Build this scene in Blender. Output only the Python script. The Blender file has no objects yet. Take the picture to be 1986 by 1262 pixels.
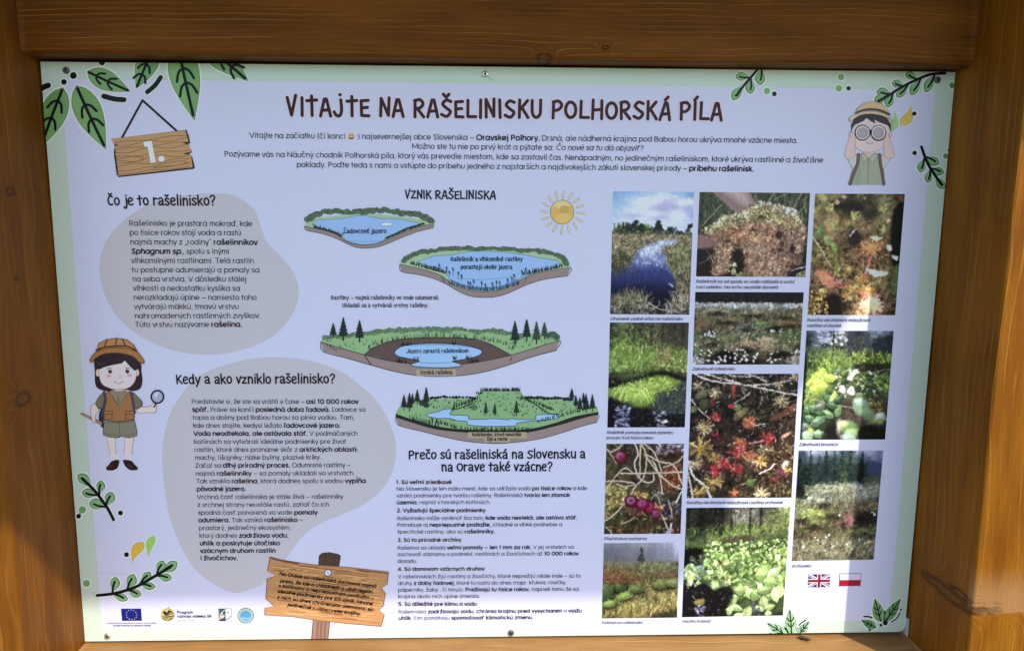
import bpy, math, random, unicodedata
import numpy as np
from mathutils import Vector, Matrix

SC = bpy.context.scene
COL = SC.collection
R = math.radians
ZC = 1.30                      # height of the panel's centre above the ground
PW, PH = 1.496, 1.0            # printed panel, metres

# ------------------------------------------------------------------ camera
CAM_R = ((0.9995414934951845, -0.02953971870734206, 0.00664889465303373),
         (0.0023983278828941245, -0.14165996464913935, -0.9899124721100167),
         (0.03018361815252414, 0.9894745370317997, -0.14152416670281767))
CAM_C = Vector((-0.02485757, -1.25630887, 0.25325897 + ZC))
FPX = 1434.0
cam_d = bpy.data.cameras.new('camera')
cam_d.sensor_width = 36.0
cam_d.lens = 36.0 * FPX / 1986.0
cam_d.clip_start = 0.02
cam_d.clip_end = 500
cam = bpy.data.objects.new('camera', cam_d)
COL.objects.link(cam)
rr = CAM_R
cam.matrix_world = Matrix(((rr[0][0], -rr[1][0], -rr[2][0], CAM_C.x),
                           (rr[0][1], -rr[1][1], -rr[2][1], CAM_C.y),
                           (rr[0][2], -rr[1][2], -rr[2][2], CAM_C.z),
                           (0, 0, 0, 1)))
SC.camera = cam

# ------------------------------------------------------------------ light
SUN_TO = Vector((0.73, -1.0, 1.31)).normalized()     # towards the sun
elev = math.asin(SUN_TO.z)
world = bpy.data.worlds.new('World')
SC.world = world
world.use_nodes = True
wn = world.node_tree.nodes
bg = wn['Background']
sky = wn.new('ShaderNodeTexSky')
sky.sky_type = 'NISHITA'
sky.sun_disc = False
sky.sun_elevation = elev
sky.sun_rotation = math.atan2(SUN_TO.x, SUN_TO.y)
sky.altitude = 650
sky.air_density = 1.0
sky.dust_density = 1.2
world.node_tree.links.new(sky.outputs[0], bg.inputs[0])
bg.inputs[1].default_value = 0.15
sl = bpy.data.lights.new('sun', 'SUN')
sl.energy = 2.0
sl.angle = R(0.53)
sl.color = (1.0, 0.965, 0.91)
sun = bpy.data.objects.new('sun', sl)
COL.objects.link(sun)
sun.rotation_euler = SUN_TO.to_track_quat('Z', 'Y').to_euler()
SC.view_settings.view_transform = 'Standard'
SC.view_settings.look = 'None'
SC.view_settings.exposure = 1.17
SC.view_settings.gamma = 1.0
SC.view_settings.use_curve_mapping = False
SC.render.engine = 'CYCLES'
SC.cycles.max_bounces = 6

# ------------------------------------------------------------------ helpers
def lin(c):
    c = np.asarray(c, float) / 255.0
    return np.where(c <= 0.04045, c / 12.92, ((c + 0.055) / 1.055) ** 2.4)

WHITE = (186, 196, 223)        # what blank board shows in the photograph's shade
def ink(c, white=WHITE):
    """printing colour (albedo) of a shown colour, relative to the blank board"""
    return np.clip(np.array((0.725, 0.70, 0.85)) * lin(c) / lin(white), 0.005, 0.88)

def tag(o, label=None, cat=None, group=None, kind=None):
    if label: o['label'] = label
    if cat: o['category'] = cat
    if group: o['group'] = group
    if kind: o['kind'] = kind
    return o

def empty(name, loc, label, cat):
    o = bpy.data.objects.new(name, None)
    o.empty_display_size = 0.1
    COL.objects.link(o)
    o.location = loc
    return tag(o, label, cat)

def rootloc(o):
    v = Vector((0, 0, 0))
    while o is not None:
        v += o.location
        o = o.parent
    return v

def mesh_obj(name, verts, faces, mats, parent=None, mat_idx=None, smooth=False):
    """verts in world coordinates; the object hangs under parent at its place"""
    off = rootloc(parent) if parent else Vector((0, 0, 0))
    va = np.asarray(verts, float) - np.array(off)
    me = bpy.data.meshes.new(name)
    me.from_pydata([tuple(v) for v in va], [], faces)
    for m in (mats if isinstance(mats, (list, tuple)) else [mats]):
        me.materials.append(m)
    if mat_idx is not None:
        me.polygons.foreach_set('material_index', mat_idx)
    if smooth:
        me.polygons.foreach_set('use_smooth', [True] * len(me.polygons))
    me.update()
    o = bpy.data.objects.new(name, me)
    COL.objects.link(o)
    if parent: o.parent = parent
    return o

def pix(x, y):
    """a point of the printed face, from where it is seen in the photograph"""
    dx, dy = (x - 993.0) / FPX, (y - 631.0) / FPX
    d = [rr[0][i] * dx + rr[1][i] * dy + rr[2][i] for i in range(3)]
    t = -CAM_C.y / d[1]
    return (CAM_C.x + t * d[0], CAM_C.z + t * d[2])

# ------------------------------------------------------------------ materials
_mats = {}
def print_mat(rgb, white=WHITE, rough=0.42):
    key = (tuple(rgb), tuple(white), rough)
    if key in _mats: return _mats[key]
    m = bpy.data.materials.new('print_%02x%02x%02x' % tuple(int(v) for v in rgb))
    m.use_nodes = True
    nt = m.node_tree
    b = nt.nodes['Principled BSDF']
    c = ink(rgb, white)
    tc = nt.nodes.new('ShaderNodeTexCoord')
    nz = nt.nodes.new('ShaderNodeTexNoise')
    nz.inputs['Scale'].default_value = 7
    nz.inputs['Detail'].default_value = 7
    nz.inputs['Roughness'].default_value = 0.62
    mp = nt.nodes.new('ShaderNodeMapRange')
    mp.inputs[3].default_value = 0.97
    mp.inputs[4].default_value = 1.025
    mx = nt.nodes.new('ShaderNodeVectorMath'); mx.operation = 'SCALE'
    mx.inputs[0].default_value = c
    nt.links.new(tc.outputs['Object'], nz.inputs['Vector'])
    nt.links.new(nz.outputs['Fac'], mp.inputs[0])
    nt.links.new(mp.outputs[0], mx.inputs['Scale'])
    nt.links.new(mx.outputs[0], b.inputs['Base Color'])
    b.inputs['Roughness'].default_value = rough
    b.inputs['Specular IOR Level'].default_value = 0.2
    _mats[key] = m
    return m

def solid_mat(name, col, rough=0.5, metal=0.0, noise=0.15, scale=30, bump=0.0):
    m = bpy.data.materials.new(name)
    m.use_nodes = True
    nt = m.node_tree
    b = nt.nodes['Principled BSDF']
    tc = nt.nodes.new('ShaderNodeTexCoord')
    nz = nt.nodes.new('ShaderNodeTexNoise')
    nz.inputs['Scale'].default_value = scale
    nz.inputs['Detail'].default_value = 5
    mp = nt.nodes.new('ShaderNodeMapRange')
    mp.inputs[3].default_value = 1 - noise
    mp.inputs[4].default_value = 1 + noise
    mx = nt.nodes.new('ShaderNodeVectorMath'); mx.operation = 'SCALE'
    mx.inputs[0].default_value = col
    nt.links.new(tc.outputs['Object'], nz.inputs['Vector'])
    nt.links.new(nz.outputs['Fac'], mp.inputs[0])
    nt.links.new(mp.outputs[0], mx.inputs['Scale'])
    nt.links.new(mx.outputs[0], b.inputs['Base Color'])
    b.inputs['Roughness'].default_value = rough
    b.inputs['Metallic'].default_value = metal
    if bump:
        bp = nt.nodes.new('ShaderNodeBump')
        bp.inputs['Strength'].default_value = bump
        bp.inputs['Distance'].default_value = 0.01
        nt.links.new(nz.outputs['Fac'], bp.inputs['Height'])
        nt.links.new(bp.outputs[0], b.inputs['Normal'])
    return m

class NG:
    """small helper to write node maths as python"""
    def __init__(s, nt): s.nt = nt
    def m(s, op, a, b=None, c=None, clamp=False):
        n = s.nt.nodes.new('ShaderNodeMath'); n.operation = op; n.use_clamp = clamp
        for i, v in enumerate((a, b, c)):
            if v is None: continue
            if isinstance(v, (int, float)): n.inputs[i].default_value = v
            else: s.nt.links.new(v, n.inputs[i])
        return n.outputs[0]
    def noise(s, x, y, z, detail=2.0, rough=0.5, dist=0.0):
        cb = s.nt.nodes.new('ShaderNodeCombineXYZ')
        for i, v in enumerate((x, y, z)):
            if isinstance(v, (int, float)): cb.inputs[i].default_value = v
            else: s.nt.links.new(v, cb.inputs[i])
        n = s.nt.nodes.new('ShaderNodeTexNoise')
        n.inputs['Scale'].default_value = 1.0
        n.inputs['Detail'].default_value = detail
        n.inputs['Roughness'].default_value = rough
        n.inputs['Distortion'].default_value = dist
        s.nt.links.new(cb.outputs[0], n.inputs['Vector'])
        return n.outputs['Fac']
    def smooth(s, v, a, b):
        n = s.nt.nodes.new('ShaderNodeMapRange'); n.interpolation_type = 'SMOOTHSTEP'
        s.nt.links.new(v, n.inputs[0])
        n.inputs[1].default_value = a; n.inputs[2].default_value = b
        return n.outputs[0]
    def mix(s, f, a, b):
        n = s.nt.nodes.new('ShaderNodeMix'); n.data_type = 'RGBA'
        if isinstance(f, (int, float)): n.inputs[0].default_value = f
        else: s.nt.links.new(f, n.inputs[0])
        for i, v in ((6, a), (7, b)):
            if isinstance(v, tuple): n.inputs[i].default_value = (*v, 1)
            else: s.nt.links.new(v, n.inputs[i])
        return n.outputs[2]

def wood_mat(name, axis, pith, knots=(), base=(0.27, 0.115, 0.026), light=(0.46, 0.235, 0.075),
             dark=(0.15, 0.055, 0.012), period=0.012, seed=0.0, raw=(), rough=0.42, wav=1.0, lines=0.75):
    """solid pine: year rings round a pith line, fine fibres, knots (along, across-pair, radius...)"""
    mt = bpy.data.materials.new(name)
    mt.use_nodes = True
    nt = mt.node_tree
    g = NG(nt)
    b = nt.nodes['Principled BSDF']
    tc = nt.nodes.new('ShaderNodeTexCoord')
    sp = nt.nodes.new('ShaderNodeSeparateXYZ')
    nt.links.new(tc.outputs['Object'], sp.inputs[0])
    o = {'X': sp.outputs[0], 'Y': sp.outputs[1], 'Z': sp.outputs[2]}
    al = o[axis]
    ac = [k for k in 'XYZ' if k != axis]
    p, q = o[ac[0]], o[ac[1]]
    dp, dq = g.m('SUBTRACT', p, pith[0]), g.m('SUBTRACT', q, pith[1])
    r = g.m('SQRT', g.m('ADD', g.m('MULTIPLY', dp, dp), g.m('MULTIPLY', dq, dq)))
    n1 = g.noise(g.m('MULTIPLY', al, 2.2), g.m('MULTIPLY_ADD', p, 6.0, seed), g.m('MULTIPLY', q, 6.0), 2.0)
    n2 = g.noise(g.m('MULTIPLY', al, 9.0), g.m('MULTIPLY_ADD', p, 30.0, seed), g.m('MULTIPLY', q, 30.0), 2.0)
    rg = g.m('DIVIDE', r, period)
    rg = g.m('ADD', rg, g.m('MULTIPLY', n1, 5.0 * wav))
    rg = g.m('ADD', rg, g.m('MULTIPLY', n2, 0.55))
    kmask = None
    kcore = None
    for (ka, kp, kq, ra, rb, depth) in knots:
        u = g.m('DIVIDE', g.m('SUBTRACT', al, ka), ra)
        v = g.m('DIVIDE', g.m('SUBTRACT', p, kp), rb)
        w = g.m('DIVIDE', g.m('SUBTRACT', q, kq), depth)
        wob = g.m('MULTIPLY', g.m('SUBTRACT', g.noise(g.m('MULTIPLY', al, 70), g.m('MULTIPLY', p, 70), g.m('MULTIPLY', q, 70), 3), 0.5), 1.1)
        d = g.m('ADD', g.m('SQRT', g.m('ADD', g.m('ADD', g.m('MULTIPLY', u, u), g.m('MULTIPLY', v, v)), g.m('MULTIPLY', w, w))), wob)
        rg = g.m('ADD', rg, g.m('MULTIPLY', g.m('POWER', 2.718, g.m('MULTIPLY', g.m('MULTIPLY', d, d), -0.16)), 2.6))
        core = g.m('SUBTRACT', 1.0, g.smooth(d, 0.75, 1.15))
        rim = g.m('MULTIPLY', g.smooth(d, 0.6, 1.0), g.m('SUBTRACT', 1.0, g.smooth(d, 1.0, 1.7)))
        kmask = rim if kmask is None else g.m('MAXIMUM', kmask, rim)
        kcore = core if kcore is None else g.m('MAXIMUM', kcore, core)
    fr = g.m('FRACT', rg)
    line = g.m('MULTIPLY', g.smooth(fr, 0.66, 0.88), g.m('SUBTRACT', 1.0, g.smooth(fr, 0.90, 0.97)))
    fade = g.smooth(g.noise(g.m('MULTIPLY', al, 5.0), g.m('MULTIPLY_ADD', p, 40.0, seed + 7), g.m('MULTIPLY', q, 40.0), 3), 0.36, 0.70)
    line = g.m('MULTIPLY', line, fade)
    fib = g.noise(g.m('MULTIPLY', al, 14.0), g.m('MULTIPLY_ADD', p, 700.0, seed), g.m('MULTIPLY', q, 700.0), 3, 0.6)
    tone = g.noise(g.m('MULTIPLY', al, 4.0), g.m('MULTIPLY_ADD', p, 22.0, seed + 3), g.m('MULTIPLY', q, 22.0), 4, 0.55)
    c = g.mix(g.smooth(tone, 0.30, 0.72), dark, base)
    relief_shade = g.m('MULTIPLY', g.m('SUBTRACT', 1.0, g.smooth(fr, 0.0, 0.26)), fade)  # shade of the raised grain put into the colour beside each line
    c = g.mix(g.m('MULTIPLY', relief_shade, 0.6 * lines), c, tuple(v * 0.62 for v in dark))
    c = g.mix(g.m('MULTIPLY', line, lines), c, light)
    # fine pores, drawn along the grain
    pore = g.m('MULTIPLY', g.smooth(g.noise(g.m('MULTIPLY', al, 45.0), g.m('MULTIPLY_ADD', p, 900.0, seed), g.m('MULTIPLY', q, 900.0), 1), 0.66, 0.75), 0.45)
    c = g.mix(pore, c, dark)
    crack = g.smooth(g.noise(g.m('MULTIPLY', al, 3.2), g.m('MULTIPLY_ADD', p, 210.0, seed + 11), g.m('MULTIPLY', q, 210.0), 2), 0.735, 0.775)
    c = g.mix(g.m('MULTIPLY', crack, 0.8), c, (0.03, 0.012, 0.003))
    sc = nt.nodes.new('ShaderNodeVectorMath'); sc.operation = 'SCALE'
    nt.links.new(c, sc.inputs[0])
    nt.links.new(g.m('MULTIPLY_ADD', fib, 0.8, 0.6), sc.inputs['Scale'])
    c = sc.outputs[0]
    for (box, colr) in raw:                       # patches of pale rough wood with an edge of their own
        mk = None
        for ax, lo, hi, soft in box:
            wv = g.m('ADD', o[ax], g.m('MULTIPLY', g.m('SUBTRACT', n2, 0.5), 0.02))
            f = g.m('MULTIPLY', g.smooth(wv, lo - 0.003, lo), g.m('SUBTRACT', 1.0, g.smooth(wv, hi, hi + soft)))
            mk = f if mk is None else g.m('MULTIPLY', mk, f)
        c = g.mix(g.m('MULTIPLY', mk, 0.65), c, colr)
    hgt = g.m('MULTIPLY_ADD', line, 0.55, g.m('MULTIPLY', fib, 0.45))
    hgt = g.m('SUBTRACT', hgt, g.m('MULTIPLY', crack, 1.2))
    if kmask is not None:
        c = g.mix(g.m('MULTIPLY', kcore, 0.5), c, (0.13, 0.055, 0.018))
        c = g.mix(g.m('MULTIPLY', kmask, 0.6), c, (0.045, 0.016, 0.005))
        hgt = g.m('SUBTRACT', hgt, g.m('MULTIPLY', kmask, 1.3))
    nt.links.new(c, b.inputs['Base Color'])
    b.inputs['Roughness'].default_value = rough
    b.inputs['Specular IOR Level'].default_value = 0.08
    bp = nt.nodes.new('ShaderNodeBump')
    bp.inputs['Strength'].default_value = 0.85
    bp.inputs['Distance'].default_value = 0.0020
    nt.links.new(hgt, bp.inputs['Height'])
    nt.links.new(bp.outputs[0], b.inputs['Normal'])
    return mt

def rounded_bar(name, x0, x1, y0, y1, z0, z1, rad, mat, parent, axis, seg=5, wob=0.0012, seed=1, n=60):
    """a squared timber with eased arrises along its length and hand-planed unevenness"""
    rnd = np.random.default_rng(seed)
    if axis == 'Z': a0, a1, p0, p1, q0, q1 = z0, z1, x0, x1, y0, y1
    else: a0, a1, p0, p1, q0, q1 = x0, x1, y0, y1, z0, z1
    prof = []
    for cx, cy, s in ((p1 - rad, q1 - rad, 0), (p0 + rad, q1 - rad, 90), (p0 + rad, q0 + rad, 180), (p1 - rad, q0 + rad, 270)):
        for k in range(seg + 1):
            a = R(s + 90 * k / seg)
            prof.append((cx + rad * math.cos(a), cy + rad * math.sin(a)))
    k = len(prof)
    ph = rnd.uniform(0, 6.28, (4, 2)); fr_ = rnd.uniform(3, 11, (4, 2))
    verts, faces = [], []
    for i in range(n + 1):
        a = a0 + (a1 - a0) * i / n
        for j, (p, q) in enumerate(prof):
            cidx = j // (seg + 1)
            dp = wob * math.sin(fr_[cidx, 0] * a + ph[cidx, 0]) * 0.6
            dq = wob * math.sin(fr_[cidx, 1] * a + ph[cidx, 1]) * 0.6
            P = (p + dp, q + dq)
            verts.append((P[0], P[1], a) if axis == 'Z' else (a, P[0], P[1]))
    for i in range(n):
        for j in range(k):
            j2 = (j + 1) % k
            faces.append((i * k + j, i * k + j2, (i + 1) * k + j2, (i + 1) * k + j))
    faces.append(tuple(range(k)))
    faces.append(tuple(reversed(range(n * k, (n + 1) * k))))
    o = mesh_obj(name, verts, faces, mat, parent)
    me = o.data
    me.polygons.foreach_set('use_smooth', [len(f.vertices) == 4 for f in me.polygons])
    return o

# ------------------------------------------------------------------ the board's timber frame
frame = empty('timber_frame', (0, 0, 0), 'amber stained pine frame of two thick posts, top beam and sill around the printed panel', 'frame')
RZ = ZC + 1.675
HW = PW / 2 + 0.003
# object coordinates of the frame's parts are world coordinates (frame stands at the origin)
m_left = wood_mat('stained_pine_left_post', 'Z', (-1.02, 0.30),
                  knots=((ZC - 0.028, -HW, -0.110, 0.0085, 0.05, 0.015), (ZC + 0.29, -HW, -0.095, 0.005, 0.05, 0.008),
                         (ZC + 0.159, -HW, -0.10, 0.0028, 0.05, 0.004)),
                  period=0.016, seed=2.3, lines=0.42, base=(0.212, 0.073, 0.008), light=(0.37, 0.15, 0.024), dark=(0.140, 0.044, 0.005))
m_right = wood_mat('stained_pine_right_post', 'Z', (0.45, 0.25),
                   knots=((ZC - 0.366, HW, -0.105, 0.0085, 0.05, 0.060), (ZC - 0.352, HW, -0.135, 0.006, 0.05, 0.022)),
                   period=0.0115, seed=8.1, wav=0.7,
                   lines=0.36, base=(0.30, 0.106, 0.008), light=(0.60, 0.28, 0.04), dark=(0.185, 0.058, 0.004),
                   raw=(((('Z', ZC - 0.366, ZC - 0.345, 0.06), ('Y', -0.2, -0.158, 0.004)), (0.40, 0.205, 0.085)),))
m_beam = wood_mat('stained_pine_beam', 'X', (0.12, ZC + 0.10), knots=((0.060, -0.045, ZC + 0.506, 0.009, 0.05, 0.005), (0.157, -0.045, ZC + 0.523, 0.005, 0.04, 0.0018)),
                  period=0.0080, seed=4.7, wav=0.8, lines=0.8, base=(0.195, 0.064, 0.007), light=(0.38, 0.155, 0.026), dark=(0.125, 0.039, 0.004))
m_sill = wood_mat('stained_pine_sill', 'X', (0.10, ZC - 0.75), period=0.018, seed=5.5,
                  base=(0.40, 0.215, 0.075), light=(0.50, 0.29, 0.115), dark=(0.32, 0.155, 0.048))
m_roof = wood_mat('roof_boards', 'X', (0.3, 4.0), period=0.02, seed=1.5)
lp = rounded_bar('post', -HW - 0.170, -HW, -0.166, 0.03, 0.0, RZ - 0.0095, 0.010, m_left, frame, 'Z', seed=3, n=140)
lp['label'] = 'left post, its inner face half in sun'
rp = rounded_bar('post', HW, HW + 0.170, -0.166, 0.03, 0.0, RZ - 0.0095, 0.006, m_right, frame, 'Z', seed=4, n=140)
rp['label'] = 'right post, sunlit in front with a torn knot on its shaded inner face'
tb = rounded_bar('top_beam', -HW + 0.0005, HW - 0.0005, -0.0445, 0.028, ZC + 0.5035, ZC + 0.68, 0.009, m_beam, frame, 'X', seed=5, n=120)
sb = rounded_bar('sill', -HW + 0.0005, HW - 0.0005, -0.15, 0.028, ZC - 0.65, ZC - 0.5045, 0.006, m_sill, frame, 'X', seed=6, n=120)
m_back = solid_mat('dark_backing_board', (0.03, 0.02, 0.014), 0.8)
def box(name, x0, x1, y0, y1, z0, z1, mat, parent=None):
    v = [(x, y, z) for x in (x0, x1) for y in (y0, y1) for z in (z0, z1)]
    f = [(0, 1, 3, 2), (4, 6, 7, 5), (0, 4, 5, 1), (2, 3, 7, 6), (0, 2, 6, 4), (1, 5, 7, 3)]
    return mesh_obj(name, v, f, mat, parent)
box('backing_board', -HW - 0.02, HW + 0.02, 0.031, 0.045, ZC - 0.55, ZC + 0.55, m_back, frame)
box('shade_board', -1.0, 1.0, -0.45, 0.05, ZC + 0.745, ZC + 0.765, m_roof, frame)  # unseen board added to keep skylight off the beam and panel top
# roof: boards on the posts; its front eave and right verge cast the shade on the panel
RZ = ZC + 1.675
rf = box("roof", -1.15, 1.475, -1.60, 0.40, RZ - 0.009, RZ + 0.02, m_roof, frame)
# ------------------------------------------------------------------ flat print: polygons, ribbons, lettering
CORN = [(78, 120), (1853, 140), (1754, 1224), (165, 1243)]      # the panel's corners
LV = 0.00015
def clip_poly(pts):
    out = pts
    for i in range(4):
        ax, ay = CORN[i]; bx, by = CORN[(i + 1) % 4]
        src, out = out, []
        side = lambda p: (bx - ax) * (p[1] - ay) - (by - ay) * (p[0] - ax)
        for j in range(len(src)):
            p, q = src[j], src[(j + 1) % len(src)]
            sp_, sq = side(p), side(q)
            if sp_ >= 0: out.append(p)
            if (sp_ >= 0) != (sq >= 0):
                t = sp_ / (sp_ - sq)
                out.append((p[0] + t * (q[0] - p[0]), p[1] + t * (q[1] - p[1])))
        if not out: return []
    return out

def catmull(pts, n=6, closed=False):
    m = len(pts)
    if m < 3: return list(pts)
    g = (lambda i: pts[i % m]) if closed else (lambda i: pts[max(0, min(m - 1, i))])
    out = []
    for i in range(m if closed else m - 1):
        p0, p1, p2, p3 = g(i - 1), g(i), g(i + 1), g(i + 2)
        for k in range(n):
            t = k / n
            out.append(tuple(0.5 * (2 * p1[d] + (p2[d] - p0[d]) * t + (2 * p0[d] - 5 * p1[d] + 4 * p2[d] - p3[d]) * t * t
                                    + (3 * p1[d] - p0[d] - 3 * p2[d] + p3[d]) * t ** 3) for d in (0, 1)))
    if not closed: out.append(tuple(pts[-1]))
    return out

def ribbon(pts, w, closed=False, rnd=True, taper=None):
    """strip polygons along a 2-D path: quads plus round ends"""
    P = [pts[0]]
    for p in pts[1:]:
        if math.hypot(p[0] - P[-1][0], p[1] - P[-1][1]) > 1e-6: P.append(p)
    if closed and math.hypot(P[0][0] - P[-1][0], P[0][1] - P[-1][1]) < 1e-6: P.pop()
    n = len(P)
    if n < 2: return []
    if not closed and taper is None:
        for i in range(1, n - 1):                      # sharp corners: two limbs with a round joint
            a1 = math.atan2(P[i][1] - P[i - 1][1], P[i][0] - P[i - 1][0]); a2 = math.atan2(P[i + 1][1] - P[i][1], P[i + 1][0] - P[i][0])
            if abs((a2 - a1 + math.pi) % (2 * math.pi) - math.pi) > 0.85:
                return ribbon(P[:i + 1], w, False, rnd) + ribbon(P[i:], w, False, rnd) + [[(P[i][0] + w / 2 * math.cos(k * math.pi / 6), P[i][1] + w / 2 * math.sin(k * math.pi / 6)) for k in range(12)]]
    L, Rr = [], []
    for i in range(n):
        a = P[(i - 1) % n] if (closed or i > 0) else P[i]
        c = P[(i + 1) % n] if (closed or i < n - 1) else P[i]
        d1 = (P[i][0] - a[0], P[i][1] - a[1]); d2 = (c[0] - P[i][0], c[1] - P[i][1])
        l1 = math.hypot(*d1); l2 = math.hypot(*d2)
        if l1 < 1e-9: d1, l1 = d2, l2
        if l2 < 1e-9: d2, l2 = d1, l1
        n1 = (-d1[1] / l1, d1[0] / l1); n2 = (-d2[1] / l2, d2[0] / l2)
        mx, my = n1[0] + n2[0], n1[1] + n2[1]
        ml = math.hypot(mx, my)
        if ml < 0.3: mx, my, k = n1[0], n1[1], 1.0
        else:
            mx, my = mx / ml, my / ml
            k = min(1.6, 1.0 / max(0.2, mx * n1[0] + my * n1[1]))
        ww = w if taper is None else w * (taper[0] + (taper[1] - taper[0]) * i / (n - 1))
        L.append((P[i][0] + mx * k * ww / 2, P[i][1] + my * k * ww / 2))
        Rr.append((P[i][0] - mx * k * ww / 2, P[i][1] - my * k * ww / 2))
    polys = []
    for i in range(n if closed else n - 1):
        j = (i + 1) % n
        polys.append([L[i], L[j], Rr[j], Rr[i]])
    if rnd and not closed:
        for e, q in ((0, 1), (n - 1, n - 2)):
            ang = math.atan2(L[e][1] - P[e][1], L[e][0] - P[e][0])
            out = math.atan2(P[e][1] - P[q][1], P[e][0] - P[q][0])
            sg = 1 if math.sin(out - ang) > 0 else -1
            rad = math.hypot(L[e][0] - P[e][0], L[e][1] - P[e][1])
            polys.append([(P[e][0] + rad * math.cos(ang + sg * math.pi * k / 6), P[e][1] + rad * math.sin(ang + sg * math.pi * k / 6)) for k in range(7)])
    return polys

class Ink:
    """collects flat shapes given in photograph pixels (or an enlarged frame of them) and lays them on the panel"""
    def __init__(s, f=(0, 0, 1), lvl=2.0, clip=False, white=WHITE):
        s.f = f; s.lvl = lvl; s.clip = clip; s.white = white
        s.v, s.fc, s.mi, s.cols, s.k = [], [], [], [], 0
    def ci(s, c):
        c = tuple(c)
        if c not in s.cols: s.cols.append(c)
        return s.cols.index(c)
    def raw(s, polys, col, lvl=None):
        """polys in photograph pixels"""
        lvl = s.lvl if lvl is None else lvl
        ci = s.ci(col)
        for p in polys:
            s.k = (s.k + 1) % 71
            y = -0.0004 - lvl * LV - s.k * 2e-6
            if s.clip: p = clip_poly(p)
            if len(p) < 3: continue
            b = len(s.v)
            for q in p:
                X, Z = pix(*q)
                s.v.append((X, y, Z))
            s.fc.append(tuple(range(b, b + len(p)))); s.mi.append(ci)
    def tx(s, pts):
        ox, oy, k = s.f
        return [(ox + p[0] / k, oy + p[1] / k) for p in pts]
    def poly(s, pts, col, lvl=None, sm=False, n=5):
        p = s.tx(pts)
        if sm: p = catmull(p, n, True)
        s.raw([p], col, lvl); return s
    def line(s, pts, w, col, lvl=None, sm=True, closed=False, taper=None):
        p = s.tx(pts)
        if sm: p = catmull(p, 5, closed)
        for q in ribbon(p, w / s.f[2], closed, True, taper): s.raw([q], col, lvl)
        return s
    def ell(s, cx, cy, rx, ry, col, lvl=None, rot=0, n=28):
        ca, sa = math.cos(rot), math.sin(rot)
        s.poly([(cx + rx * math.cos(t) * ca - ry * math.sin(t) * sa, cy + rx * math.cos(t) * sa + ry * math.sin(t) * ca)
                for t in [2 * math.pi * i / n for i in range(n)]], col, lvl); return s
    def ring(s, cx, cy, rx, ry, w, col, lvl=None, n=30):
        s.line([(cx + rx * math.cos(2 * math.pi * i / n), cy + ry * math.sin(2 * math.pi * i / n)) for i in range(n)], w, col, lvl, False, True); return s
    def build(s, name, parent, label=None):
        if not s.fc: return None
        o = mesh_obj(name, s.v, s.fc, [print_mat(c, s.white) for c in s.cols], parent, s.mi)
        return tag(o, label)

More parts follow.
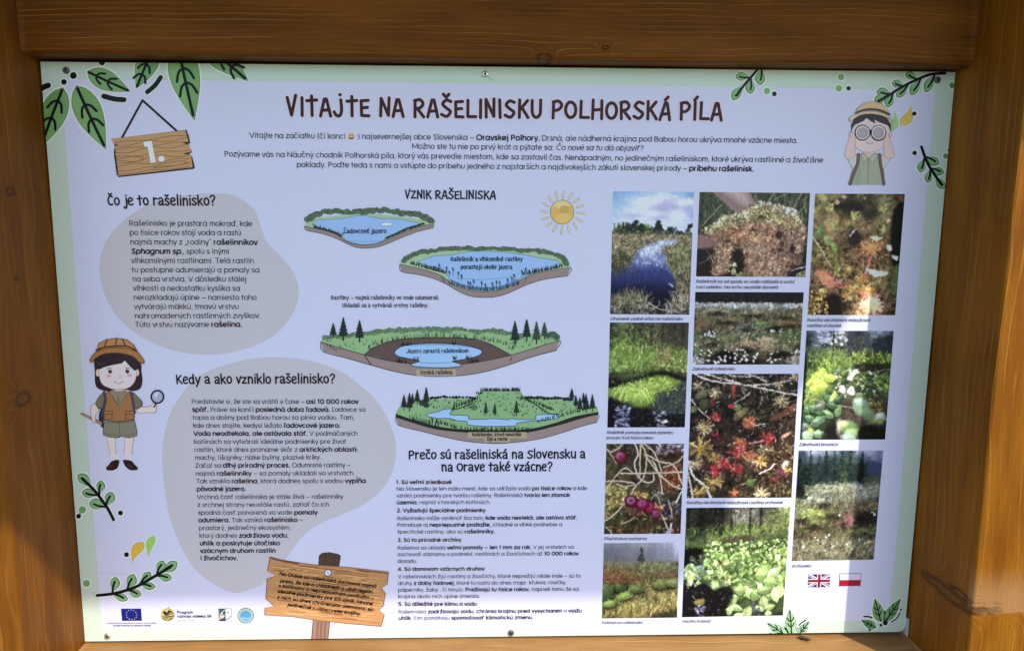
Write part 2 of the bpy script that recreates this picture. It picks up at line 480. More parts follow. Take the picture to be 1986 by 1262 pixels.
def arc(cx, cy, rx, ry, a0, a1, n=9):
    return [(cx + rx * math.cos(R(a0 + (a1 - a0) * i / n)), cy + ry * math.sin(R(a0 + (a1 - a0) * i / n))) for i in range(n + 1)]
def circ(cx, cy=0.2725, r=0.2275, ry=None):
    return arc(cx, cy, r, ry or r, 0, 360, 16)
DOT = lambda x, y: [(x - 0.012, y), (x + 0.012, y)]
S_ = lambda pts: catmull(pts, 5)
BODY = {
 'a': (.60, [circ(.275), [(.5025, .54), (.5025, 0)]]),
 'b': (.60, [[(.085, .74), (.085, 0)], circ(.3125)]),
 'c': (.52, [arc(.28, .2725, .2275, .2275, 48, 312, 14)]),
 'd': (.60, [circ(.275), [(.5025, .74), (.5025, 0)]]),
 'e': (.56, [[(.06, .265), (.505, .265)], arc(.28, .2725, .2275, .2275, 0, 318, 16)]),
 'f': (.33, [[(.14, 0), (.14, .55)] + arc(.25, .57, .11, .125, 180, 95, 6), [(.02, .495), (.30, .495)]]),
 'g': (.60, [circ(.275), [(.5025, .54), (.5025, 0)] + arc(.275, .0, .2275, .19, 0, -150, 9)]),
 'h': (.54, [[(.085, .74), (.085, 0)], [(.085, .30)] + arc(.27, .31, .185, .19, 180, 0) + [(.455, 0)]]),
 'i': (.24, [[(.12, .54), (.12, 0)], DOT(.12, .69)]),
 'j': (.25, [[(.125, .54), (.125, -.1)] + arc(.03, -.1, .095, .09, 0, -90, 5), DOT(.125, .69)]),
 'k': (.48, [[(.085, .74), (.085, 0)], [(.42, .54), (.09, .22)], [(.2, .32), (.44, 0)]]),
 'l': (.24, [[(.12, .74), (.12, 0)]]),
 'm': (.79, [[(.085, .54), (.085, 0)], [(.085, .33)] + arc(.24, .335, .155, .165, 180, 0) + [(.395, 0)], [(.395, .33)] + arc(.55, .335, .155, .165, 180, 0) + [(.705, 0)]]),
 'n': (.54, [[(.085, .54), (.085, 0)], [(.085, .30)] + arc(.27, .31, .185, .19, 180, 0) + [(.455, 0)]]),
 'o': (.56, [circ(.28)]),
 'p': (.60, [[(.085, .54), (.085, -.2)], circ(.3125)]),
 'q': (.60, [circ(.275), [(.5025, .54), (.5025, -.2)]]),
 'r': (.35, [[(.085, .54), (.085, 0)], [(.085, .28)] + arc(.25, .31, .165, .19, 180, 92, 6)]),
 's': (.45, [S_([(.37, .42), (.22, .5), (.085, .40), (.22, .28), (.375, .155), (.22, .045), (.055, .13)])]),
 't': (.33, [[(.14, .69), (.14, 0)], [(.02, .495), (.30, .495)]]),
 'u': (.54, [[(.085, .54), (.085, .23)] + arc(.27, .23, .185, .19, 180, 360) + [(.455, .54)]]),
 'v': (.48, [[(.03, .54), (.24, .01), (.45, .54)]]),
 'w': (.72, [[(.03, .54), (.2, .01), (.36, .5), (.52, .01), (.69, .54)]]),
 'x': (.47, [[(.04, .54), (.43, 0)], [(.43, .54), (.04, 0)]]),
 'y': (.48, [[(.03, .54), (.24, .03)], [(.45, .54), (.16, -.2)]]),
 'z': (.46, [[(.05, .5), (.40, .5), (.05, .045), (.42, .045)]]),
 'A': (.68, [[(.03, 0), (.34, .69), (.65, 0)], [(.14, .22), (.54, .22)]]),
 'B': (.60, [[(.09, 0), (.09, .66), (.28, .66)] + arc(.30, .51, .17, .15, 90, -90, 7) + [(.09, .36), (.32, .36)] + arc(.33, .205, .19, .16, 90, -90, 7) + [(.09, .045)]]),
 'C': (.70, [arc(.38, .35, .31, .31, 48, 312, 16)]),
 'D': (.68, [[(.09, 0), (.09, .655), (.28, .655)] + arc(.30, .35, .30, .305, 90, -90, 10) + [(.09, .045)]]),
 'E': (.52, [[(.45, .655), (.09, .655), (.09, .045), (.45, .045)], [(.09, .35), (.42, .35)]]),
 'J': (.48, [[(.36, .7), (.36, .2)] + arc(.2, .2, .16, .16, 0, -160, 7)]),
 'L': (.46, [[(.09, .7), (.09, .045), (.42, .045)]]),
 'M': (.84, [[(.09, 0), (.09, .66), (.42, .15), (.75, .66), (.75, 0)]]),
 'N': (.70, [[(.09, 0), (.09, .66), (.61, .04), (.61, .7)]]),
 'O': (.76, [circ(.38, .35, .31)]),
 'P': (.58, [[(.09, 0), (.09, .655), (.28, .655)] + arc(.29, .485, .18, .17, 90, -90, 8) + [(.09, .315)]]),
 'R': (.60, [[(.09, 0), (.09, .655), (.28, .655)] + arc(.29, .485, .18, .17, 90, -90, 8) + [(.09, .315)], [(.29, .315), (.50, 0)]]),
 'S': (.58, [S_([(.47, .54), (.29, .66), (.11, .52), (.29, .36), (.48, .19), (.29, .04), (.08, .17)])]),
 'T': (.56, [[(.03, .655), (.53, .655)], [(.28, .655), (.28, 0)]]),
 'U': (.66, [[(.09, .7), (.09, .27)] + arc(.33, .27, .24, .23, 180, 360) + [(.57, .7)]]),
 'V': (.66, [[(.03, .7), (.33, .02), (.63, .7)]]),
 'Z': (.56, [[(.06, .655), (.48, .655), (.06, .045), (.50, .045)]]),
 'K': (.60, [[(.09, .7), (.09, 0)], [(.52, .7), (.10, .3)], [(.22, .41), (.54, 0)]]),
 'I': (.26, [[(.13, .7), (.13, 0)]]),
 'H': (.68, [[(.09, .7), (.09, 0)], [(.59, .7), (.59, 0)], [(.09, .36), (.59, .36)]]),
 '0': (.62, [arc(.31, .35, .23, .31, 0, 360, 18)]),
 '1': (.36, [[(.04, .60), (.2, .655), (.2, 0)]]),
 '2': (.54, [arc(.26, .47, .19, .19, 165, -30, 8) + [(.06, .045), (.48, .045)]]),
 '3': (.55, [arc(.25, .50, .18, .16, 150, -90, 8) + arc(.25, .2, .2, .155, 90, -150, 8)]),
 '4': (.58, [[(.42, 0), (.42, .66), (.05, .17), (.54, .17)]]),
 '5': (.55, [[(.44, .655), (.14, .655), (.10, .38)] + arc(.26, .23, .2, .19, 130, -140, 9)]),
 '.': (.22, [DOT(.11, .05)]), ',': (.22, [[(.12, .07), (.08, -.09)]]), ':': (.22, [DOT(.11, .05), DOT(.11, .42)]),
 '?': (.50, [arc(.24, .5, .17, .16, 170, -60, 8) + [(.24, .24), (.24, .2)], DOT(.24, .05)]),
 '!': (.24, [[(.12, .7), (.12, .22)], DOT(.12, .05)]),
 '(': (.30, [arc(.36, .28, .26, .47, 130, 230, 8)]), ')': (.30, [arc(-.06, .28, .26, .47, 50, -50, 8)]),
 '–': (.58, [[(.06, .27), (.50, .27)]]), '-': (.36, [[(.05, .27), (.30, .27)]]),
 '„': (.34, [[(.11, .07), (.07, -.09)], [(.24, .07), (.20, -.09)]]), '“': (.34, [[(.10, .58), (.13, .72)], [(.22, .58), (.26, .72)]]),
 ' ': (.25, []),
}
# hand-lettered face: round-ended, narrow, bouncing
HAND = {
 'a': (.46, [S_([(.07, .44), (.2, .53), (.34, .42), (.345, .2), (.35, .05), (.39, .03)]), S_([(.33, .30), (.14, .27), (.07, .13), (.18, .04), (.33, .14)])]),
 'e': (.44, [S_([(.07, .27), (.22, .30), (.35, .38), (.30, .51), (.17, .52), (.07, .36), (.08, .14), (.22, .04), (.36, .10)])]),
 'o': (.45, [arc(.22, .28, .16, .24, 0, 360, 14)]),
 'c': (.40, [arc(.23, .28, .16, .24, 55, 305, 12)]),
 'd': (.46, [arc(.21, .26, .15, .22, 0, 360, 14), [(.36, .72), (.37, .03)]]),
 'b': (.46, [[(.09, .72), (.09, .03)], arc(.24, .26, .15, .22, 0, 360, 14)]),
 'p': (.46, [[(.09, .5), (.08, -.2)], arc(.24, .28, .15, .22, 0, 360, 14)]),
 'u': (.46, [S_([(.08, .52), (.08, .2), (.18, .04), (.32, .12), (.36, .3), (.36, .52)]), [(.36, .52), (.37, .03)]]),
 'n': (.46, [[(.08, .52), (.09, .03)], S_([(.09, .34), (.20, .50), (.33, .44), (.36, .2), (.36, .03)])]),
 'm': (.66, [[(.08, .52), (.09, .03)], S_([(.09, .36), (.18, .50), (.29, .44), (.32, .03)]), S_([(.32, .36), (.42, .50), (.53, .44), (.57, .03)])]),
 'h': (.46, [[(.08, .74), (.09, .03)], S_([(.09, .34), (.20, .50), (.33, .44), (.36, .2), (.36, .03)])]),
 'i': (.20, [[(.1, .5), (.1, .03)], DOT(.1, .68)]),
 'j': (.27, [S_([(.19, .52), (.2, .1), (.17, -.14), (.08, -.2), (.03, -.10)]), DOT(.19, .69)]),
 'k': (.44, [[(.09, .74), (.09, .03)], [(.36, .5), (.11, .25)], [(.18, .30), (.38, .03)]]),
 'l': (.20, [[(.1, .76), (.1, .03)]]),
 'r': (.36, [[(.08, .52), (.09, .03)], S_([(.09, .34), (.18, .48), (.30, .47)])]),
 's': (.40, [S_([(.33, .46), (.2, .52), (.08, .42), (.2, .29), (.33, .17), (.2, .04), (.05, .12)])]),
 't': (.38, [[(.19, .68), (.19, .03)], [(.04, .47), (.34, .50)]]),
 'v': (.42, [[(.06, .5), (.2, .04), (.36, .54)]]),
 'y': (.44, [[(.06, .5), (.2, .08)], [(.38, .54), (.22, .05), (.1, -.2)]]),
 'z': (.42, [[(.06, .47), (.34, .48), (.06, .05), (.36, .07)]]),
 'A': (.50, [[(.05, .02), (.22, .62), (.30, .62), (.44, .02)], [(.11, .22), (.40, .24)]]),
 'C': (.46, [arc(.26, .35, .19, .31, 55, 305, 12)]),
 'E': (.44, [[(.36, .60), (.09, .58), (.10, .06), (.38, .05)], [(.10, .33), (.33, .35)]]),
 'H': (.52, [[(.09, .70), (.08, .03)], [(.43, .68), (.44, .03)], [(.08, .34), (.44, .36)]]),
 'I': (.22, [[(.11, .66), (.11, .03)]]),
 'J': (.46, [S_([(.33, .60), (.34, .25), (.27, .05), (.13, .05), (.05, .17)]), DOT(.31, .78)]),
 'K': (.48, [[(.09, .66), (.09, .03)], [(.40, .64), (.11, .31)], [(.19, .38), (.43, .03)]]),
 'L': (.44, [[(.10, .64), (.09, .06), (.40, .06)]]),
 'Ľ': (.44, [[(.10, .64), (.09, .06), (.40, .06)]]),
 'N': (.48, [[(.08, .03), (.09, .66), (.38, .06), (.40, .68)]]),
 'O': (.54, [arc(.27, .33, .20, .28, 0, 360, 16)]),
 'P': (.48, [[(.09, .03), (.09, .62)], S_([(.07, .60), (.28, .64), (.41, .50), (.30, .34), (.10, .30)])]),
 'R': (.50, [[(.09, .03), (.09, .62)], S_([(.07, .60), (.28, .64), (.40, .50), (.30, .36), (.12, .32)]), [(.18, .32), (.43, .03)]]),
 'S': (.48, [S_([(.42, .58), (.24, .63), (.10, .49), (.24, .35), (.40, .22), (.26, .05), (.05, .12)])]),
 'T': (.48, [[(.24, .72), (.24, .03)], [(.05, .55), (.43, .58)]]),
 'U': (.50, [S_([(.09, .64), (.09, .2), (.22, .04), (.37, .12), (.41, .3), (.42, .66)]), ]),
 'V': (.46, [[(.07, .66), (.20, .04), (.40, .74)]]),
 'Z': (.46, [[(.07, .58), (.38, .59), (.07, .06), (.41, .07)]]),
 '?': (.44, [S_([(.06, .58), (.2, .72), (.36, .60), (.30, .42), (.2, .32), (.2, .22)]), DOT(.2, .05)]),
 ' ': (.24, []),
}
def glyph(ch, hand):
    D = HAND if hand else BODY
    if ch in D: base, marks = ch, ''
    else:
        dec = unicodedata.normalize('NFD', ch)
        base, marks = dec[0], dec[1:]
    adv, st = D.get(base) or BODY.get(base) or BODY['o']
    st = [list(s) for s in st]
    if ch == 'Ľ' and hand: marks = '\u030c'
    if marks:
        if base in 'ij' and len(st) > 1: st = st[:-1]
        cap = base.isupper()
        xs = [p[0] for s in st for p in s]
        cx = (min(xs) + max(xs)) / 2 if base not in 'ltdL' else min(xs)
        y = (.80 if cap else .64) if not hand else (.73 if cap else .64)
        for mk in marks:
            if mk == '\u0301':
                yy = .84 if base == 'l' else y
                st.append([(cx - .03, yy), (cx + .08, yy + .11)])
            elif mk == '\u030c':
                if base in 'tdlL' and not cap or base == 'L':
                    ex = {'t': .31, 'd': .63, 'l': .25, 'L': .34}[base]
                    if hand: ex = {'t': .34, 'd': .45, 'l': .22, 'L': .30}[base]
                    st.append([(ex, .74), (ex - .03, .58)])
                    if base in 'tdl': adv += .09
                else: st.append([(cx - .11, y + .11), (cx, y), (cx + .11, y + .11)])
            elif mk == '\u0302': st.append([(cx - .11, y), (cx, y + .11), (cx + .11, y)])
            elif mk == '\u0308': st += [DOT(cx - .10, y + .06), DOT(cx + .10, y + .06)]
    return adv, st

def layout(text, hand=False, w=.088, wb=.150, seed=0, track=0.0):
    """-> list of (strokes, weight, brown), total advance.  * bold, _ italic, ^ brown"""
    rnd = random.Random(seed + len(text))
    bold = ital = brown = False
    x, out = 0.0, []
    for ch in text:
        if ch == '*': bold = not bold; continue
        if ch == '_': ital = not ital; continue
        if ch == '^': brown = not brown; continue
        adv, st = glyph(ch, hand)
        jy = rnd.uniform(-.012, .012) if hand else 0
        ja = rnd.uniform(-.035, .035) if hand else (0.21 if ital else 0)
        for s in st:
            out.append(([(x + p[0] * (1.04 if bold else 1) + ja * p[1], p[1] + jy) for p in s], wb if bold else w, brown))
        x += adv * (1.07 if bold else 1.0) + track
    return out, x

def lettering(name, parent, lines, hand=False, w=.088, wb=.150, col=(22, 24, 40), brown=(50, 24, 26), lvl=5, label=None, halo=None, white=WHITE, ystretch=1.0, track=0.0):
    """lines: (text, x0, y0, x1, y1) with baseline ends in photograph pixels; one mesh"""
    recs = []
    for i, (t, x0, y0, x1, y1) in enumerate(lines):
        P0, P1 = pix(x0, y0), pix(x1, y1)
        st, adv = layout(t, hand, w, wb, i, track)
        L = math.hypot(P1[0] - P0[0], P1[1] - P0[1])
        recs.append((st, P0, ((P1[0] - P0[0]) / L, (P1[1] - P0[1]) / L), L / adv))
    med = sorted(r[3] for r in recs)[len(recs) // 2]
    V, F, M = [], [], []
    cols = [col, brown] + ([halo] if halo else [])
    k = 0
    for st, P0, u, sx in recs:
        sy = med * ystretch
        for pts, wt, br in st:
            for mode in ((0, 1) if halo else (0,)):
                q = [(p[0] * sx, p[1] * sy) for p in pts]
                for poly in ribbon(q, (wt + .07 * mode) * med, False, hand or len(pts) == 2 and abs(pts[0][0] - pts[1][0]) < .03 and pts[0][1] == pts[1][1]):
                    b = len(V); k = (k + 1) % 71
                    y = -0.0004 - (lvl - mode) * LV - k * 2e-6
                    for (ex, ey) in poly:
                        V.append((P0[0] + u[0] * ex - u[1] * ey, y, P0[1] + u[1] * ex + u[0] * ey))
                    F.append(tuple(range(b, b + len(poly)))); M.append(2 if mode else int(br))
    o = mesh_obj(name, V, F, [print_mat(c, white) for c in cols], parent, M)
    return tag(o, label)

# ------------------------------------------------------------------ the printed panel
panel = empty('information_panel', (0, 0, ZC - PH / 2), 'white printed information panel about a peat bog, pale green border, screwed into the timber frame', 'information board')
LITW = (222, 232, 250)
def quadz(pts, yf, yb, mat, name, parent):
    v = [(*[pix(*p)[0]], yf, pix(*p)[1]) for p in pts] + [(*[pix(*p)[0]], yb, pix(*p)[1]) for p in pts]
    n = len(pts)
    f = [tuple(range(n)), tuple(reversed(range(n, 2 * n)))] + [(i, (i + 1) % n, n + (i + 1) % n, n + i) for i in range(n)]
    return mesh_obj(name, v, f, mat, parent)
board_pts = [(78, 120), (1853, 140), (1755.5, 1214), (1751, 1222), (1742, 1224.5), (165, 1243)]
quadz(board_pts, 0.0, 0.010, print_mat((174, 198, 188)), 'board', panel)['label'] = 'green edged board sheet'
Ink(lvl=0).poly([(118, 154), (480, 157.6), (1000, 163), (1480, 169.5), (1814, 177), (1733.8, 1100), (1722, 1200), (1560, 1206), (1100, 1217), (800, 1218.6), (197.5, 1219)], WHITE).build('white_field', panel, 'white printed field inside the green border')
box('spacer_strip', HW - 0.0042, HW - 0.0012, -0.006, 0.012, ZC - 0.5035, ZC - 0.470, solid_mat('pale_spacer', (0.55, 0.50, 0.45), 0.6), panel)

# grey text patches
G = (175, 179, 189)
b1 = [(f[0] / 3.607 + 160, f[1] / 3.607 + 340) for f in ((940, 127), (1040, 137), (1140, 185), (1210, 255), (1245, 350), (1290, 465), (1380, 560), (1470, 670), (1512, 780), (1500, 900), (1430, 1030), (1310, 1140), (1150, 1210), (950, 1250), (750, 1245), (560, 1200), (380, 1110), (240, 980), (160, 840), (122, 680), (135, 540), (200, 410), (320, 290), (470, 205), (640, 155), (800, 132))]
Ink(lvl=1).poly(b1, G, sm=True).build('text_patch', panel, 'upper grey rounded patch')
b2 = [(541, 692.5), (594, 698), (646, 713), (692, 741), (732.6, 780), (757, 823), (768, 863), (763.5, 906), (745, 943), (711, 974), (665, 996), (624.5, 1013), (593.6, 1033), (572, 1058), (556.5, 1080), (537, 1105), (515.8, 1126.5), (495.8, 1138), (455.6, 1148.5), (409.7, 1129), (375, 1098), (349.5, 1055), (329, 999), (318.5, 937), (314.8, 881.6), (321.6, 829), (340, 782.7), (377, 736), (423.6, 711.6), (485, 696)]
Ink(lvl=1).poly(b2, G, sm=True).build('text_patch', panel, 'lower grey rounded patch')

# headings
lettering('title', panel, [('VITAJTE NA RAŠELINISKU POLHORSKÁ PÍLA', 556, 226, 1403, 234.5)], True, w=.125, col=(48, 24, 30), lvl=5, label='large dark hand lettered title', halo=(206, 194, 208), track=.035, ystretch=1.06)
HB = (14, 16, 30)
lettering('heading', panel, [('VZNIK RAŠELINISKA', 785, 386, 962, 387)], True, w=.115, col=HB)
lettering('heading', panel, [('Čo je to rašelinisko?', 209, 398.5, 420, 399)], True, w=.115, col=(28, 20, 24))
lettering('heading', panel, [('Kedy a ako vzniklo rašelinisko?', 342, 744, 651, 743)], True, w=.115, col=(28, 20, 24))
lettering('heading', panel, [('Prečo sú rašeliniská na Slovensku a', 792, 890, 1136, 888), ('na Orave také vzácne?', 856, 913.5, 1072, 912.8)], True, w=.115, col=HB)

# paragraphs
lettering('paragraph', panel, [
 ('Vitajte na začiatku (či konci      ) najsevernejšej obce Slovenska – *Oravskej Polhory.* Drsná, ale nádherná krajina pod Babou horou ukrýva mnohé vzácne miesta.', 484, 268, 1547, 278),
 ('Možno ste tu nie po prvý krát a pýtate sa: _Čo nové sa tu dá objaviť?_', 799, 289, 1247, 293),
 ('Pozývame vás na Náučný chodník Polhorská píla, ktorý vás prevedie miestom, kde sa zastavil čas. Nenápadným, no jedinečným rašeliniskom, ktoré ukrýva rastlinné a živočíšne', 435.5, 304, 1596, 316),
 ('poklady. Poďte teda s nami a vstúpte do príbehu jedného z najstarších a najdivokejších zákutí slovenskej prírody – *príbehu rašelinísk.*', 575.6, 324.4, 1462, 333)], label='four lines of introduction under the title')
e = Ink(lvl=5).ell(681.5, 265, 6.3, 6.3, (205, 170, 90)).ell(681.5, 267, 4.4, 3.0, (70, 40, 20), 6).ell(681.5, 266, 3.4, 1.1, (235, 230, 225), 7)
e.line([(677.5, 262.6), (679.5, 261.8)], .9, (70, 40, 20), 6).line([(683.5, 261.8), (685.5, 262.6)], .9, (70, 40, 20), 6).build('smiling_face', panel)
lettering('paragraph', panel, [
 ('Rašelinisko je prastará mokraď, kde', 251, 438, 490, 439), ('po tisíce rokov stojí voda a rastú', 252, 456, 468.6, 456.5),
 ('najmä machy z „rodiny“ *rašelinníkov*', 253.2, 474.2, 500.5, 475), ('*_Sphagnum sp._*, spolu s inými', 254.3, 492.2, 445.6, 492.5),
 ('vlhkomilnými rastlinami. Telá rastlín', 255, 510.2, 493.5, 510.5), ('tu postupne odumierajú a pomaly sa', 256.2, 528.2, 504.3, 528.5),
 ('na seba vrstvia. V dôsledku stálej', 257.6, 546, 478.8, 546), ('vlhkosti a nedostatku kyslíka sa', 258.7, 563.7, 466.6, 564),
 ('nerozkladajú úplne – namiesto toho', 259.8, 581.5, 498.5, 581.5), ('vytvárajú mäkkú, tmavú vrstvu', 260.6, 599.2, 463.9, 599),
 ('nahromadených rastlinných zvyškov.', 262, 617, 506.5, 616.7), ('Túto vrstvu nazývame *^rašelina.^*', 262.9, 634, 470.5, 633.5)])
lettering('paragraph', panel, [
 ('Predstavte si, že ste sa vrátili v čase – *asi 10 000 rokov*', 372, 782.4, 695.9, 782.4), ('*späť.* Práve sa končí *posledná doba ľadová.* Ľadovce sa', 373.2, 797.8, 709.5, 797.8),
 ('topia a doliny pod Babou horou sa plnia vodou. Tam,', 374.2, 813.3, 688, 813), ('kde dnes stojíte, kedysi ležalo *ľadovcové jazero.*', 375, 828.8, 661, 828.5),
 ('*Voda neodtekala, ale ostávala stáť.* V podmáčaných', 376, 844.2, 694, 844), ('kotlinách sa vytvárali ideálne podmienky pre život', 376.6, 860, 672, 859.5),
 ('rastlín, ktoré dnes poznáme skôr z *arktických oblastí:*', 377.6, 875.4, 694.6, 875), ('machy, lišajníky, nízke byliny, plazivé kríky.', 378.5, 890.9, 623.5, 890),
 ('Začal sa *dlhý prírodný proces.* Odumreté rastliny –', 379.4, 906, 681, 905), ('najmä *^rašelinníky^* – sa pomaly ukladali vo vrstvách.', 380, 921.5, 688.7, 920.5),
 ('Tak vznikla *^rašelina^*, ktorá dodnes spolu s vodou *vypĺňa*', 381.3, 936.3, 710.4, 935.5), ('*pôvodné jazero.*', 382.2, 951.4, 477.7, 951),
 ('Vrchná časť rašeliniska je stále živá – rašelinníky', 382.8, 966.9, 665.9, 966), ('z vrchnej strany neustále rastú, zatiaľ čo ich', 383.4, 982, 639, 981.3),
 ('spodná časť ponorená vo vode *pomaly*', 384.4, 997.2, 616.7, 996.6), ('*odumiera.* Tak vzniká *^rašelinisko^* –', 385.3, 1011.7, 588.3, 1011),
 ('prastarý, jedinečný ekosystém,', 386.2, 1026.8, 565, 1026), ('ktorý dodnes *zadržiava vodu,*', 387.1, 1041.7, 560.2, 1041),
 ('*uhlík a poskytuje útočisko*', 388, 1056.5, 543.8, 1056), ('*vzácnym druhom rastlín*', 388.7, 1071, 535.5, 1070.5), ('*i živočíchov.*', 389, 1085, 462, 1085)])
lettering('paragraph', panel, [
 ('*^1. Sú veľmi zriedkavé^*', 768.7, 937.6, 876.5, 937.6), ('Na Slovensku je len málo miest, kde sa udržala voda *po tisíce rokov* a kde', 769, 950.5, 1138.7, 949.3),
 ('vznikli podmienky pre tvorbu rašeliny. Rašeliniská *tvoria len zlomok*', 769.3, 963.7, 1105.7, 962.5), ('*územia*, najmä v horských kotlinách.', 769.5, 976.9, 952, 976.3),
 ('*^2. Vyžadujú špeciálne podmienky^*', 769.8, 992.4, 941.7, 992), ('Rašelinisko môže vzniknúť iba tam, *kde voda nesteká, ale ostáva stáť.*', 770, 1007.6, 1120, 1006),
 ('Potrebuje aj *nepriepustné podložie,* chladné a vlhké podnebie a', 770.4, 1020.5, 1090.5, 1019.3), ('špecifické rastliny, ako sú *rašelinníky.*', 770.7, 1033.7, 960, 1033),
 ('*^3. Sú to prírodné archívy^*', 771, 1049.5, 895, 1049), ('Rašelina sa ukladá *veľmi pomaly – len 1 mm za rok.* V jej vrstvách sa', 771, 1064.7, 1113, 1063),
 ('zachovali záznamy o podnebí, rastlinách a živočíchoch až *10 000 rokov*', 771, 1077.3, 1122.4, 1075.5), ('dozadu.', 771, 1090.5, 809.7, 1090.3),
 ('*^4. Sú domovom vzácnych druhov^*', 771.6, 1105.7, 940.2, 1105), ('V rašeliniskách žijú rastliny a živočíchy, ktoré neprežijú nikde inde – sú to', 771.6, 1120.3, 1126.4, 1118.7),
 ('druhy *z doby ľadovej,* ktoré tu rastú do dnes (napr. kľukva, rosičky,', 772, 1133.2, 1099, 1131.5), ('páperníky, žaby , či hmyz). *Prežívajú tu tisíce rokov,* napriek tomu že sa', 772, 1146.1, 1122.4, 1144.3),
 ('krajina okolo nich úplne zmenila.', 772, 1158.8, 931.3, 1158), ('*^5. Sú dôležité pre klímu a vodu^*', 772.7, 1173.4, 925, 1173),
 ('Rašeliniská *zadržiavajú vodu, chránia krajinu pred vysychaním* a *viažu*', 772.7, 1188.3, 1128.7, 1186), ('*uhlík*, čím pomáhajú *spomaľovať klimatickú zmenu.*', 773, 1200.6, 1034.9, 1199)])
lettering('paragraph', panel, [('Rastliny – najmä rašelinníky vo vode odumierali.', 642.3, 581, 852.8, 581), ('Ukladali sa a vytvárali vrstvy rašeliny.', 664.2, 595.8, 831.9, 595.8)], True, w=.105, col=HB)
CAPT = [
 [('_Otvorené vodné očká na rašelinisku_', 1183, 620.8, 1324, 621)],
 [('_Rašelinník sa od spodu vo vode rozkladá a vrství,_', 1349, 548.4, 1541, 549.5), ('_tvorí rašelinu. Na vrchu neustále dorastá._', 1348.8, 559.4, 1509.8, 560)],
 [('_Rosička okrúhlolistá mäsožravá_', 1564.5, 623.2, 1686.8, 623.5), ('_rastlina vrchovísk_', 1563.8, 634, 1631, 634.3)],
 [('_Rašeliník pomaly zarastá jazierko,_', 1176.4, 840.8, 1305.6, 841), ('_proces trvá tisíce rokov_', 1175.8, 851, 1266.6, 851.2)],
 [('_Zakvitnuté rašelinisko_', 1342, 717.7, 1424.9, 717.7)],
 [('_Rosička okrúhlolistá mäsožravá rastlina vrchovísk_', 1331, 976.6, 1517.9, 976)],
 [('_Zakvitnutá brusnica_', 1549, 864, 1624, 863.5)],
 [('_Plod kľukva močiarna_', 1171, 1046.3, 1253.7, 1046)],
 [('_Pohľad na rašelinisko_', 1166.5, 1208.7, 1246.5, 1208)],
 [('_Vachta trojlistá_', 1322, 1205.9, 1377.6, 1205.5)],
 [('_Vrchovisko_', 1534.3, 1099, 1573, 1098.5)]]
for c in CAPT:
    lettering('caption', panel, c, w=.10, col=(36, 38, 52))
# ------------------------------------------------------------------ drawings on the panel
K = (10, 12, 16)
GR1, GR2, GRE, GHALO = (98, 150, 92), (112, 160, 104), (70, 108, 72), (208, 228, 214)

def leaf_pts(base, tip, hw, n=12, pw=0.72):
    ax, ay = tip[0] - base[0], tip[1] - base[1]
    L = math.hypot(ax, ay); nx, ny = -ay / L, ax / L
    l, r = [], []
    for i in range(n + 1):
        t = i / n
        h = hw * math.sin(math.pi * t ** pw)
        l.append((base[0] + ax * t + nx * h, base[1] + ay * t + ny * h))
        r.append((base[0] + ax * t - nx * h, base[1] + ay * t - ny * h))
    return l + r[::-1][1:-1]

def leaf(name_label, base, tip, hw, vw, green, side, nodes=(0.30, 0.52), white=WHITE, ext=(0.05, 0.93)):
    I = Ink(lvl=2, clip=True, white=white)
    ax, ay = tip[0] - base[0], tip[1] - base[1]
    L = math.hypot(ax, ay); nx, ny = -ay / L, ax / L
    at = lambda t, s: (base[0] + ax * t + nx * s * hw, base[1] + ay * t + ny * s * hw)
    e = 3.0 / L
    big = leaf_pts(at(-e, 0), at(1 + e, 0), hw + 3.0)
    I.poly(big, GHALO, 1)
    I.poly(leaf_pts(base, tip, hw), GRE, 2)
    I.poly(leaf_pts(at(.012, 0), at(.988, 0), hw - .9), green, 3)
    half = [at(t, 0) for t in (.02, .5, .98)] + [at(t, math.sin(math.pi * t ** .72) * .92) for t in (.9, .75, .6, .45, .3, .15)]
    I.poly(half, side, 4)
    I.line([at(ext[0], 0), at(.5, .03), at(ext[1], 0)], vw, K, 5)
    for t in nodes:
        for s in (-1, 1):
            I.line([at(t, 0), at(t + .045, s * .34), at(t + .15, s * .56)], vw * .86, K, 6)
    return I.build('leaf', panel, name_label)

LG = (104, 152, 96)
leaf('big green leaf cut off by the left edge', (123, 170), (79, 288), 26, 5.8, LG, (96, 142, 84), (0.22, 0.50))
leaf('big green leaf pointing down', (148, 166), (206.5, 291), 27, 5.8, LG, (112, 160, 100))
leaf('small leaf lying to the right', (169, 139), (254, 178.5), 20, 5.0, LG, (112, 160, 100), (0.22, 0.48))
leaf('leaf rising to the top edge', (300, 90), (264, 173.5), 22, 5.2, LG, (112, 160, 100), (0.42, 0.65))
leaf('large hanging leaf by the top edge', (344, 80), (377.5, 235), 30, 5.8, LG, (112, 160, 100), (0.34, 0.52))
leaf('leaf leaning right under the top edge', (385, 72), (482.5, 158.5), 25, 5.8, LG, (112, 160, 100), (0.46, 0.66))
leaf('bright leaf at the bottom edge, leaning left', (1528, 1233), (1487.3, 1206.5), 9.5, 2.3, (150, 205, 150), (165, 215, 160), white=LITW)
leaf('bright upright leaf at the bottom edge', (1535, 1228), (1531.2, 1180.5), 10.5, 2.3, (150, 205, 140), (170, 215, 165), white=LITW)
leaf('bright small leaf at the bottom edge', (1547.5, 1231), (1569, 1203.5), 8, 2.1, (150, 205, 150), (170, 212, 165), white=LITW)
leaf('leaf in the lower right corner, upright', (1708, 1205), (1696, 1159), 11, 2.4, LG, (118, 165, 112))
leaf('leaf in the lower right corner, leaning right', (1716.5, 1203.5), (1746.7, 1159), 10, 2.4, LG, (98, 146, 92))
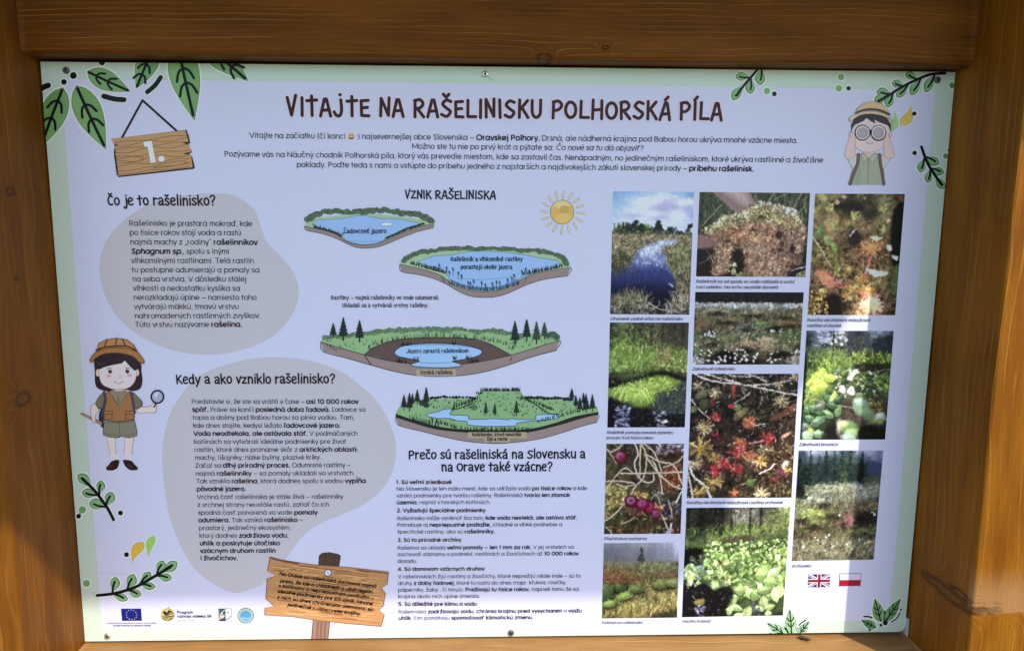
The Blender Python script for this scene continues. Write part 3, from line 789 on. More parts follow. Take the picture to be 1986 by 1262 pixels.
leaf('small leaf in the lower right corner', (1699, 1216), (1669.5, 1200.8), 8.5, 2.3, LG, (118, 165, 112))

def sprig(stem, leaves, w, label):
    I = Ink(lvl=2, clip=True)
    def tear(b, t, hw):
        ax, ay = t[0] - b[0], t[1] - b[1]; L = math.hypot(ax, ay); nx, ny = -ay / L, ax / L
        l, r = [], []
        for i in range(13):
            u = i / 12; h = hw * math.sin(math.pi * u ** 1.35) ** .8 if 0 < u < 1 else 0
            bend = .12 * math.sin(math.pi * u) * hw
            l.append((b[0] + ax * u + nx * (h + bend), b[1] + ay * u + ny * (h + bend)))
            r.append((b[0] + ax * u - nx * (h - bend), b[1] + ay * u - ny * (h - bend)))
        return l + r[::-1][1:-1]
    for b, t, hw in leaves:
        L = math.hypot(t[0] - b[0], t[1] - b[1]); ux, uy = (t[0] - b[0]) / L, (t[1] - b[1]) / L
        tt = (t[0] + ux * 2, t[1] + uy * 2)
        I.poly(tear(b, (tt[0] + ux * 2.4, tt[1] + uy * 2.4), hw + 3.0), GHALO, 1)
        I.poly(tear(b, tt, hw + .6), GRE, 2)
        I.poly(tear(b, t, hw - 1.0), (118, 168, 118), 3)
        I.line([b, (b[0] + ux * L * .4 + uy * 1.2, b[1] + uy * L * .4 - ux * 1.2), (b[0] + ux * L * .74, b[1] + uy * L * .74)], w * .7, K, 5)
    I.line(stem, w + 3, GHALO, 1.5)
    I.line(stem, w, K, 6)
    return I.build('sprig', panel, label)

sprig([(1473, 131), (1454, 152.5), (1439, 170.6), (1428.5, 185.5)], [((1440.6, 167.5), (1421, 193), 8.5), ((1453.6, 151), (1427.7, 149), 8), ((1455.7, 154), (1455.3, 181), 8.5), ((1476.8, 133), (1473.8, 164), 9.5)], 5, 'short sprig hanging from the top edge')
sprig([(1832, 142.9), (1803.5, 145), (1776.4, 155.5), (1749.3, 169), (1725.2, 184), (1703, 197)], [((1778, 154), (1757, 144), 7.5), ((1752, 167.5), (1731, 161.5), 7.5), ((1728, 182.6), (1701, 179), 8.5), ((1719, 187), (1697, 199), 8.5), ((1812.5, 145), (1794.5, 178), 8.5), ((1785.4, 152.5), (1767, 184), 8.5), ((1760, 166), (1740, 188), 8.5), ((1731, 182.6), (1720.7, 207), 8.5)], 5.6, 'long sprig in the upper right corner')
sprig([(1786.3, 285), (1796, 312), (1809.5, 336), (1826, 358.8)], [((1794.5, 304.6), (1820, 316.6), 8.5), ((1791.5, 309), (1784.8, 333), 7.5), ((1805, 327), (1829, 334.7), 7.5), ((1803.5, 330), (1799, 353.6), 7), ((1814, 343.7), (1831, 364.8), 8)], 5.6, 'sprig beside the right edge')
sprig([(160.2, 927), (183, 948.8), (197.5, 967.4), (210.4, 986), (221, 1006.7)], [((177.4, 943), (152.6, 920), 9.5), ((193.2, 957.4), (196, 932.5), 8), ((189, 958.8), (160.7, 954.5), 8.5), ((206, 980), (217, 954.5), 9.5), ((204.7, 981.7), (175, 974.6), 10)], 5.8, 'sprig beside the lower left edge')
sprig([(189, 1153), (223.3, 1149), (260.6, 1138), (295, 1119.4), (332, 1097.4)], [((219, 1146.6), (224.7, 1119.4), 9), ((247.7, 1141), (259, 1113.6), 9.5), ((273.5, 1129.4), (290.7, 1109.3), 8), ((305, 1110.8), (316.5, 1087.8), 9), ((313.6, 1108), (342.5, 1089.5), 9.5), ((305, 1115), (332, 1119.4), 7.5), ((272, 1130.9), (300, 1136.6), 7), ((247.7, 1142.3), (273, 1152.4), 7.5), ((219, 1149.5), (247, 1161), 7)], 5.8, 'long sprig above the logos')

for (x, y, r, c) in ((142.7, 147, 6.7, K), (124.4, 159.5, 5.5, K), (198.2, 121.5, 6, K), (1501.5, 182.6, 4.7, (26, 32, 52)), (1645.4, 171.8, 4.5, (26, 32, 48)), (1773, 220.8, 4.2, (18, 20, 44)),
                  (1773.4, 297, 4.4, (18, 20, 40)), (1842, 291, 4.6, K), (152.8, 1000, 4.8, K), (234, 993.8, 4.8, K), (245.7, 1074.4, 4.8, K), (1494.5, 1227.4, 1.9, (16, 40, 20)), (1561.7, 1229.2, 1.9, (16, 40, 20)),
                  (1747, 1181, 1.9, (16, 36, 20)), (1716.5, 1206.8, 4.5, (16, 30, 20)), (1708.5, 1210.9, 2.7, (16, 30, 20)), (1686.6, 1220.2, 2.3, (16, 30, 20)),
                  (1487.3, 176.9, 6.2, GR2), (1631, 150, 6.4, GR2), (1626.7, 171.8, 6.3, GR2), (1846, 166, 5.8, (84, 128, 78)), (1834, 303, 5.5, (88, 128, 84)), (160.2, 987.5, 7, GR1), (168, 1130, 6.8, GR1)):
    I = Ink(lvl=2, clip=True)
    if r > 3: I.ell(x, y, r + 2.2, r + 2.2, GHALO, 1)
    I.ell(x, y, r, r, c).build('dot', panel)
for pts, w, c in (([(74, 177), (84, 170), (94, 166)], 11, K), ([(201.6, 187), (222.6, 192.5), (241, 194)], 10, K), ([(286, 179), (301, 166), (312, 150.5)], 9, K),
                  ([(1549.5, 1211), (1555, 1206), (1562.5, 1201)], 2.8, (14, 14, 34)), ([(1498, 1231), (1508, 1236)], 3, (16, 40, 20)), ([(1675.2, 1194.4), (1683, 1194.3), (1690.5, 1196.5)], 3.2, (16, 18, 44)), ([(1729, 1204.5), (1738.5, 1198), (1745, 1187)], 2.8, (16, 30, 28))):
    Ink(lvl=2, clip=True).line(pts, w + 3.5, GHALO, 1).line(pts, w, c, 2).build('dash', panel)
def drop(tip, rnd_, w, col, edge, label):
    ax, ay = rnd_[0] - tip[0], rnd_[1] - tip[1]; L = math.hypot(ax, ay); nx, ny = -ay / L, ax / L
    def shp(k):
        l, r = [], []
        for i in range(15):
            u = i / 14; h = (w + k) * math.sin(math.pi * u ** 1.9) ** .85 if 0 < u < 1 else 0
            b = -w * .55 * math.sin(math.pi * u)
            l.append((tip[0] + ax * u + nx * (h + b), tip[1] + ay * u + ny * (h + b))); r.append((tip[0] + ax * u - nx * (h - b), tip[1] + ay * u - ny * (h - b)))
        return l + r[::-1][1:-1]
    Ink(lvl=2).poly(shp(2.4), (226, 230, 214), 1).poly(shp(0), edge, 2).poly(shp(-1.1), col, 3).build('petal', panel, label)
drop((1766, 202), (1747, 244), 10.5, (196, 176, 84), (150, 140, 80), 'yellow petal by the boy')
drop((1735, 213), (1728, 256), 8, (150, 190, 130), (120, 160, 110), 'pale green petal behind the boy')
drop((256.3, 1094), (279, 1050), 10.5, (196, 168, 62), (140, 130, 70), 'yellow petal by the lower left edge')
drop((289.3, 1082), (299, 1037), 8, (140, 190, 92), (100, 150, 80), 'bright green petal by the lower left edge')

# hanging number board
F1 = (0, 0, 3.819)
I = Ink(F1, lvl=2)
I.line([(895, 1040), (1057, 745), (1325, 985)], 17, (44, 18, 26), 2, sm=False)
I.poly([(826, 1030), (1384, 962), (1400, 1012), (1412, 1062), (1396, 1068), (1424, 1130), (1400, 1140), (1424, 1160), (1446, 1242), (1436, 1252), (880, 1314), (866, 1290), (845, 1140), (850, 1075)], (44, 22, 24), 3)
pl = I.build('number_board_drawing', panel, 'drawn wooden board hanging on a cord')
I = Ink(F1, lvl=4)
I.poly([(830, 1030), (1374, 966), (1390, 1020), (1398, 1052), (1352, 1058), (1404, 1078), (1416, 1126), (1352, 1140), (1416, 1150), (1430, 1240), (880, 1304), (862, 1150), (850, 1142), (862, 1134), (846, 1085), (880, 1072), (840, 1066)], (172, 140, 98), 4)
for y0, am in ((1040, 6), (1062, 10), (1090, 5), (1112, 12), (1148, 8), (1180, 14), (1215, 10), (1250, 6), (1275, 5)):
    I.line([(855 + 550 * t / 8, y0 + 20 - 60 * t / 8 + am * math.sin(t * 1.3 + y0)) for t in range(9)], 3.2, (92, 62, 40), 5)
I.line([(870, 1180), (980, 1160), (1065, 1172), (1000, 1200), (880, 1210)], 3.5, (92, 62, 40), 5)
I.line([(1130, 1250), (1200, 1215), (1330, 1195), (1385, 1205), (1300, 1228), (1150, 1246)], 3.5, (92, 62, 40), 5)
I.build('plank', pl, 'brown plank with drawn grain')
Ink(F1, lvl=7).poly([(1064, 1052), (1126, 1044), (1157, 1204), (1118, 1210), (1098, 1090), (1072, 1088)], (212, 212, 222)).ell(1199, 1178, 23, 22, (212, 212, 222)).build('number', pl, 'white figure 1 with a full stop')

# sun
FS = (760, 360, 4.855)
I = Ink(FS, lvl=2)
I.ell(1603, 250, 114, 117, (120, 105, 66), 2).ell(1603, 250, 109, 112, (196, 168, 98), 3)
I.poly([(1500, 220), (1560, 150), (1640, 150), (1690, 200), (1640, 190), (1580, 220), (1540, 200)], (212, 192, 140), 4, True)
I.poly([(1540, 300), (1600, 260), (1680, 280), (1690, 320), (1620, 350), (1550, 340)], (206, 180, 108), 4, True)
I.ell(1622, 225, 42, 36, (184, 154, 86), 5)
sd = I.build('sun_drawing', panel, 'drawn ochre sun')
I = Ink(FS, lvl=2)
for k in range(16):
    a = math.pi * 2 * k / 16 + .05
    x, y = 1607 + 173 * math.cos(a), 253 + 168 * math.sin(a)
    I.ell(x, y, 40, 11, (128, 116, 78), 2, a + .12).ell(x, y, 36, 7.5, (214, 204, 164), 3, a + .12)
I.build('rays', sd)

# the four bog sections
SOIL, SOILE, GRA, WAT, BUSH = (136, 124, 122), (40, 34, 36), (150, 182, 148), (140, 178, 224), (78, 102, 78)
def outline(I, pts, w, lvl): I.line(pts, w, (26, 30, 34), lvl, sm=True)
def bushes(f, path, r, col, parent, seed, name='bushes', lvl=5):
    rnd = random.Random(seed); I = Ink(f, lvl=lvl)
    p = catmull(path, 5)
    acc = []
    for i in range(len(p)):
        if i == 0 or math.hypot(p[i][0] - acc[-1][0], p[i][1] - acc[-1][1]) > r * .55: acc.append(p[i])
    bl = [(x + rnd.uniform(-.2, .2) * r, y + rnd.uniform(-.35, .35) * r, r * rnd.uniform(.65, 1.1)) for x, y in acc]
    def blob(x, y, q, s):
        rs = random.Random(s)
        return [(x + q * math.cos(t) * rs.uniform(.86, 1.14) * 1.15, y + q * math.sin(t) * rs.uniform(.86, 1.14) * .9) for t in [k * math.pi / 7 for k in range(14)]]
    for i, (x, y, q) in enumerate(bl): I.poly(blob(x, y, q + r * .10, i), (24, 32, 30), lvl)
    for i, (x, y, q) in enumerate(bl): I.poly(blob(x, y, q, i), col if i % 3 else tuple(int(v * 1.1) for v in col), lvl + 1)
    for i, (x, y, q) in enumerate(bl):
        for k in range(2):
            a = rnd.uniform(2.6, 5.8); qq = q * rnd.uniform(.3, .8); yy = y + rnd.uniform(0, .4) * q
            I.line([(x + qq * math.cos(a + d), yy + qq * math.sin(a + d)) for d in (-.5, 0, .5)], r * .12, (20, 28, 26), lvl + 2)
    return I.build(name, parent)
def tufts(I, pts, h, w, col, lvl, seed, per=3, jit=10):
    rnd = random.Random(seed)
    for x, y in pts:
        for k in range(per):
            bx = x + rnd.uniform(-jit, jit)
            I.line([(bx, y + rnd.uniform(-2, 3)), (bx + rnd.uniform(-.35, .35) * h, y - h * rnd.uniform(.6, 1.2))], w, col, lvl, False, taper=(1.3, .5))
def fir(f, x, y, h, w, parent, col=(34, 50, 46), seed=0):
    I = Ink(f, lvl=9); rnd = random.Random(seed + int(x))
    I.line([(x, y), (x, y - h * .35)], w * .12, (24, 26, 26), 8, False)
    L, Rt = [], []
    n = 6
    for i in range(n):
        t = i / n; yb = y - h * (.2 + .8 * t); wd = w / 2 * (1 - t) ** .85
        L += [(x - wd * rnd.uniform(.88, 1.1), yb + h * .02), (x - wd * .62, yb - h * .05)]
        Rt += [(x + wd * rnd.uniform(.88, 1.1), yb + h * .02), (x + wd * .62, yb - h * .05)]
    I.poly(L + [(x, y - h)] + Rt[::-1], col, 9)
    for k in range(5):
        yy = y - h * rnd.uniform(.25, .7); xx = x + rnd.uniform(-.2, .2) * w
        I.line([(xx - w * .08, yy), (xx, yy + h * .02), (xx + w * .08, yy - h * .01)], w * .035, (18, 26, 26), 10)
    I.build('fir_tree', parent)
DK = (42, 58, 56)

f = (560, 380, 5.26)
front = [(163, 310), (270, 330), (400, 360), (490, 395), (545, 435), (600, 465), (680, 490), (780, 498), (880, 488), (980, 455), (1100, 400), (1220, 345), (1340, 310), (1475, 290)]
bot = [(1472, 328), (1350, 355), (1240, 392), (1120, 440), (1000, 490), (900, 522), (790, 533), (690, 525), (600, 490), (520, 450), (430, 412), (320, 380), (182, 350)]
I = Ink(f, lvl=2); I.poly(catmull(front, 4) + catmull(bot, 4), SOIL); outline(I, front + bot[:1], 5, 3); outline(I, bot + front[:1], 5, 3)
d1 = I.build('lake_section_drawing', panel, 'first section: glacial lake')
I = Ink(f, lvl=3); I.poly(catmull([(163, 305), (195, 260), (300, 225), (420, 210), (750, 180), (1100, 205), (1380, 245), (1482, 280)] + [(1475, 292)], 4) + catmull(front[::-1], 4), GRA); I.build('grass', d1)
wat = [(245, 278), (300, 248), (420, 241), (560, 226), (680, 206), (760, 200), (830, 210), (960, 232), (1110, 235), (1230, 255), (1345, 285), (1280, 310), (1180, 342), (1090, 385), (1000, 432), (940, 466), (880, 486), (780, 495), (690, 487), (600, 460), (540, 415), (480, 385), (400, 355), (300, 322), (255, 300)]
I = Ink(f, lvl=4); I.poly(wat, WAT, 4, True); I.line(wat, 4, (60, 96, 120), 5, True, True)
I.line([(600, 455), (700, 462), (800, 464), (930, 462)], 2.5, (80, 120, 165), 5)
I.poly([(930, 292), (985, 268), (1050, 275), (1062, 290), (1030, 306), (960, 306)], (110, 130, 150), 5, True).poly([(940, 290), (985, 272), (1045, 279), (1055, 290), (1025, 301), (960, 301)], (214, 220, 234), 6, True)
I.build('water', d1)
I = Ink(f, lvl=6); I.line([(265, 318), (340, 335), (420, 358), (500, 385), (540, 412)], 20, DK, 6); tufts(I, [(270 + 45 * i, 312 + 14 * i) for i in range(7)], 26, 5, (24, 36, 36), 7, 3, 4, 22); I.build('shore_plants', d1)
I = Ink(f, lvl=6); I.line([(1375, 285), (1300, 305), (1200, 335), (1090, 388), (990, 432)], 18, DK, 6)
tufts(I, [(1370 - 45 * i, 292 + 17 * i) for i in range(9)], 26, 5, (24, 36, 36), 7, 3, 4, 22); I.build('shore_plants', d1)
bushes(f, [(195, 235), (260, 200), (350, 165), (450, 152), (600, 162), (720, 162), (830, 157), (950, 142), (1080, 155), (1200, 178), (1300, 178), (1400, 222), (1455, 252)], 30, BUSH, d1, 5)
lettering('lettering', d1, [('Ľadovcové jazero', 667, 452.4, 750.5, 452.4)], True, w=.115, col=(16, 24, 50), lvl=9)

f = FS
front = [(75, 740), (300, 790), (460, 845), (560, 920), (650, 960), (760, 988), (880, 997), (1000, 985), (1100, 950), (1200, 895), (1260, 865), (1400, 815), (1680, 775)]
bot = [(1650, 850), (1450, 880), (1320, 915), (1220, 955), (1100, 1010), (980, 1045), (860, 1052), (740, 1040), (620, 990), (500, 920), (380, 870), (240, 835), (90, 808)]
I = Ink(f, lvl=2); I.poly(catmull(front, 4) + catmull(bot, 4), SOIL); outline(I, front + bot[:1], 5, 3); outline(I, bot + front[:1], 5, 3)
I.line([(472, 850), (495, 918)], 5, (26, 30, 34), 4, False).line([(1268, 862), (1252, 912)], 5, (26, 30, 34), 4, False)
d2 = I.build('lake_section_drawing', panel, 'second section: lake being overgrown')
I = Ink(f, lvl=3); I.poly(catmull([(75, 735), (95, 690), (180, 640), (400, 600), (800, 585), (1200, 595), (1500, 630), (1640, 685), (1685, 760), (1680, 775)], 4) + catmull(front[::-1], 4), GRA); I.build('grass', d2)
wat = [(240, 722), (320, 690), (400, 662), (560, 650), (700, 624), (850, 617), (1000, 623), (1180, 640), (1300, 662), (1450, 690), (1540, 702), (1582, 738), (1555, 768), (1400, 802), (1260, 850), (1180, 890), (1090, 945), (980, 978), (880, 988), (760, 978), (650, 945), (560, 890), (520, 840), (430, 780), (330, 752)]
I = Ink(f, lvl=4); I.poly(wat, WAT, 4, True); I.line(wat, 4, (60, 96, 120), 5, True, True); I.line([(590, 865), (740, 880), (880, 882), (1030, 868), (1220, 822)], 3, (80, 120, 165), 5)
I.line([(560, 895), (700, 950), (880, 968), (1060, 945), (1180, 890)], 26, (96, 130, 168), 5); I.build('water', d2)
I = Ink(f, lvl=6)
tufts(I, [(190 + 26 * i, 738 + 7 * i) for i in range(13)], 34, 6, (26, 40, 40), 6, 11, 5, 16)
tufts(I, [(560 + 34 * i, 925 + 62 * math.sin(math.pi * i / 19)) for i in range(20)], 34, 5, (34, 52, 70), 6, 12, 4, 18)
tufts(I, [(1250 + 28 * i, 838 - 6 * i) for i in range(13)], 34, 6, (30, 46, 48), 6, 13, 5, 15)
rnd = random.Random(4)
for x, y in ((445, 790), (515, 820), (540, 850), (575, 850), (625, 880), (655, 900), (720, 950), (740, 960), (770, 960), (845, 975), (880, 980), (945, 980), (985, 970), (1015, 965), (1090, 935), (1130, 920), (1150, 910), (1225, 860), (1260, 850)):
    t = y - rnd.uniform(35, 70)
    I.line([(x, y), (x + rnd.uniform(-5, 5), t)], 4, (34, 56, 96), 7, False).ell(x, t, 8, 13, (30, 52, 92), 8).line([(x, t + 26), (x + 14, t + 12)], 5, (34, 56, 96), 7, False)
I.build('shore_plants', d2)
bushes(f, [(112, 705), (180, 662), (260, 630), (400, 608), (560, 598), (750, 592), (900, 592), (1080, 597), (1250, 608), (1400, 618), (1540, 648), (1620, 692), (1648, 742)], 23, BUSH, d2, 6)
lettering('lettering', d2, [('Rašelinník a vlhkomilné rastliny', 874, 506.4, 1014, 506.4), ('porastajú okolie jazera', 893.3, 521.7, 994, 521.7)], True, w=.115, col=(16, 24, 50), lvl=9)

f = (600, 600, 3.819)
front = [(85, 240), (250, 290), (410, 335), (560, 372), (740, 400), (950, 425), (1130, 405), (1300, 380), (1500, 335), (1650, 290), (1855, 232)]
bot = [(1825, 303), (1650, 350), (1460, 415), (1300, 460), (1150, 485), (980, 495), (800, 488), (620, 455), (460, 412), (280, 360), (105, 312)]
I = Ink(f, lvl=2); I.poly(catmull(front, 4) + catmull(bot, 4), SOIL); outline(I, front + bot[:1], 5, 3); outline(I, bot + front[:1], 5, 3)
I.line([(410, 337), (440, 385), (460, 412)], 6, (30, 20, 20), 4).line([(1502, 350), (1488, 378)], 5, (30, 20, 20), 4)
d3 = I.build('lake_section_drawing', panel, 'third section: shrinking lake, peat forming')
I = Ink(f, lvl=3); I.poly(catmull([(85, 235), (110, 205), (200, 185), (500, 165), (900, 145), (1300, 165), (1750, 185), (1840, 205), (1855, 232)], 4) + catmull(front[::-1], 4), (132, 172, 126))
rnd = random.Random(8)
tufts(I, [(rnd.uniform(120, 430), rnd.uniform(215, 300)) for k in range(26)] + [(rnd.uniform(1450, 1800), rnd.uniform(215, 290)) for k in range(24)], 12, 3, (40, 66, 46), 4, 2, 2, 8)
tufts(I, [(440 + 56 * i, 290 - 90 * math.sin(math.pi * i / 19) ** .6) for i in range(20)], 30, 4, (24, 40, 30), 7, 5, 4, 24); I.build('grass', d3)
I = Ink(f, lvl=5); I.poly([(410, 332), (480, 280), (600, 235), (750, 213), (980, 207), (1200, 215), (1330, 250), (1490, 335), (1300, 380), (1130, 405), (950, 412), (750, 400), (560, 370)], (86, 74, 72), 5)
I.line([(410, 332), (480, 280), (600, 235), (750, 213), (980, 207), (1200, 215), (1330, 250), (1490, 335)], 5, (24, 22, 22), 6); I.build('peat', d3)
wat = [(632, 318), (660, 285), (720, 264), (850, 252), (1000, 252), (1150, 266), (1250, 290), (1280, 315), (1240, 345), (1130, 370), (1062, 382), (1130, 408), (1080, 425), (950, 430), (800, 422), (752, 406), (815, 380), (740, 362), (660, 345)]
I = Ink(f, lvl=6); I.poly(wat, (146, 186, 230), 6, True); I.line(wat, 5, (28, 36, 46), 7, True, True); I.line([(720, 268), (860, 262), (1000, 262), (1180, 282)], 3, (80, 110, 140), 7).line([(800, 388), (940, 396), (1080, 388)], 3, (60, 90, 120), 7)
tufts(I, [(700, 265), (740, 262), (1080, 258), (660, 390), (700, 392), (1200, 388), (1240, 384), (790, 372), (1075, 366), (1180, 360)], 24, 4.5, (22, 26, 28), 8, 9, 6, 20); I.build('water', d3)
bushes(f, [(120, 212), (160, 202), (300, 190), (430, 178), (520, 162), (640, 152), (760, 152), (900, 142), (1000, 152), (1100, 147), (1250, 162), (1360, 158), (1440, 168), (1560, 190)], 19, (90, 124, 92), d3, 7)
bushes(f, [(1770, 200), (1800, 188), (1830, 208)], 24, (62, 92, 74), d3, 9)
for i, (x, y, h, w) in enumerate(((178, 208, 112, 62), (253, 228, 176, 84), (373, 238, 164, 80), (1523, 258, 180, 80), (1610, 232, 166, 78), (1682, 252, 170, 76), (1742, 218, 130, 66))): fir(f, x, y, h, w, d3, (30, 46, 42) if i < 5 else (50, 72, 62), i)
I = Ink(f, lvl=8); I.poly([(792, 446), (798, 440), (1082, 440), (1088, 446), (1088, 486), (1082, 491), (798, 491), (792, 486)], (160, 150, 128), 8); I.build('label_plate', d3)
lettering('lettering', d3, [('Jazero zarastá rašelinníkom', 788.5, 684.3, 909, 683.5), ('Vzniká rašelina', 815.2, 725.2, 877.8, 725)], True, w=.115, col=(14, 18, 30), lvl=10)

f = (750, 740, 4.514)
ptop = [(78, 278), (250, 335), (450, 388), (650, 413), (800, 420), (1000, 424), (1230, 414), (1450, 365), (1650, 300), (1855, 262)]
stop = [(80, 308), (250, 362), (450, 415), (700, 440), (950, 450), (1230, 440), (1500, 378), (1700, 320), (1852, 287)]
bot = [(1835, 355), (1700, 390), (1500, 455), (1300, 505), (1050, 535), (900, 537), (700, 520), (500, 480), (300, 430), (105, 380)]
I = Ink(f, lvl=2); I.poly(catmull(stop, 4) + catmull(bot, 4), SOIL); outline(I, bot + stop[:1], 5, 3); outline(I, stop + bot[:1], 5, 3)
d4 = I.build('bog_section_drawing', panel, 'fourth section: raised living bog')
I = Ink(f, lvl=3); I.poly(catmull(ptop, 4) + catmull(stop[::-1], 4), (34, 34, 34)); I.build('peat', d4)
gtop = [(78, 275), (110, 220), (180, 190), (380, 152), (600, 140), (760, 140), (800, 110), (835, 80), (1000, 75), (1165, 80), (1210, 130), (1400, 150), (1600, 160), (1700, 190), (1840, 215), (1855, 262)]
I = Ink(f, lvl=4); I.poly(gtop + catmull(ptop[::-1], 4), (126, 166, 122))
rnd = random.Random(21)
tufts(I, [(rnd.uniform(800, 1240), rnd.uniform(100, 300)) for k in range(70)] + [(rnd.uniform(380, 800), rnd.uniform(165, 240)) for k in range(36)] + [(rnd.uniform(1250, 1680), rnd.uniform(180, 270)) for k in range(30)] + [(rnd.uniform(150, 700), rnd.uniform(285, 350)) for k in range(26)], 15, 4, (30, 54, 34), 5, 22, 2, 10)
tufts(I, [(800 + 19 * i, 78 + (24 if i < 2 else 0)) for i in range(20)] + [(1190 + 28 * i, 150 + 10 * i) for i in range(10)] + [(780 - 22 * i, 150 + 9 * i) for i in range(10)], 26, 5, (20, 40, 26), 6, 23, 5, 16)
tufts(I, [(700 + 26 * i, 425) for i in range(22)] + [(400 + 30 * i, 345 + 8 * i) for i in range(9)] + [(1340 + 40 * i, 350 - 11 * i) for i in range(12)] + [(220 + 34 * i, 325 + 9 * i) for i in range(8)], 30, 5, (20, 40, 26), 8, 24, 4, 18)
I.line([(740, 190), (650, 225), (570, 245)], 9, (24, 44, 30), 6).line([(1225, 150), (1330, 215), (1420, 275), (1500, 280)], 9, (24, 44, 30), 6); I.build('grass', d4)
wat = [(340, 288), (440, 262), (500, 240), (575, 237), (555, 285), (650, 290), (715, 297), (725, 325), (850, 325), (950, 320), (1060, 330), (1095, 318), (1150, 328), (1300, 325), (1312, 290), (1480, 282), (1520, 300), (1470, 325), (1340, 335), (1200, 350), (1140, 362), (1120, 383), (900, 388), (760, 380), (705, 372), (700, 345), (620, 338), (540, 318), (440, 318)]
I = Ink(f, lvl=6); I.poly(wat, (146, 186, 230), 6, True, 3); I.line(wat, 5, (24, 44, 44), 7, True, True); I.build('water', d4)
bushes(f, [(390, 142), (500, 132), (640, 132), (770, 142)], 13, (30, 42, 36), d4, 12); bushes(f, [(1225, 138), (1350, 140), (1500, 142), (1620, 155)], 16, (34, 46, 40), d4, 13)
bushes(f, [(320, 180), (335, 195), (350, 205)], 28, (42, 62, 50), d4, 14); bushes(f, [(735, 205), (750, 215), (765, 225)], 24, (80, 116, 84), d4, 15)
for i, (x, y, h, w) in enumerate(((152, 245, 140, 66), (200, 255, 165, 70), (226, 205, 108, 52), (268, 195, 135, 64), (347, 205, 165, 70), (1620, 158, 105, 60), (1655, 225, 115, 52), (1690, 262, 135, 60), (1722, 205, 115, 52), (1745, 268, 170, 70), (1800, 258, 155, 66), (868, 294, 126, 48), (945, 296, 112, 48), (1135, 294, 135, 62))):
    fir(f, x, y, h, w, d4, (30, 44, 42) if i < 11 else (34, 62, 48), i + 20)
I = Ink(f, lvl=9); I.poly([(708, 446), (716, 438), (1217, 438), (1225, 446), (1225, 484), (1217, 491), (1080, 491), (1080, 527), (855, 527), (855, 491), (716, 491), (708, 484)], (160, 150, 130), 8); I.build('label_plate', d4)
lettering('lettering', d4, [('Rašelinisko, ktoré neustále', 915.5, 844.8, 1011.4, 844.5), ('žije a rastie', 944.3, 853.4, 984.4, 853.4)], True, w=.125, col=(14, 16, 20), lvl=11)

# girl
f = (0, 620, 3.7125); SKN, SKE = (212, 198, 198), (150, 120, 112)
girl_limbs = []
I = Ink(f, lvl=3); I.poly([(690, 598), (658, 620), (652, 660), (660, 700), (668, 738), (690, 738), (692, 690), (716, 640)], SKE, 3, True).poly([(692, 602), (662, 622), (656, 660), (664, 700), (671, 734), (687, 734), (688, 690), (712, 640)], SKN, 4, True); girl_limbs.append((I, 'arm'))
I = Ink(f, lvl=3); I.poly([(985, 640), (1000, 672), (1060, 668), (1120, 668), (1132, 640), (1126, 606), (1100, 600), (1078, 620), (1010, 624)], SKE, 3, True).poly([(988, 642), (1002, 668), (1060, 664), (1117, 663), (1128, 640), (1122, 610), (1102, 604), (1078, 625), (1010, 629)], SKN, 4, True); girl_limbs.append((I, 'arm'))
I = Ink(f, lvl=3); I.poly([(764, 838), (832, 842), (842, 968), (796, 970)], SKE, 3).poly([(767, 838), (829, 842), (838, 968), (799, 970)], SKN, 4); girl_limbs.append((I, 'leg'))
I = Ink(f, lvl=3); I.poly([(900, 848), (967, 842), (952, 970), (894, 968)], SKE, 3).poly([(903, 848), (963, 842), (948, 970), (897, 968)], SKN, 4); girl_limbs.append((I, 'leg'))
I = Ink(f, lvl=3)
I.poly([(822, 490), (896, 490), (884, 545), (850, 552)], (196, 176, 172), 5)
I.ell(708, 380, 17, 28, SKE, 6).ell(708, 380, 14, 25, (214, 190, 180), 7).ell(990, 378, 16, 27, SKE, 6).ell(990, 378, 13, 24, (214, 190, 180), 7)
fc = [(718, 340), (722, 420), (745, 465), (800, 492), (855, 499), (920, 490), (965, 455), (985, 400), (985, 330), (940, 270), (850, 258), (760, 275)]
I.poly(fc, (206, 200, 206), 8, True).line(fc, 3, SKE, 8.5, True, True)
for x, y in ((797, 369), (921, 368)): I.ell(x, y, 14, 15, (20, 18, 24), 9).ell(x + 4, y - 5, 4, 4, (200, 200, 210), 9.5)
I.line([(770, 352), (788, 344), (806, 347)], 4, (60, 46, 44), 9).line([(908, 346), (926, 343), (942, 352)], 4, (60, 46, 44), 9)
I.ell(787, 402, 19, 9, (196, 150, 158), 9).ell(937, 396, 19, 9, (196, 150, 158), 9)
I.line([(862, 394), (874, 404), (866, 416), (856, 416)], 3, (150, 120, 120), 9).line([(825, 440), (842, 453), (864, 456), (890, 440)], 4, (120, 90, 92), 9)
girl = I.build('girl_drawing', panel, 'drawn girl explorer with helmet hat and magnifying glass')
for I, nm in girl_limbs: I.build(nm, girl)
HAIR = (44, 36, 42)
I = Ink(f, lvl=2); I.poly([(690, 330), (684, 400), (690, 470), (720, 500), (790, 515), (850, 500), (900, 500), (960, 512), (1010, 495), (1028, 440), (1020, 370), (1010, 310), (900, 240), (760, 250)], HAIR, 2, True)
I.poly([(684, 345), (679, 280), (720, 245), (850, 228), (960, 245), (1010, 290), (1010, 340), (975, 366), (940, 335), (903, 292), (880, 312), (820, 322), (760, 337), (720, 355)], HAIR, 10)
I.line([(700, 300), (730, 320), (760, 310)], 4, (84, 72, 76), 10.5); I.build('hair', girl)
I = Ink(f, lvl=11); BR = (152, 110, 66)
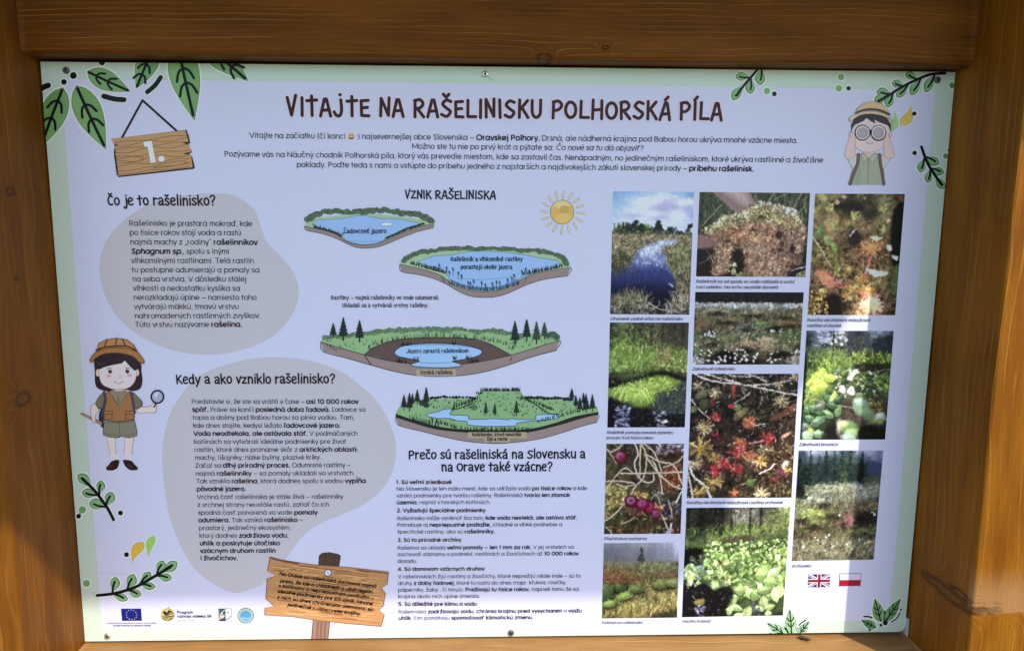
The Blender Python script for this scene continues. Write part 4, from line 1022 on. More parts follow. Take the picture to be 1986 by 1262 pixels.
I.poly([(698, 218), (714, 165), (770, 138), (850, 129), (920, 139), (970, 180), (992, 222), (900, 215), (800, 212)], (92, 62, 40), 11).poly([(704, 215), (720, 168), (772, 143), (850, 134), (916, 144), (964, 183), (984, 218), (900, 210), (800, 208)], (168, 126, 80), 11.5)
for a, b in (((776, 140), (758, 185)), ((846, 131), (836, 178)), ((886, 137), (908, 185))): I.line([a, b], 9, (66, 44, 34), 12, False)
I.poly([(650, 292), (668, 255), (700, 225), (760, 205), (850, 196), (940, 208), (1000, 232), (1046, 300), (1020, 314), (955, 262), (850, 240), (750, 248), (690, 282), (668, 308)], (84, 56, 38), 12.5, True)
I.poly([(656, 290), (672, 257), (705, 230), (760, 210), (850, 202), (940, 213), (998, 237), (1040, 298), (1020, 308), (956, 256), (850, 234), (750, 242), (688, 276), (668, 302)], BR, 13, True)
I.line([(697, 216), (760, 196), (850, 186), (930, 192), (990, 222)], 11, (70, 46, 34), 14); I.build('hat', girl)
I = Ink(f, lvl=5)
I.poly([(755, 518), (715, 550), (690, 598), (700, 625), (718, 642), (745, 622), (770, 560)], (70, 68, 54), 5, True).poly([(753, 524), (718, 553), (696, 598), (705, 622), (719, 635), (740, 618), (765, 560)], (108, 106, 88), 5.5, True)
I.poly([(955, 518), (1000, 555), (1030, 592), (1022, 622), (980, 642), (950, 580)], (70, 68, 54), 5, True).poly([(957, 524), (998, 560), (1024, 592), (1016, 617), (982, 635), (955, 580)], (108, 106, 88), 5.5, True)
I.poly([(798, 512), (922, 512), (860, 632)], (124, 120, 102), 7).poly([(800, 508), (826, 500), (856, 550), (822, 570)], (136, 122, 102), 7.5).poly([(918, 508), (892, 500), (856, 550), (884, 572)], (136, 122, 102), 7.5).line([(856, 552), (857, 612)], 4, (70, 64, 54), 7.8, False); I.build('shirt', girl)
I = Ink(f, lvl=6)
I.poly([(764, 520), (792, 513), (857, 622), (925, 513), (955, 520), (975, 600), (972, 722), (860, 735), (747, 724), (745, 600)], (78, 54, 36), 6).poly([(768, 522), (790, 518), (857, 630), (926, 518), (952, 523), (970, 600), (968, 717), (860, 729), (752, 719), (750, 600)], (146, 106, 70), 6.5)
for x0, x1 in ((750, 812), (903, 970)): I.line([(x0, 655), (x1, 655), (x1 - 3, 716), (x0 + 6, 716), (x0, 655)], 4, (70, 46, 32), 7, False).line([(x0, 678), (x1, 678)], 4, (70, 46, 32), 7, False)
I.build('vest', girl)
I = Ink(f, lvl=8); I.poly([(722, 650), (742, 640), (748, 772), (722, 755), (712, 700)], (40, 44, 58), 2, True).build('backpack', girl)
I = Ink(f, lvl=8); I.line([(752, 518), (764, 570), (752, 630), (740, 690)], 18, (60, 64, 80), 8).build('backpack_strap', girl)
I = Ink(f, lvl=8); I.line([(944, 518), (955, 570), (966, 630), (975, 665)], 16, (60, 64, 80), 8); I.build('backpack_strap', girl)
I = Ink(f, lvl=5); sh = [(752, 728), (860, 736), (975, 725), (992, 808), (988, 836), (930, 850), (872, 838), (865, 845), (845, 850), (780, 842), (744, 828), (742, 800)]
I.poly(sh, (60, 64, 54), 5).poly([(756, 732), (860, 740), (971, 729), (987, 808), (984, 832), (930, 845), (868, 832), (845, 845), (782, 837), (748, 825), (746, 800)], (120, 122, 106), 5.5).line([(745, 808), (790, 822), (850, 826)], 3, (70, 74, 62), 6).line([(880, 822), (930, 828), (988, 812)], 3, (70, 74, 62), 6).line([(862, 745), (866, 832)], 3, (70, 74, 62), 6); I.build('shorts', girl)
I = Ink(f, lvl=5); I.poly([(794, 966), (846, 963), (859, 1008), (812, 1014)], (208, 206, 212), 5).poly([(894, 966), (948, 969), (942, 1012), (890, 1008)], (208, 206, 212), 5)
for x in (810, 822, 834, 904, 917, 930): I.line([(x, 972), (x + (5 if x < 850 else -2), 1006)], 2, (160, 158, 166), 6, False)
I.build('socks', girl)
for pts, hl in (([(812, 1012), (858, 1006), (858, 1040), (845, 1066), (815, 1081), (775, 1079), (767, 1062), (788, 1038)], (800, 1050)), ([(891, 1006), (945, 1011), (970, 1036), (993, 1062), (988, 1078), (945, 1079), (915, 1062), (896, 1036)], (940, 1050))):
    Ink(f, lvl=6).poly(pts, (38, 24, 24), 6, True).ell(hl[0], hl[1], 22, 7, (66, 42, 38), 7, -.5 if hl[0] < 850 else .5).build('shoe', girl)
I = Ink(f, lvl=7); I.line([(1126, 598), (1112, 626)], 10, (16, 20, 26), 9, False).ell(1136, 552, 50, 51, (18, 26, 38), 7).ell(1136, 552, 38, 39, (150, 164, 190), 8).poly([(1108, 545), (1125, 522), (1150, 520), (1128, 560)], (186, 196, 214), 9); I.build('magnifying_glass', girl)
I = Ink(f, lvl=3.5); I.poly([(578, 678), (590, 666), (738, 732), (738, 762)], (90, 66, 50), 2.6).poly([(583, 678), (592, 670), (734, 736), (734, 756)], (158, 130, 104), 3.2); I.build('walking_stick', girl)

# boy with binoculars
f = (1610, 130, 5.046); I = Ink(f, lvl=5)
fc = [(205, 600), (215, 700), (250, 785), (310, 825), (380, 835), (450, 825), (510, 785), (560, 700), (582, 600), (500, 520), (380, 500), (260, 520)]
I.ell(196, 662, 17, 30, (150, 126, 122), 4).ell(196, 662, 13, 26, (206, 182, 176), 4.5).ell(588, 660, 17, 30, (150, 126, 122), 4).ell(588, 660, 13, 26, (206, 182, 176), 4.5)
I.poly([(322, 815), (440, 815), (430, 860), (370, 892), (330, 860)], (196, 178, 174), 4.6)
I.poly(fc, (206, 192, 194), 5, True).line(fc, 3, (140, 118, 118), 5.5, True, True)
for m in (0, 1):
    X = (lambda x: x) if not m else (lambda x: 763 - x)
    p = [(X(a), b) for a, b in ((205, 640), (178, 720), (155, 790), (140, 870), (160, 892), (205, 892), (236, 876), (240, 790), (246, 715), (232, 660))]
    I.poly(p, (206, 184, 180), 6, True).line(p, 3, (140, 112, 108), 6.5, True, True)
I.line([(350, 738), (368, 748), (400, 748), (420, 738)], 4, (96, 72, 74), 8)
boy = I.build('boy_drawing', panel, 'drawn boy in a sun hat looking through binoculars')
I = Ink(f, lvl=9); I.poly([(204, 634), (203, 570), (235, 500), (300, 465), (380, 455), (480, 468), (550, 505), (590, 560), (590, 634), (562, 575), (520, 558), (470, 540), (428, 515), (436, 556), (392, 532), (350, 500), (322, 530), (275, 552), (238, 566), (214, 604)], (48, 48, 52), 9).line([(480, 500), (520, 525), (550, 560)], 4, (84, 84, 90), 9.5); I.build('hair', boy)
I = Ink(f, lvl=10)
I.poly([(245, 450), (270, 400), (320, 360), (400, 340), (480, 355), (540, 400), (578, 468), (480, 440), (400, 430), (300, 440)], (140, 126, 100), 10, True).poly([(250, 447), (274, 403), (322, 364), (400, 345), (477, 359), (536, 404), (571, 460), (480, 435), (400, 425), (300, 435)], (190, 174, 134), 10.4, True)
I.poly([(178, 512), (200, 485), (300, 452), (400, 438), (520, 458), (598, 508), (612, 542), (560, 504), (480, 474), (380, 462), (280, 478), (210, 528), (186, 532)], (140, 126, 100), 10.8, True).poly([(184, 512), (203, 489), (300, 457), (400, 443), (518, 463), (594, 511), (602, 532), (560, 498), (480, 469), (380, 457), (280, 473), (208, 522), (189, 527)], (206, 192, 156), 11.2, True)
I.line([(246, 452), (320, 425), (400, 416), (490, 428), (576, 466)], 18, (74, 52, 44), 12); I.build('hat', boy)
I = Ink(f, lvl=9)
for cx in (312, 468): I.ell(cx, 645 + (cx - 312) * .02, 77, 78, (30, 30, 36), 9).ell(cx, 645, 67, 68, (206, 202, 208), 10).ell(cx, 647, 54, 56, (150, 146, 152), 11).ell(cx - 8, 640, 36, 38, (160, 156, 162), 12)
I.ell(390, 640, 14, 24, (24, 24, 30), 13); I.build('binoculars', boy)
I = Ink(f, lvl=3)
I.poly([(165, 892), (240, 862), (320, 842), (372, 890), (440, 842), (520, 868), (590, 892), (560, 950), (522, 1000), (536, 1152), (168, 1152), (214, 1000), (185, 940)], (116, 128, 112), 3).poly([(170, 894), (240, 867), (320, 847), (372, 895), (440, 847), (520, 873), (585, 894), (556, 948), (516, 1000), (530, 1148), (174, 1148), (220, 1000), (190, 940)], (150, 162, 146), 3.4)
I.poly([(172, 896), (250, 866), (258, 930), (220, 1000), (190, 940)], (184, 194, 198), 3.7).poly([(583, 896), (502, 868), (498, 930), (516, 1000), (556, 948)], (184, 194, 198), 3.7)
I.poly([(300, 862), (322, 838), (372, 890), (326, 942)], (120, 128, 112), 5).poly([(306, 864), (322, 846), (365, 890), (327, 934)], (166, 174, 158), 5.4).poly([(440, 838), (466, 864), (416, 942), (372, 890)], (120, 128, 112), 5).poly([(440, 846), (459, 866), (415, 934), (379, 891)], (166, 174, 158), 5.4).line([(370, 900), (368, 1148)], 4, (96, 104, 90), 5.6, False)
I.poly([(250, 960), (300, 1000), (290, 1140), (240, 1140)], (140, 154, 136), 3.9, True); I.build('shirt', boy)
for p in ([(274, 858), (266, 940), (232, 1030), (194, 1146)], [(480, 858), (490, 950), (508, 1050), (522, 1146)]):
    I = Ink(f, lvl=6); I.line(p, 30, (50, 40, 40), 6).line(p, 23, (104, 88, 82), 6.5); I.build('backpack_strap', boy)

# plank sign with the sentence about Orava
f = (480, 1040, 5.684); I = Ink(f, lvl=3); rnd = random.Random(31)
I.poly([(782, 300), (788, 208), (820, 178), (900, 168), (1000, 188), (1030, 208), (1008, 350), (780, 335)], (30, 22, 22), 2).poly([(788, 300), (794, 212), (822, 185), (900, 175), (998, 194), (1022, 212), (1002, 350), (788, 335)], (74, 58, 52), 2.5)
for x in (860, 960): I.line([(x, 190), (x - 8, 310)], 6, (38, 28, 28), 2.8, False)
post_top = I; I = Ink(f, lvl=3, clip=True)
I.poly([(722, 890), (916, 900), (887, 1164), (702, 1160)], (66, 50, 44), 2).poly([(730, 890), (908, 900), (878, 1162), (712, 1158)], (136, 112, 98), 2.5)
for x in (775, 815, 858): I.line([(x, 935), (x - 10, 1050), (x - 16, 1155)], 12, (104, 82, 72), 2.8).line([(x + 12, 935), (x - 2, 1155)], 4, (70, 54, 48), 2.9, False)
psd = I.build('plank_sign_drawing', panel, 'drawn signpost with a slanting plank board')
post_top.build('post_top', psd)
bp = [(248, 215), (380, 250), (700, 300), (1100, 330), (1560, 382), (1545, 520), (1480, 565), (1525, 620), (1500, 760), (1455, 805), (1515, 855), (1475, 988), (1150, 960), (800, 925), (500, 880), (188, 862), (190, 780), (295, 765), (200, 680), (215, 460), (310, 425), (218, 375)]
I = Ink(f, lvl=4); I.poly(bp, (84, 58, 44), 4)
cx, cy = sum(p[0] for p in bp) / len(bp), sum(p[1] for p in bp) / len(bp)
inb = [(cx + (p[0] - cx) * .988, cy + (p[1] - cy) * .98) for p in bp]; I.poly(inb, (168, 130, 88), 4.4)
pal = [(140, 100, 66), (186, 148, 100), (120, 84, 56), (178, 138, 90), (152, 112, 72), (196, 160, 112)]
for k in range(330):
    v = rnd.uniform(.03, .97); u0 = rnd.uniform(.0, .85) if not (.26 < v < .42 or .76 < v < .93) else rnd.uniform(.085, .85); u1 = min(.985 if not .3 < v < .46 and not .7 < v < .86 else .94, u0 + rnd.uniform(.05, .3))
    P_ = lambda u: (250 + 1300 * u - (60 + 25 * u) * v + 4 * math.sin(u * 9 + v * 30), 240 + 140 * u + (600 - 10 * u) * v)
    I.line([P_(u0), P_((u0 + u1) / 2), P_(u1)], rnd.uniform(3, 13), pal[k % 6], 4.6 + .6 * k / 330, taper=(.6, 1))
for p in (((250, 222), (320, 250), (480, 280), (560, 290)), ((1550, 400), (1400, 385), (1200, 360))): I.line(list(p), 14, (104, 72, 52), 5.4)
I.build('plank', psd, 'brown plank with notched ends')
I = Ink(f, lvl=6); I.ell(888, 393, 42, 40, (70, 76, 86), 6).ell(888, 393, 33, 31, (196, 206, 224), 6.5).line([(872, 376), (906, 408)], 8, (130, 142, 164), 7, False); I.build('nail_head', psd)
lettering('lettering', psd, [('*_Na Orave sa rašeliniská zachovali najmä_*', 541.6, 1113.9, 729.8, 1138.5), ('*_preto, že ide o chladnejší a vlhší región_*', 543, 1127.4, 722.4, 1149.4), ('*_s kotlinami a nepriepustným podložím –_*', 540.2, 1136.8, 725, 1161.4),
          ('*_ideálne podmienky pre ich vznik. Mnohé_*', 538, 1147.7, 722.8, 1172.3), ('*_z nich sú dnes chránenými územiami, sú_*', 537.2, 1159.3, 722.8, 1183.4), ('*_jedinečné v rámci celej krajiny._*', 557.4, 1173.7, 700, 1192.2)], wb=.17, col=(22, 16, 12), lvl=8)

# flags and emblems
def bil(q): return lambda u, v: tuple((q[0][d] * (1 - u) + q[1][d] * u) * (1 - v) + (q[3][d] * (1 - u) + q[2][d] * u) * v for d in (0, 1))
q = bil([(235, 1179), (274, 1178.7), (275.7, 1202.4), (237, 1202.7)])
I = Ink(lvl=2, white=LITW); I.poly([q(0, 0), q(1, 0), q(1, 1), q(0, 1)], (24, 34, 118))
fl = I.build('flag', panel, 'blue flag with a ring of pale stars')
I = Ink(lvl=3, white=LITW)
for k in range(12):
    a = k * math.pi / 6; c = q(.5 + .26 * math.sin(a), .5 - .40 * math.cos(a))
    I.poly([(c[0] + (1.5 if j % 2 == 0 else .65) * math.sin(j * math.pi / 5), c[1] - (1.5 if j % 2 == 0 else .65) * math.cos(j * math.pi / 5)) for j in range(10)], (190, 200, 190), 3)
I.build('stars', fl)
lettering('caption', panel, [('Európsky poľnohospodársky fond pre rozvoj vidieka', 208.4, 1208, 304, 1208)], w=.10, col=(60, 64, 84), white=LITW)
lettering('caption', panel, [('*Európa investuje do vidieckych oblastí*', 220.5, 1212.7, 293.5, 1212.7)], w=.10, col=(30, 32, 50), white=LITW)
I = Ink((200, 1160, 6.206), lvl=2, white=LITW)
I.ell(780, 190, 82, 76, (120, 118, 90), 2).ell(780, 190, 77, 71, (214, 202, 120), 3)
I.poly([(720, 160), (745, 140), (770, 165), (795, 130), (830, 150), (850, 200), (800, 180), (760, 200), (735, 190)], (60, 54, 26), 4).poly([(800, 170), (825, 165), (845, 190), (815, 205)], (214, 202, 120), 5)
I.line([(705, 215), (760, 205), (850, 170)], 10, (90, 80, 40), 5).line([(720, 240), (780, 215), (853, 205)], 12, (60, 54, 26), 5).line([(745, 258), (790, 232), (845, 228)], 11, (110, 100, 50), 5).line([(780, 262), (815, 245), (830, 240)], 8, (40, 36, 20), 5).build('emblem', panel, 'round yellow emblem with fields')
lettering('caption', panel, [('*Program*', 344, 1188.2, 375, 1188.2), ('*rozvoja vidieka SR*', 344.5, 1195.8, 411.6, 1195.8)], col=(30, 32, 48), white=LITW)
lettering('caption', panel, [('2014-2022', 345, 1203.8, 380, 1203.8)], w=.07, col=(170, 172, 184), white=LITW)
I = Ink((200, 1160, 6.206), lvl=2, white=LITW)
I.poly([(1384, 117), (1546, 115), (1555, 271), (1392, 268)], (60, 84, 96), 2).poly([(1474, 120), (1542, 119), (1550, 267), (1478, 265)], (226, 232, 240), 3)
for k in range(7): I.poly([(1384 + k, 132 + k * 19), (1400 + k, 130 + k * 19), (1400 + k, 139 + k * 19), (1384 + k, 141 + k * 19)], (206, 214, 226), 3)
I.line([(1410, 240), (1420, 180), (1450, 145), (1478, 132)], 9, (216, 222, 200), 4).poly([(1412, 235), (1420, 205), (1450, 190), (1468, 200), (1450, 228)], (200, 206, 176), 4, True).poly([(1418, 178), (1430, 160), (1444, 172), (1432, 190)], (206, 212, 190), 4, True)
I.line([(1478, 245), (1500, 242), (1522, 228), (1534, 205)], 9, (40, 66, 74), 4).poly([(1488, 158), (1510, 150), (1512, 168), (1495, 178)], (130, 160, 190), 4, True).build('emblem', panel, 'square dark green and white emblem with a leaf')
I = Ink((200, 1160, 6.206), lvl=2, white=LITW)
I.ell(1718, 202, 100, 94, (76, 110, 96), 2).ell(1718, 202, 92, 86, (160, 196, 176), 3).ell(1718, 202, 66, 62, (104, 170, 206), 4)
I.poly([(1658, 195), (1690, 165), (1718, 150), (1750, 170), (1778, 195), (1778, 215), (1658, 215)], (90, 160, 214), 5).line([(1660, 195), (1690, 168), (1718, 155), (1748, 172), (1776, 195)], 5, (60, 120, 170), 6).poly([(1660, 222), (1776, 222), (1765, 245), (1672, 245)], (130, 196, 230), 5).build('emblem', panel, 'round green badge with a blue house')
q = bil([(1567.8, 1112.9), (1609.7, 1112.2), (1608.6, 1137), (1566.2, 1137.7)])
W_, B_, Rd = (232, 234, 244), (44, 46, 96), (150, 30, 50)
I = Ink(lvl=2, white=LITW); I.poly([q(0, 0), q(1, 0), q(1, 1), q(0, 1)], B_, 2)
def band(p0, p1, w, col, lv):
    a, b_ = q(*p0), q(*p1); I.raw([clipq(pp) for pp in ribbon([a, b_], w, False, False)], col, lv)
def clipq(pp):
    global CORN
    old = CORN; CORN = [q(0, 0), q(1, 0), q(1, 1), q(0, 1)]; r = clip_poly(pp); CORN = old; return r
for a, b_ in (((-.05, -.05), (1.05, 1.05)), ((1.05, -.05), (-.05, 1.05))): band(a, b_, 5.6, W_, 3)
for a, b_ in (((-.05, -.02), (.5, .53)), ((1.05, -.08), (.5, .47)), ((1.05, 1.02), (.5, .47)), ((-.05, 1.08), (.5, .53))): band(a, b_, 1.5, Rd, 4)
band((.5, -.1), (.5, 1.1), 8.6, W_, 5); band((-.1, .5), (1.1, .5), 8.2, W_, 5); band((.5, -.1), (.5, 1.1), 5, Rd, 6); band((-.1, .5), (1.1, .5), 4.8, Rd, 6)
I.build('flag', panel, 'red, white and dark blue crossed flag')
q = bil([(1628, 1111), (1670.6, 1110.5), (1668.5, 1135), (1627, 1135.6)])
I = Ink(lvl=2, white=LITW); I.poly([q(0, 0), q(1, 0), q(1, 1), q(0, 1)], (70, 70, 96), 2).poly([q(.02, .035), q(.98, .035), q(.98, .52), q(.02, .52)], (226, 230, 242), 3).poly([q(.02, .52), q(.98, .52), q(.98, .97), q(.02, .97)], (176, 32, 50), 4)
I.build('flag', panel, 'white over red flag with a thin outline')
# ------------------------------------------------------------------ printed photographs: each a fine sheet painted stroke by stroke
class Paint:
    def __init__(s, w, h, seed):
        s.w, s.h = int(w), int(h); s.C = np.zeros((s.h, s.w, 3)); s.r = np.random.default_rng(seed)
        s.yy, s.xx = np.mgrid[0:s.h, 0:s.w]
    def grid(s, rows):
        g = np.array(rows, float); gh, gw = g.shape[:2]
        fy = np.linspace(0, gh - 1, s.h); fx = np.linspace(0, gw - 1, s.w)
        y0 = np.minimum(fy.astype(int), gh - 2); x0 = np.minimum(fx.astype(int), gw - 2)
        ty = (fy - y0)[:, None, None]; tx_ = (fx - x0)[None, :, None]
        ty = ty * ty * (3 - 2 * ty); tx_ = tx_ * tx_ * (3 - 2 * tx_)
        a, b = g[y0][:, x0], g[y0][:, x0 + 1]; c, d = g[y0 + 1][:, x0], g[y0 + 1][:, x0 + 1]
        s.C = (a * (1 - tx_) + b * tx_) * (1 - ty) + (c * (1 - tx_) + d * tx_) * ty
    def noise(s, amp, cell, oct_=3, reg=None):
        n = np.zeros((s.h, s.w)); a = 1.0; tot = 0
        for o in range(oct_):
            cx, cy = max(1.2, cell[0] / 2 ** o), max(1.2, cell[1] / 2 ** o)
            gw, gh = int(s.w / cx) + 3, int(s.h / cy) + 3
            g = s.r.normal(0, 1, (gh, gw))
            fy, fx = s.yy / cy, s.xx / cx; y0, x0 = fy.astype(int), fx.astype(int); ty, tx_ = fy - y0, fx - x0
            n += a * ((g[y0, x0] * (1 - tx_) + g[y0, x0 + 1] * tx_) * (1 - ty) + (g[y0 + 1, x0] * (1 - tx_) + g[y0 + 1, x0 + 1] * tx_) * ty)
            tot += a; a *= .7
        m = 1 if reg is None else s.mask(reg, 6)
        s.C *= (1 + m * amp * n / tot * 1.4)[:, :, None]
    def mask(s, pts, soft=1.5):
        """signed-distance style soft mask of a polygon given in 0..1"""
        P = [(p[0] * s.w, p[1] * s.h) for p in pts]
        ins = np.zeros((s.h, s.w), bool); d = np.full((s.h, s.w), 1e9)
        n = len(P); X, Y = s.xx + .5, s.yy + .5
        for i in range(n):
            x0, y0 = P[i]; x1, y1 = P[(i + 1) % n]
            if y0 != y1:
                c = ((y0 > Y) != (y1 > Y)) & (X < (x1 - x0) * (Y - y0) / (y1 - y0) + x0); ins ^= c
            L2 = (x1 - x0) ** 2 + (y1 - y0) ** 2 + 1e-9
            t = np.clip(((X - x0) * (x1 - x0) + (Y - y0) * (y1 - y0)) / L2, 0, 1)
            d = np.minimum(d, np.hypot(X - x0 - t * (x1 - x0), Y - y0 - t * (y1 - y0)))
        return np.clip(.5 + np.where(ins, d, -d) / soft, 0, 1)
    def fill(s, pts, col, soft=1.5, a=1.0, sm=True):
        m = (s.mask(catmull(pts, 5, True) if sm else pts, soft) * a)[:, :, None]; s.C = s.C * (1 - m) + np.array(col, float) * m
    def seg(s, x0, y0, x1, y1, w, col, a=1.0):
        """pixels"""
        p = w + 2
        ax, bx = int(max(0, min(x0, x1) - p)), int(min(s.w, max(x0, x1) + p + 1)); ay, by = int(max(0, min(y0, y1) - p)), int(min(s.h, max(y0, y1) + p + 1))
        if ax >= bx or ay >= by: return
        X, Y = s.xx[ay:by, ax:bx] + .5, s.yy[ay:by, ax:bx] + .5
        L2 = (x1 - x0) ** 2 + (y1 - y0) ** 2 + 1e-9
        t = np.clip(((X - x0) * (x1 - x0) + (Y - y0) * (y1 - y0)) / L2, 0, 1)
        d = np.hypot(X - x0 - t * (x1 - x0), Y - y0 - t * (y1 - y0))
        m = (np.clip(w / 2 + .5 - d, 0, 1) * a * min(1, w))[:, :, None]
        s.C[ay:by, ax:bx] = s.C[ay:by, ax:bx] * (1 - m) + np.array(col, float) * m
    def path(s, pts, w, col, a=1.0, w1=None):
        p = catmull([(q[0] * s.w, q[1] * s.h) for q in pts], 6); n = len(p) - 1
        for i in range(n): s.seg(*p[i], *p[i + 1], w if w1 is None else w + (w1 - w) * i / n, col, a)
    def blob(s, u, v, rx, ry, col, rot=0, soft=1.0, a=1.0, hl=0.0, lens=False):
        """ellipse, radii in pixels"""
        x, y = u * s.w, v * s.h; p = max(rx, ry) + soft + 1
        ax, bx, ay, by = int(max(0, x - p)), int(min(s.w, x + p + 1)), int(max(0, y - p)), int(min(s.h, y + p + 1))
        if ax >= bx or ay >= by: return
        X, Y = s.xx[ay:by, ax:bx] + .5 - x, s.yy[ay:by, ax:bx] + .5 - y
        ca, sa = math.cos(rot), math.sin(rot)
        xr, yr = X * ca + Y * sa, -X * sa + Y * ca
        q = np.hypot(xr / rx, yr / ry)
        if lens: q = np.maximum(np.abs(xr) / rx, np.abs(yr) / (ry * np.clip(1.02 - (xr / rx) ** 2, .02, 1)))
        if lens: hl_side = np.where(yr > 0, .86, 1.08)[:, :, None]
        m = (np.clip((1 - q) * min(rx, ry) / soft + .5, 0, 1) * a)[:, :, None]
        c = np.array(col, float) * (1 + hl * np.clip(1 - np.hypot((X + rx * .3) / rx, (Y + ry * .4) / ry), 0, 1))[:, :, None] if hl else np.array(col, float)
        if lens: c = c * hl_side
        s.C[ay:by, ax:bx] = s.C[ay:by, ax:bx] * (1 - m) + c * m
    def pick(s, pal, jit=.16):
        c = np.array(pal[s.r.integers(len(pal))], float); return np.clip(c * (1 + s.r.normal(0, jit)), 0, 255)
    def inside(s, n, poly):
        """n random points of a polygon (0..1), back to front"""
        us = [p[0] for p in poly]; vs = [p[1] for p in poly]; out = []; k = 0
        while len(out) < n and k < n * 30:
            k += 1; u, v = s.r.uniform(min(us), max(us)), s.r.uniform(min(vs), max(vs)); c = False
            for i in range(len(poly)):
                (x0, y0), (x1, y1) = poly[i], poly[(i + 1) % len(poly)]
                if (y0 > v) != (y1 > v) and u < (x1 - x0) * (v - y0) / (y1 - y0) + x0: c = not c
            if c: out.append((u, v))
        return sorted(out, key=lambda q: q[1])
    def grass(s, n, poly, L, ang, spread, w, pal, a=.85, curve=.5, jit=.16):
        for u, v in s.inside(n, poly):
            A = R(ang + s.r.normal(0, spread)); l = L * s.r.uniform(.5, 1.3) * (.6 + .8 * v)
            x, y = u * s.w, v * s.h; b = s.r.normal(0, curve) * .6
            xm, ym = x + math.cos(A) * l * .5, y - math.sin(A) * l * .5
            xe, ye = xm + math.cos(A + b) * l * .5, ym - math.sin(A + b) * l * .5
            c = s.pick(pal, jit); s.seg(x, y, xm, ym, w, c * .85, a); s.seg(xm, ym, xe, ye, w * .75, np.clip(c * 1.1, 0, 255), a)
    def leaves(s, n, poly, rx, ry, pal, a=.95, hl=.25, rot=None, edge=True, lens=False):
        for u, v in s.inside(n, poly):
            k = s.r.uniform(.6, 1.25); ro = s.r.uniform(0, 3.14) if rot is None else s.r.normal(*rot); c = s.pick(pal)
            if edge: s.blob(u, v + .004, rx * k + .8, ry * k + .8, c * .35, ro, 1.2, a * .7, 0, lens)
            s.blob(u, v, rx * k, ry * k, c, ro, 1.0, a, hl, lens)
    def flecks(s, n, poly, size, pal, a=.8):
        for u, v in s.inside(n, poly):
            A = s.r.uniform(0, 6.28); l = size * s.r.uniform(.4, 1.6); x, y = u * s.w, v * s.h
            s.seg(x, y, x + math.cos(A) * l, y + math.sin(A) * l, s.r.uniform(.8, 1.7), s.pick(pal, .2), a)
    def rosette(s, u, v, r, n, w, pal, core=None, squash=.9):
        for k in range(n):
            A = 2 * math.pi * k / n + s.r.normal(0, .12); l = r * s.r.uniform(.75, 1.15); x, y = u * s.w, v * s.h
            s.seg(x + math.cos(A) * l * .2, y + math.sin(A) * l * .2 * squash, x + math.cos(A) * l, y + math.sin(A) * l * squash, w, s.pick(pal, .14), .95)
        if core is not None: s.blob(u, v, r * .3, r * .28, core, 0, 2, .8)
def _warp(p, amp, cell):
    gw, gh = int(p.w / cell) + 3, int(p.h / cell) + 3
    def f():
        g = p.r.normal(0, 1, (gh, gw)); fy, fx = p.yy / cell, p.xx / cell; y0, x0 = fy.astype(int), fx.astype(int); ty, tx_ = fy - y0, fx - x0
        return ((g[y0, x0] * (1 - tx_) + g[y0, x0 + 1] * tx_) * (1 - ty) + (g[y0 + 1, x0] * (1 - tx_) + g[y0 + 1, x0 + 1] * tx_) * ty) * amp
    X = np.clip(p.xx + f(), 0, p.w - 1.001); Y = np.clip(p.yy + f(), 0, p.h - 1.001)
    x0, y0 = X.astype(int), Y.astype(int); tx_, ty = (X - x0)[..., None], (Y - y0)[..., None]; C = p.C
    p.C = (C[y0, x0] * (1 - tx_) + C[y0, x0 + 1] * tx_) * (1 - ty) + (C[y0 + 1, x0] * (1 - tx_) + C[y0 + 1, x0 + 1] * tx_) * ty
Paint.warp = _warp
def _micro(p, n, L, ang=90, spread=60, lo=.55, hi=1.5, poly=None, w=1.1, a=.8):
    """fine strokes in the colours already there, lighter and darker"""
    pts = p.inside(n, poly) if poly else list(zip(p.r.uniform(0, 1, n), np.sort(p.r.uniform(0, 1, n))))
    for u, v in pts:
        x, y = u * p.w, v * p.h
        c = p.C[min(p.h - 1, int(y)), min(p.w - 1, int(x))] * p.r.uniform(lo, hi); A = R(ang + p.r.normal(0, spread)); l = L * p.r.uniform(.4, 1.4)
        xm, ym = x + math.cos(A) * l * .5, y - math.sin(A) * l * .5; A += p.r.normal(0, .5)
        p.seg(x, y, xm, ym, w, c, a); p.seg(xm, ym, xm + math.cos(A) * l * .5, ym - math.sin(A) * l * .5, w * .8, c * 1.06, a)
Paint.micro = _micro
def _finish(p, k=1.12, sat=.9, mid=112, off=0):
    l = p.C @ np.array((.3, .59, .11)); l = l[..., None]; p.C = (mid + (l - mid) * k + off) + (p.C - l) * sat
Paint.finish = _finish
ALL = [(0, 0), (1, 0), (1, 1), (0, 1)]
mph = bpy.data.materials.new('photo_print'); mph.use_nodes = True
_b = mph.node_tree.nodes['Principled BSDF']; _a = mph.node_tree.nodes.new('ShaderNodeVertexColor'); _a.layer_name = 'print'
mph.node_tree.links.new(_a.outputs[0], _b.inputs['Base Color']); _b.inputs['Roughness'].default_value = .40; _b.inputs['Specular IOR Level'].default_value = .14
RES = 1.0
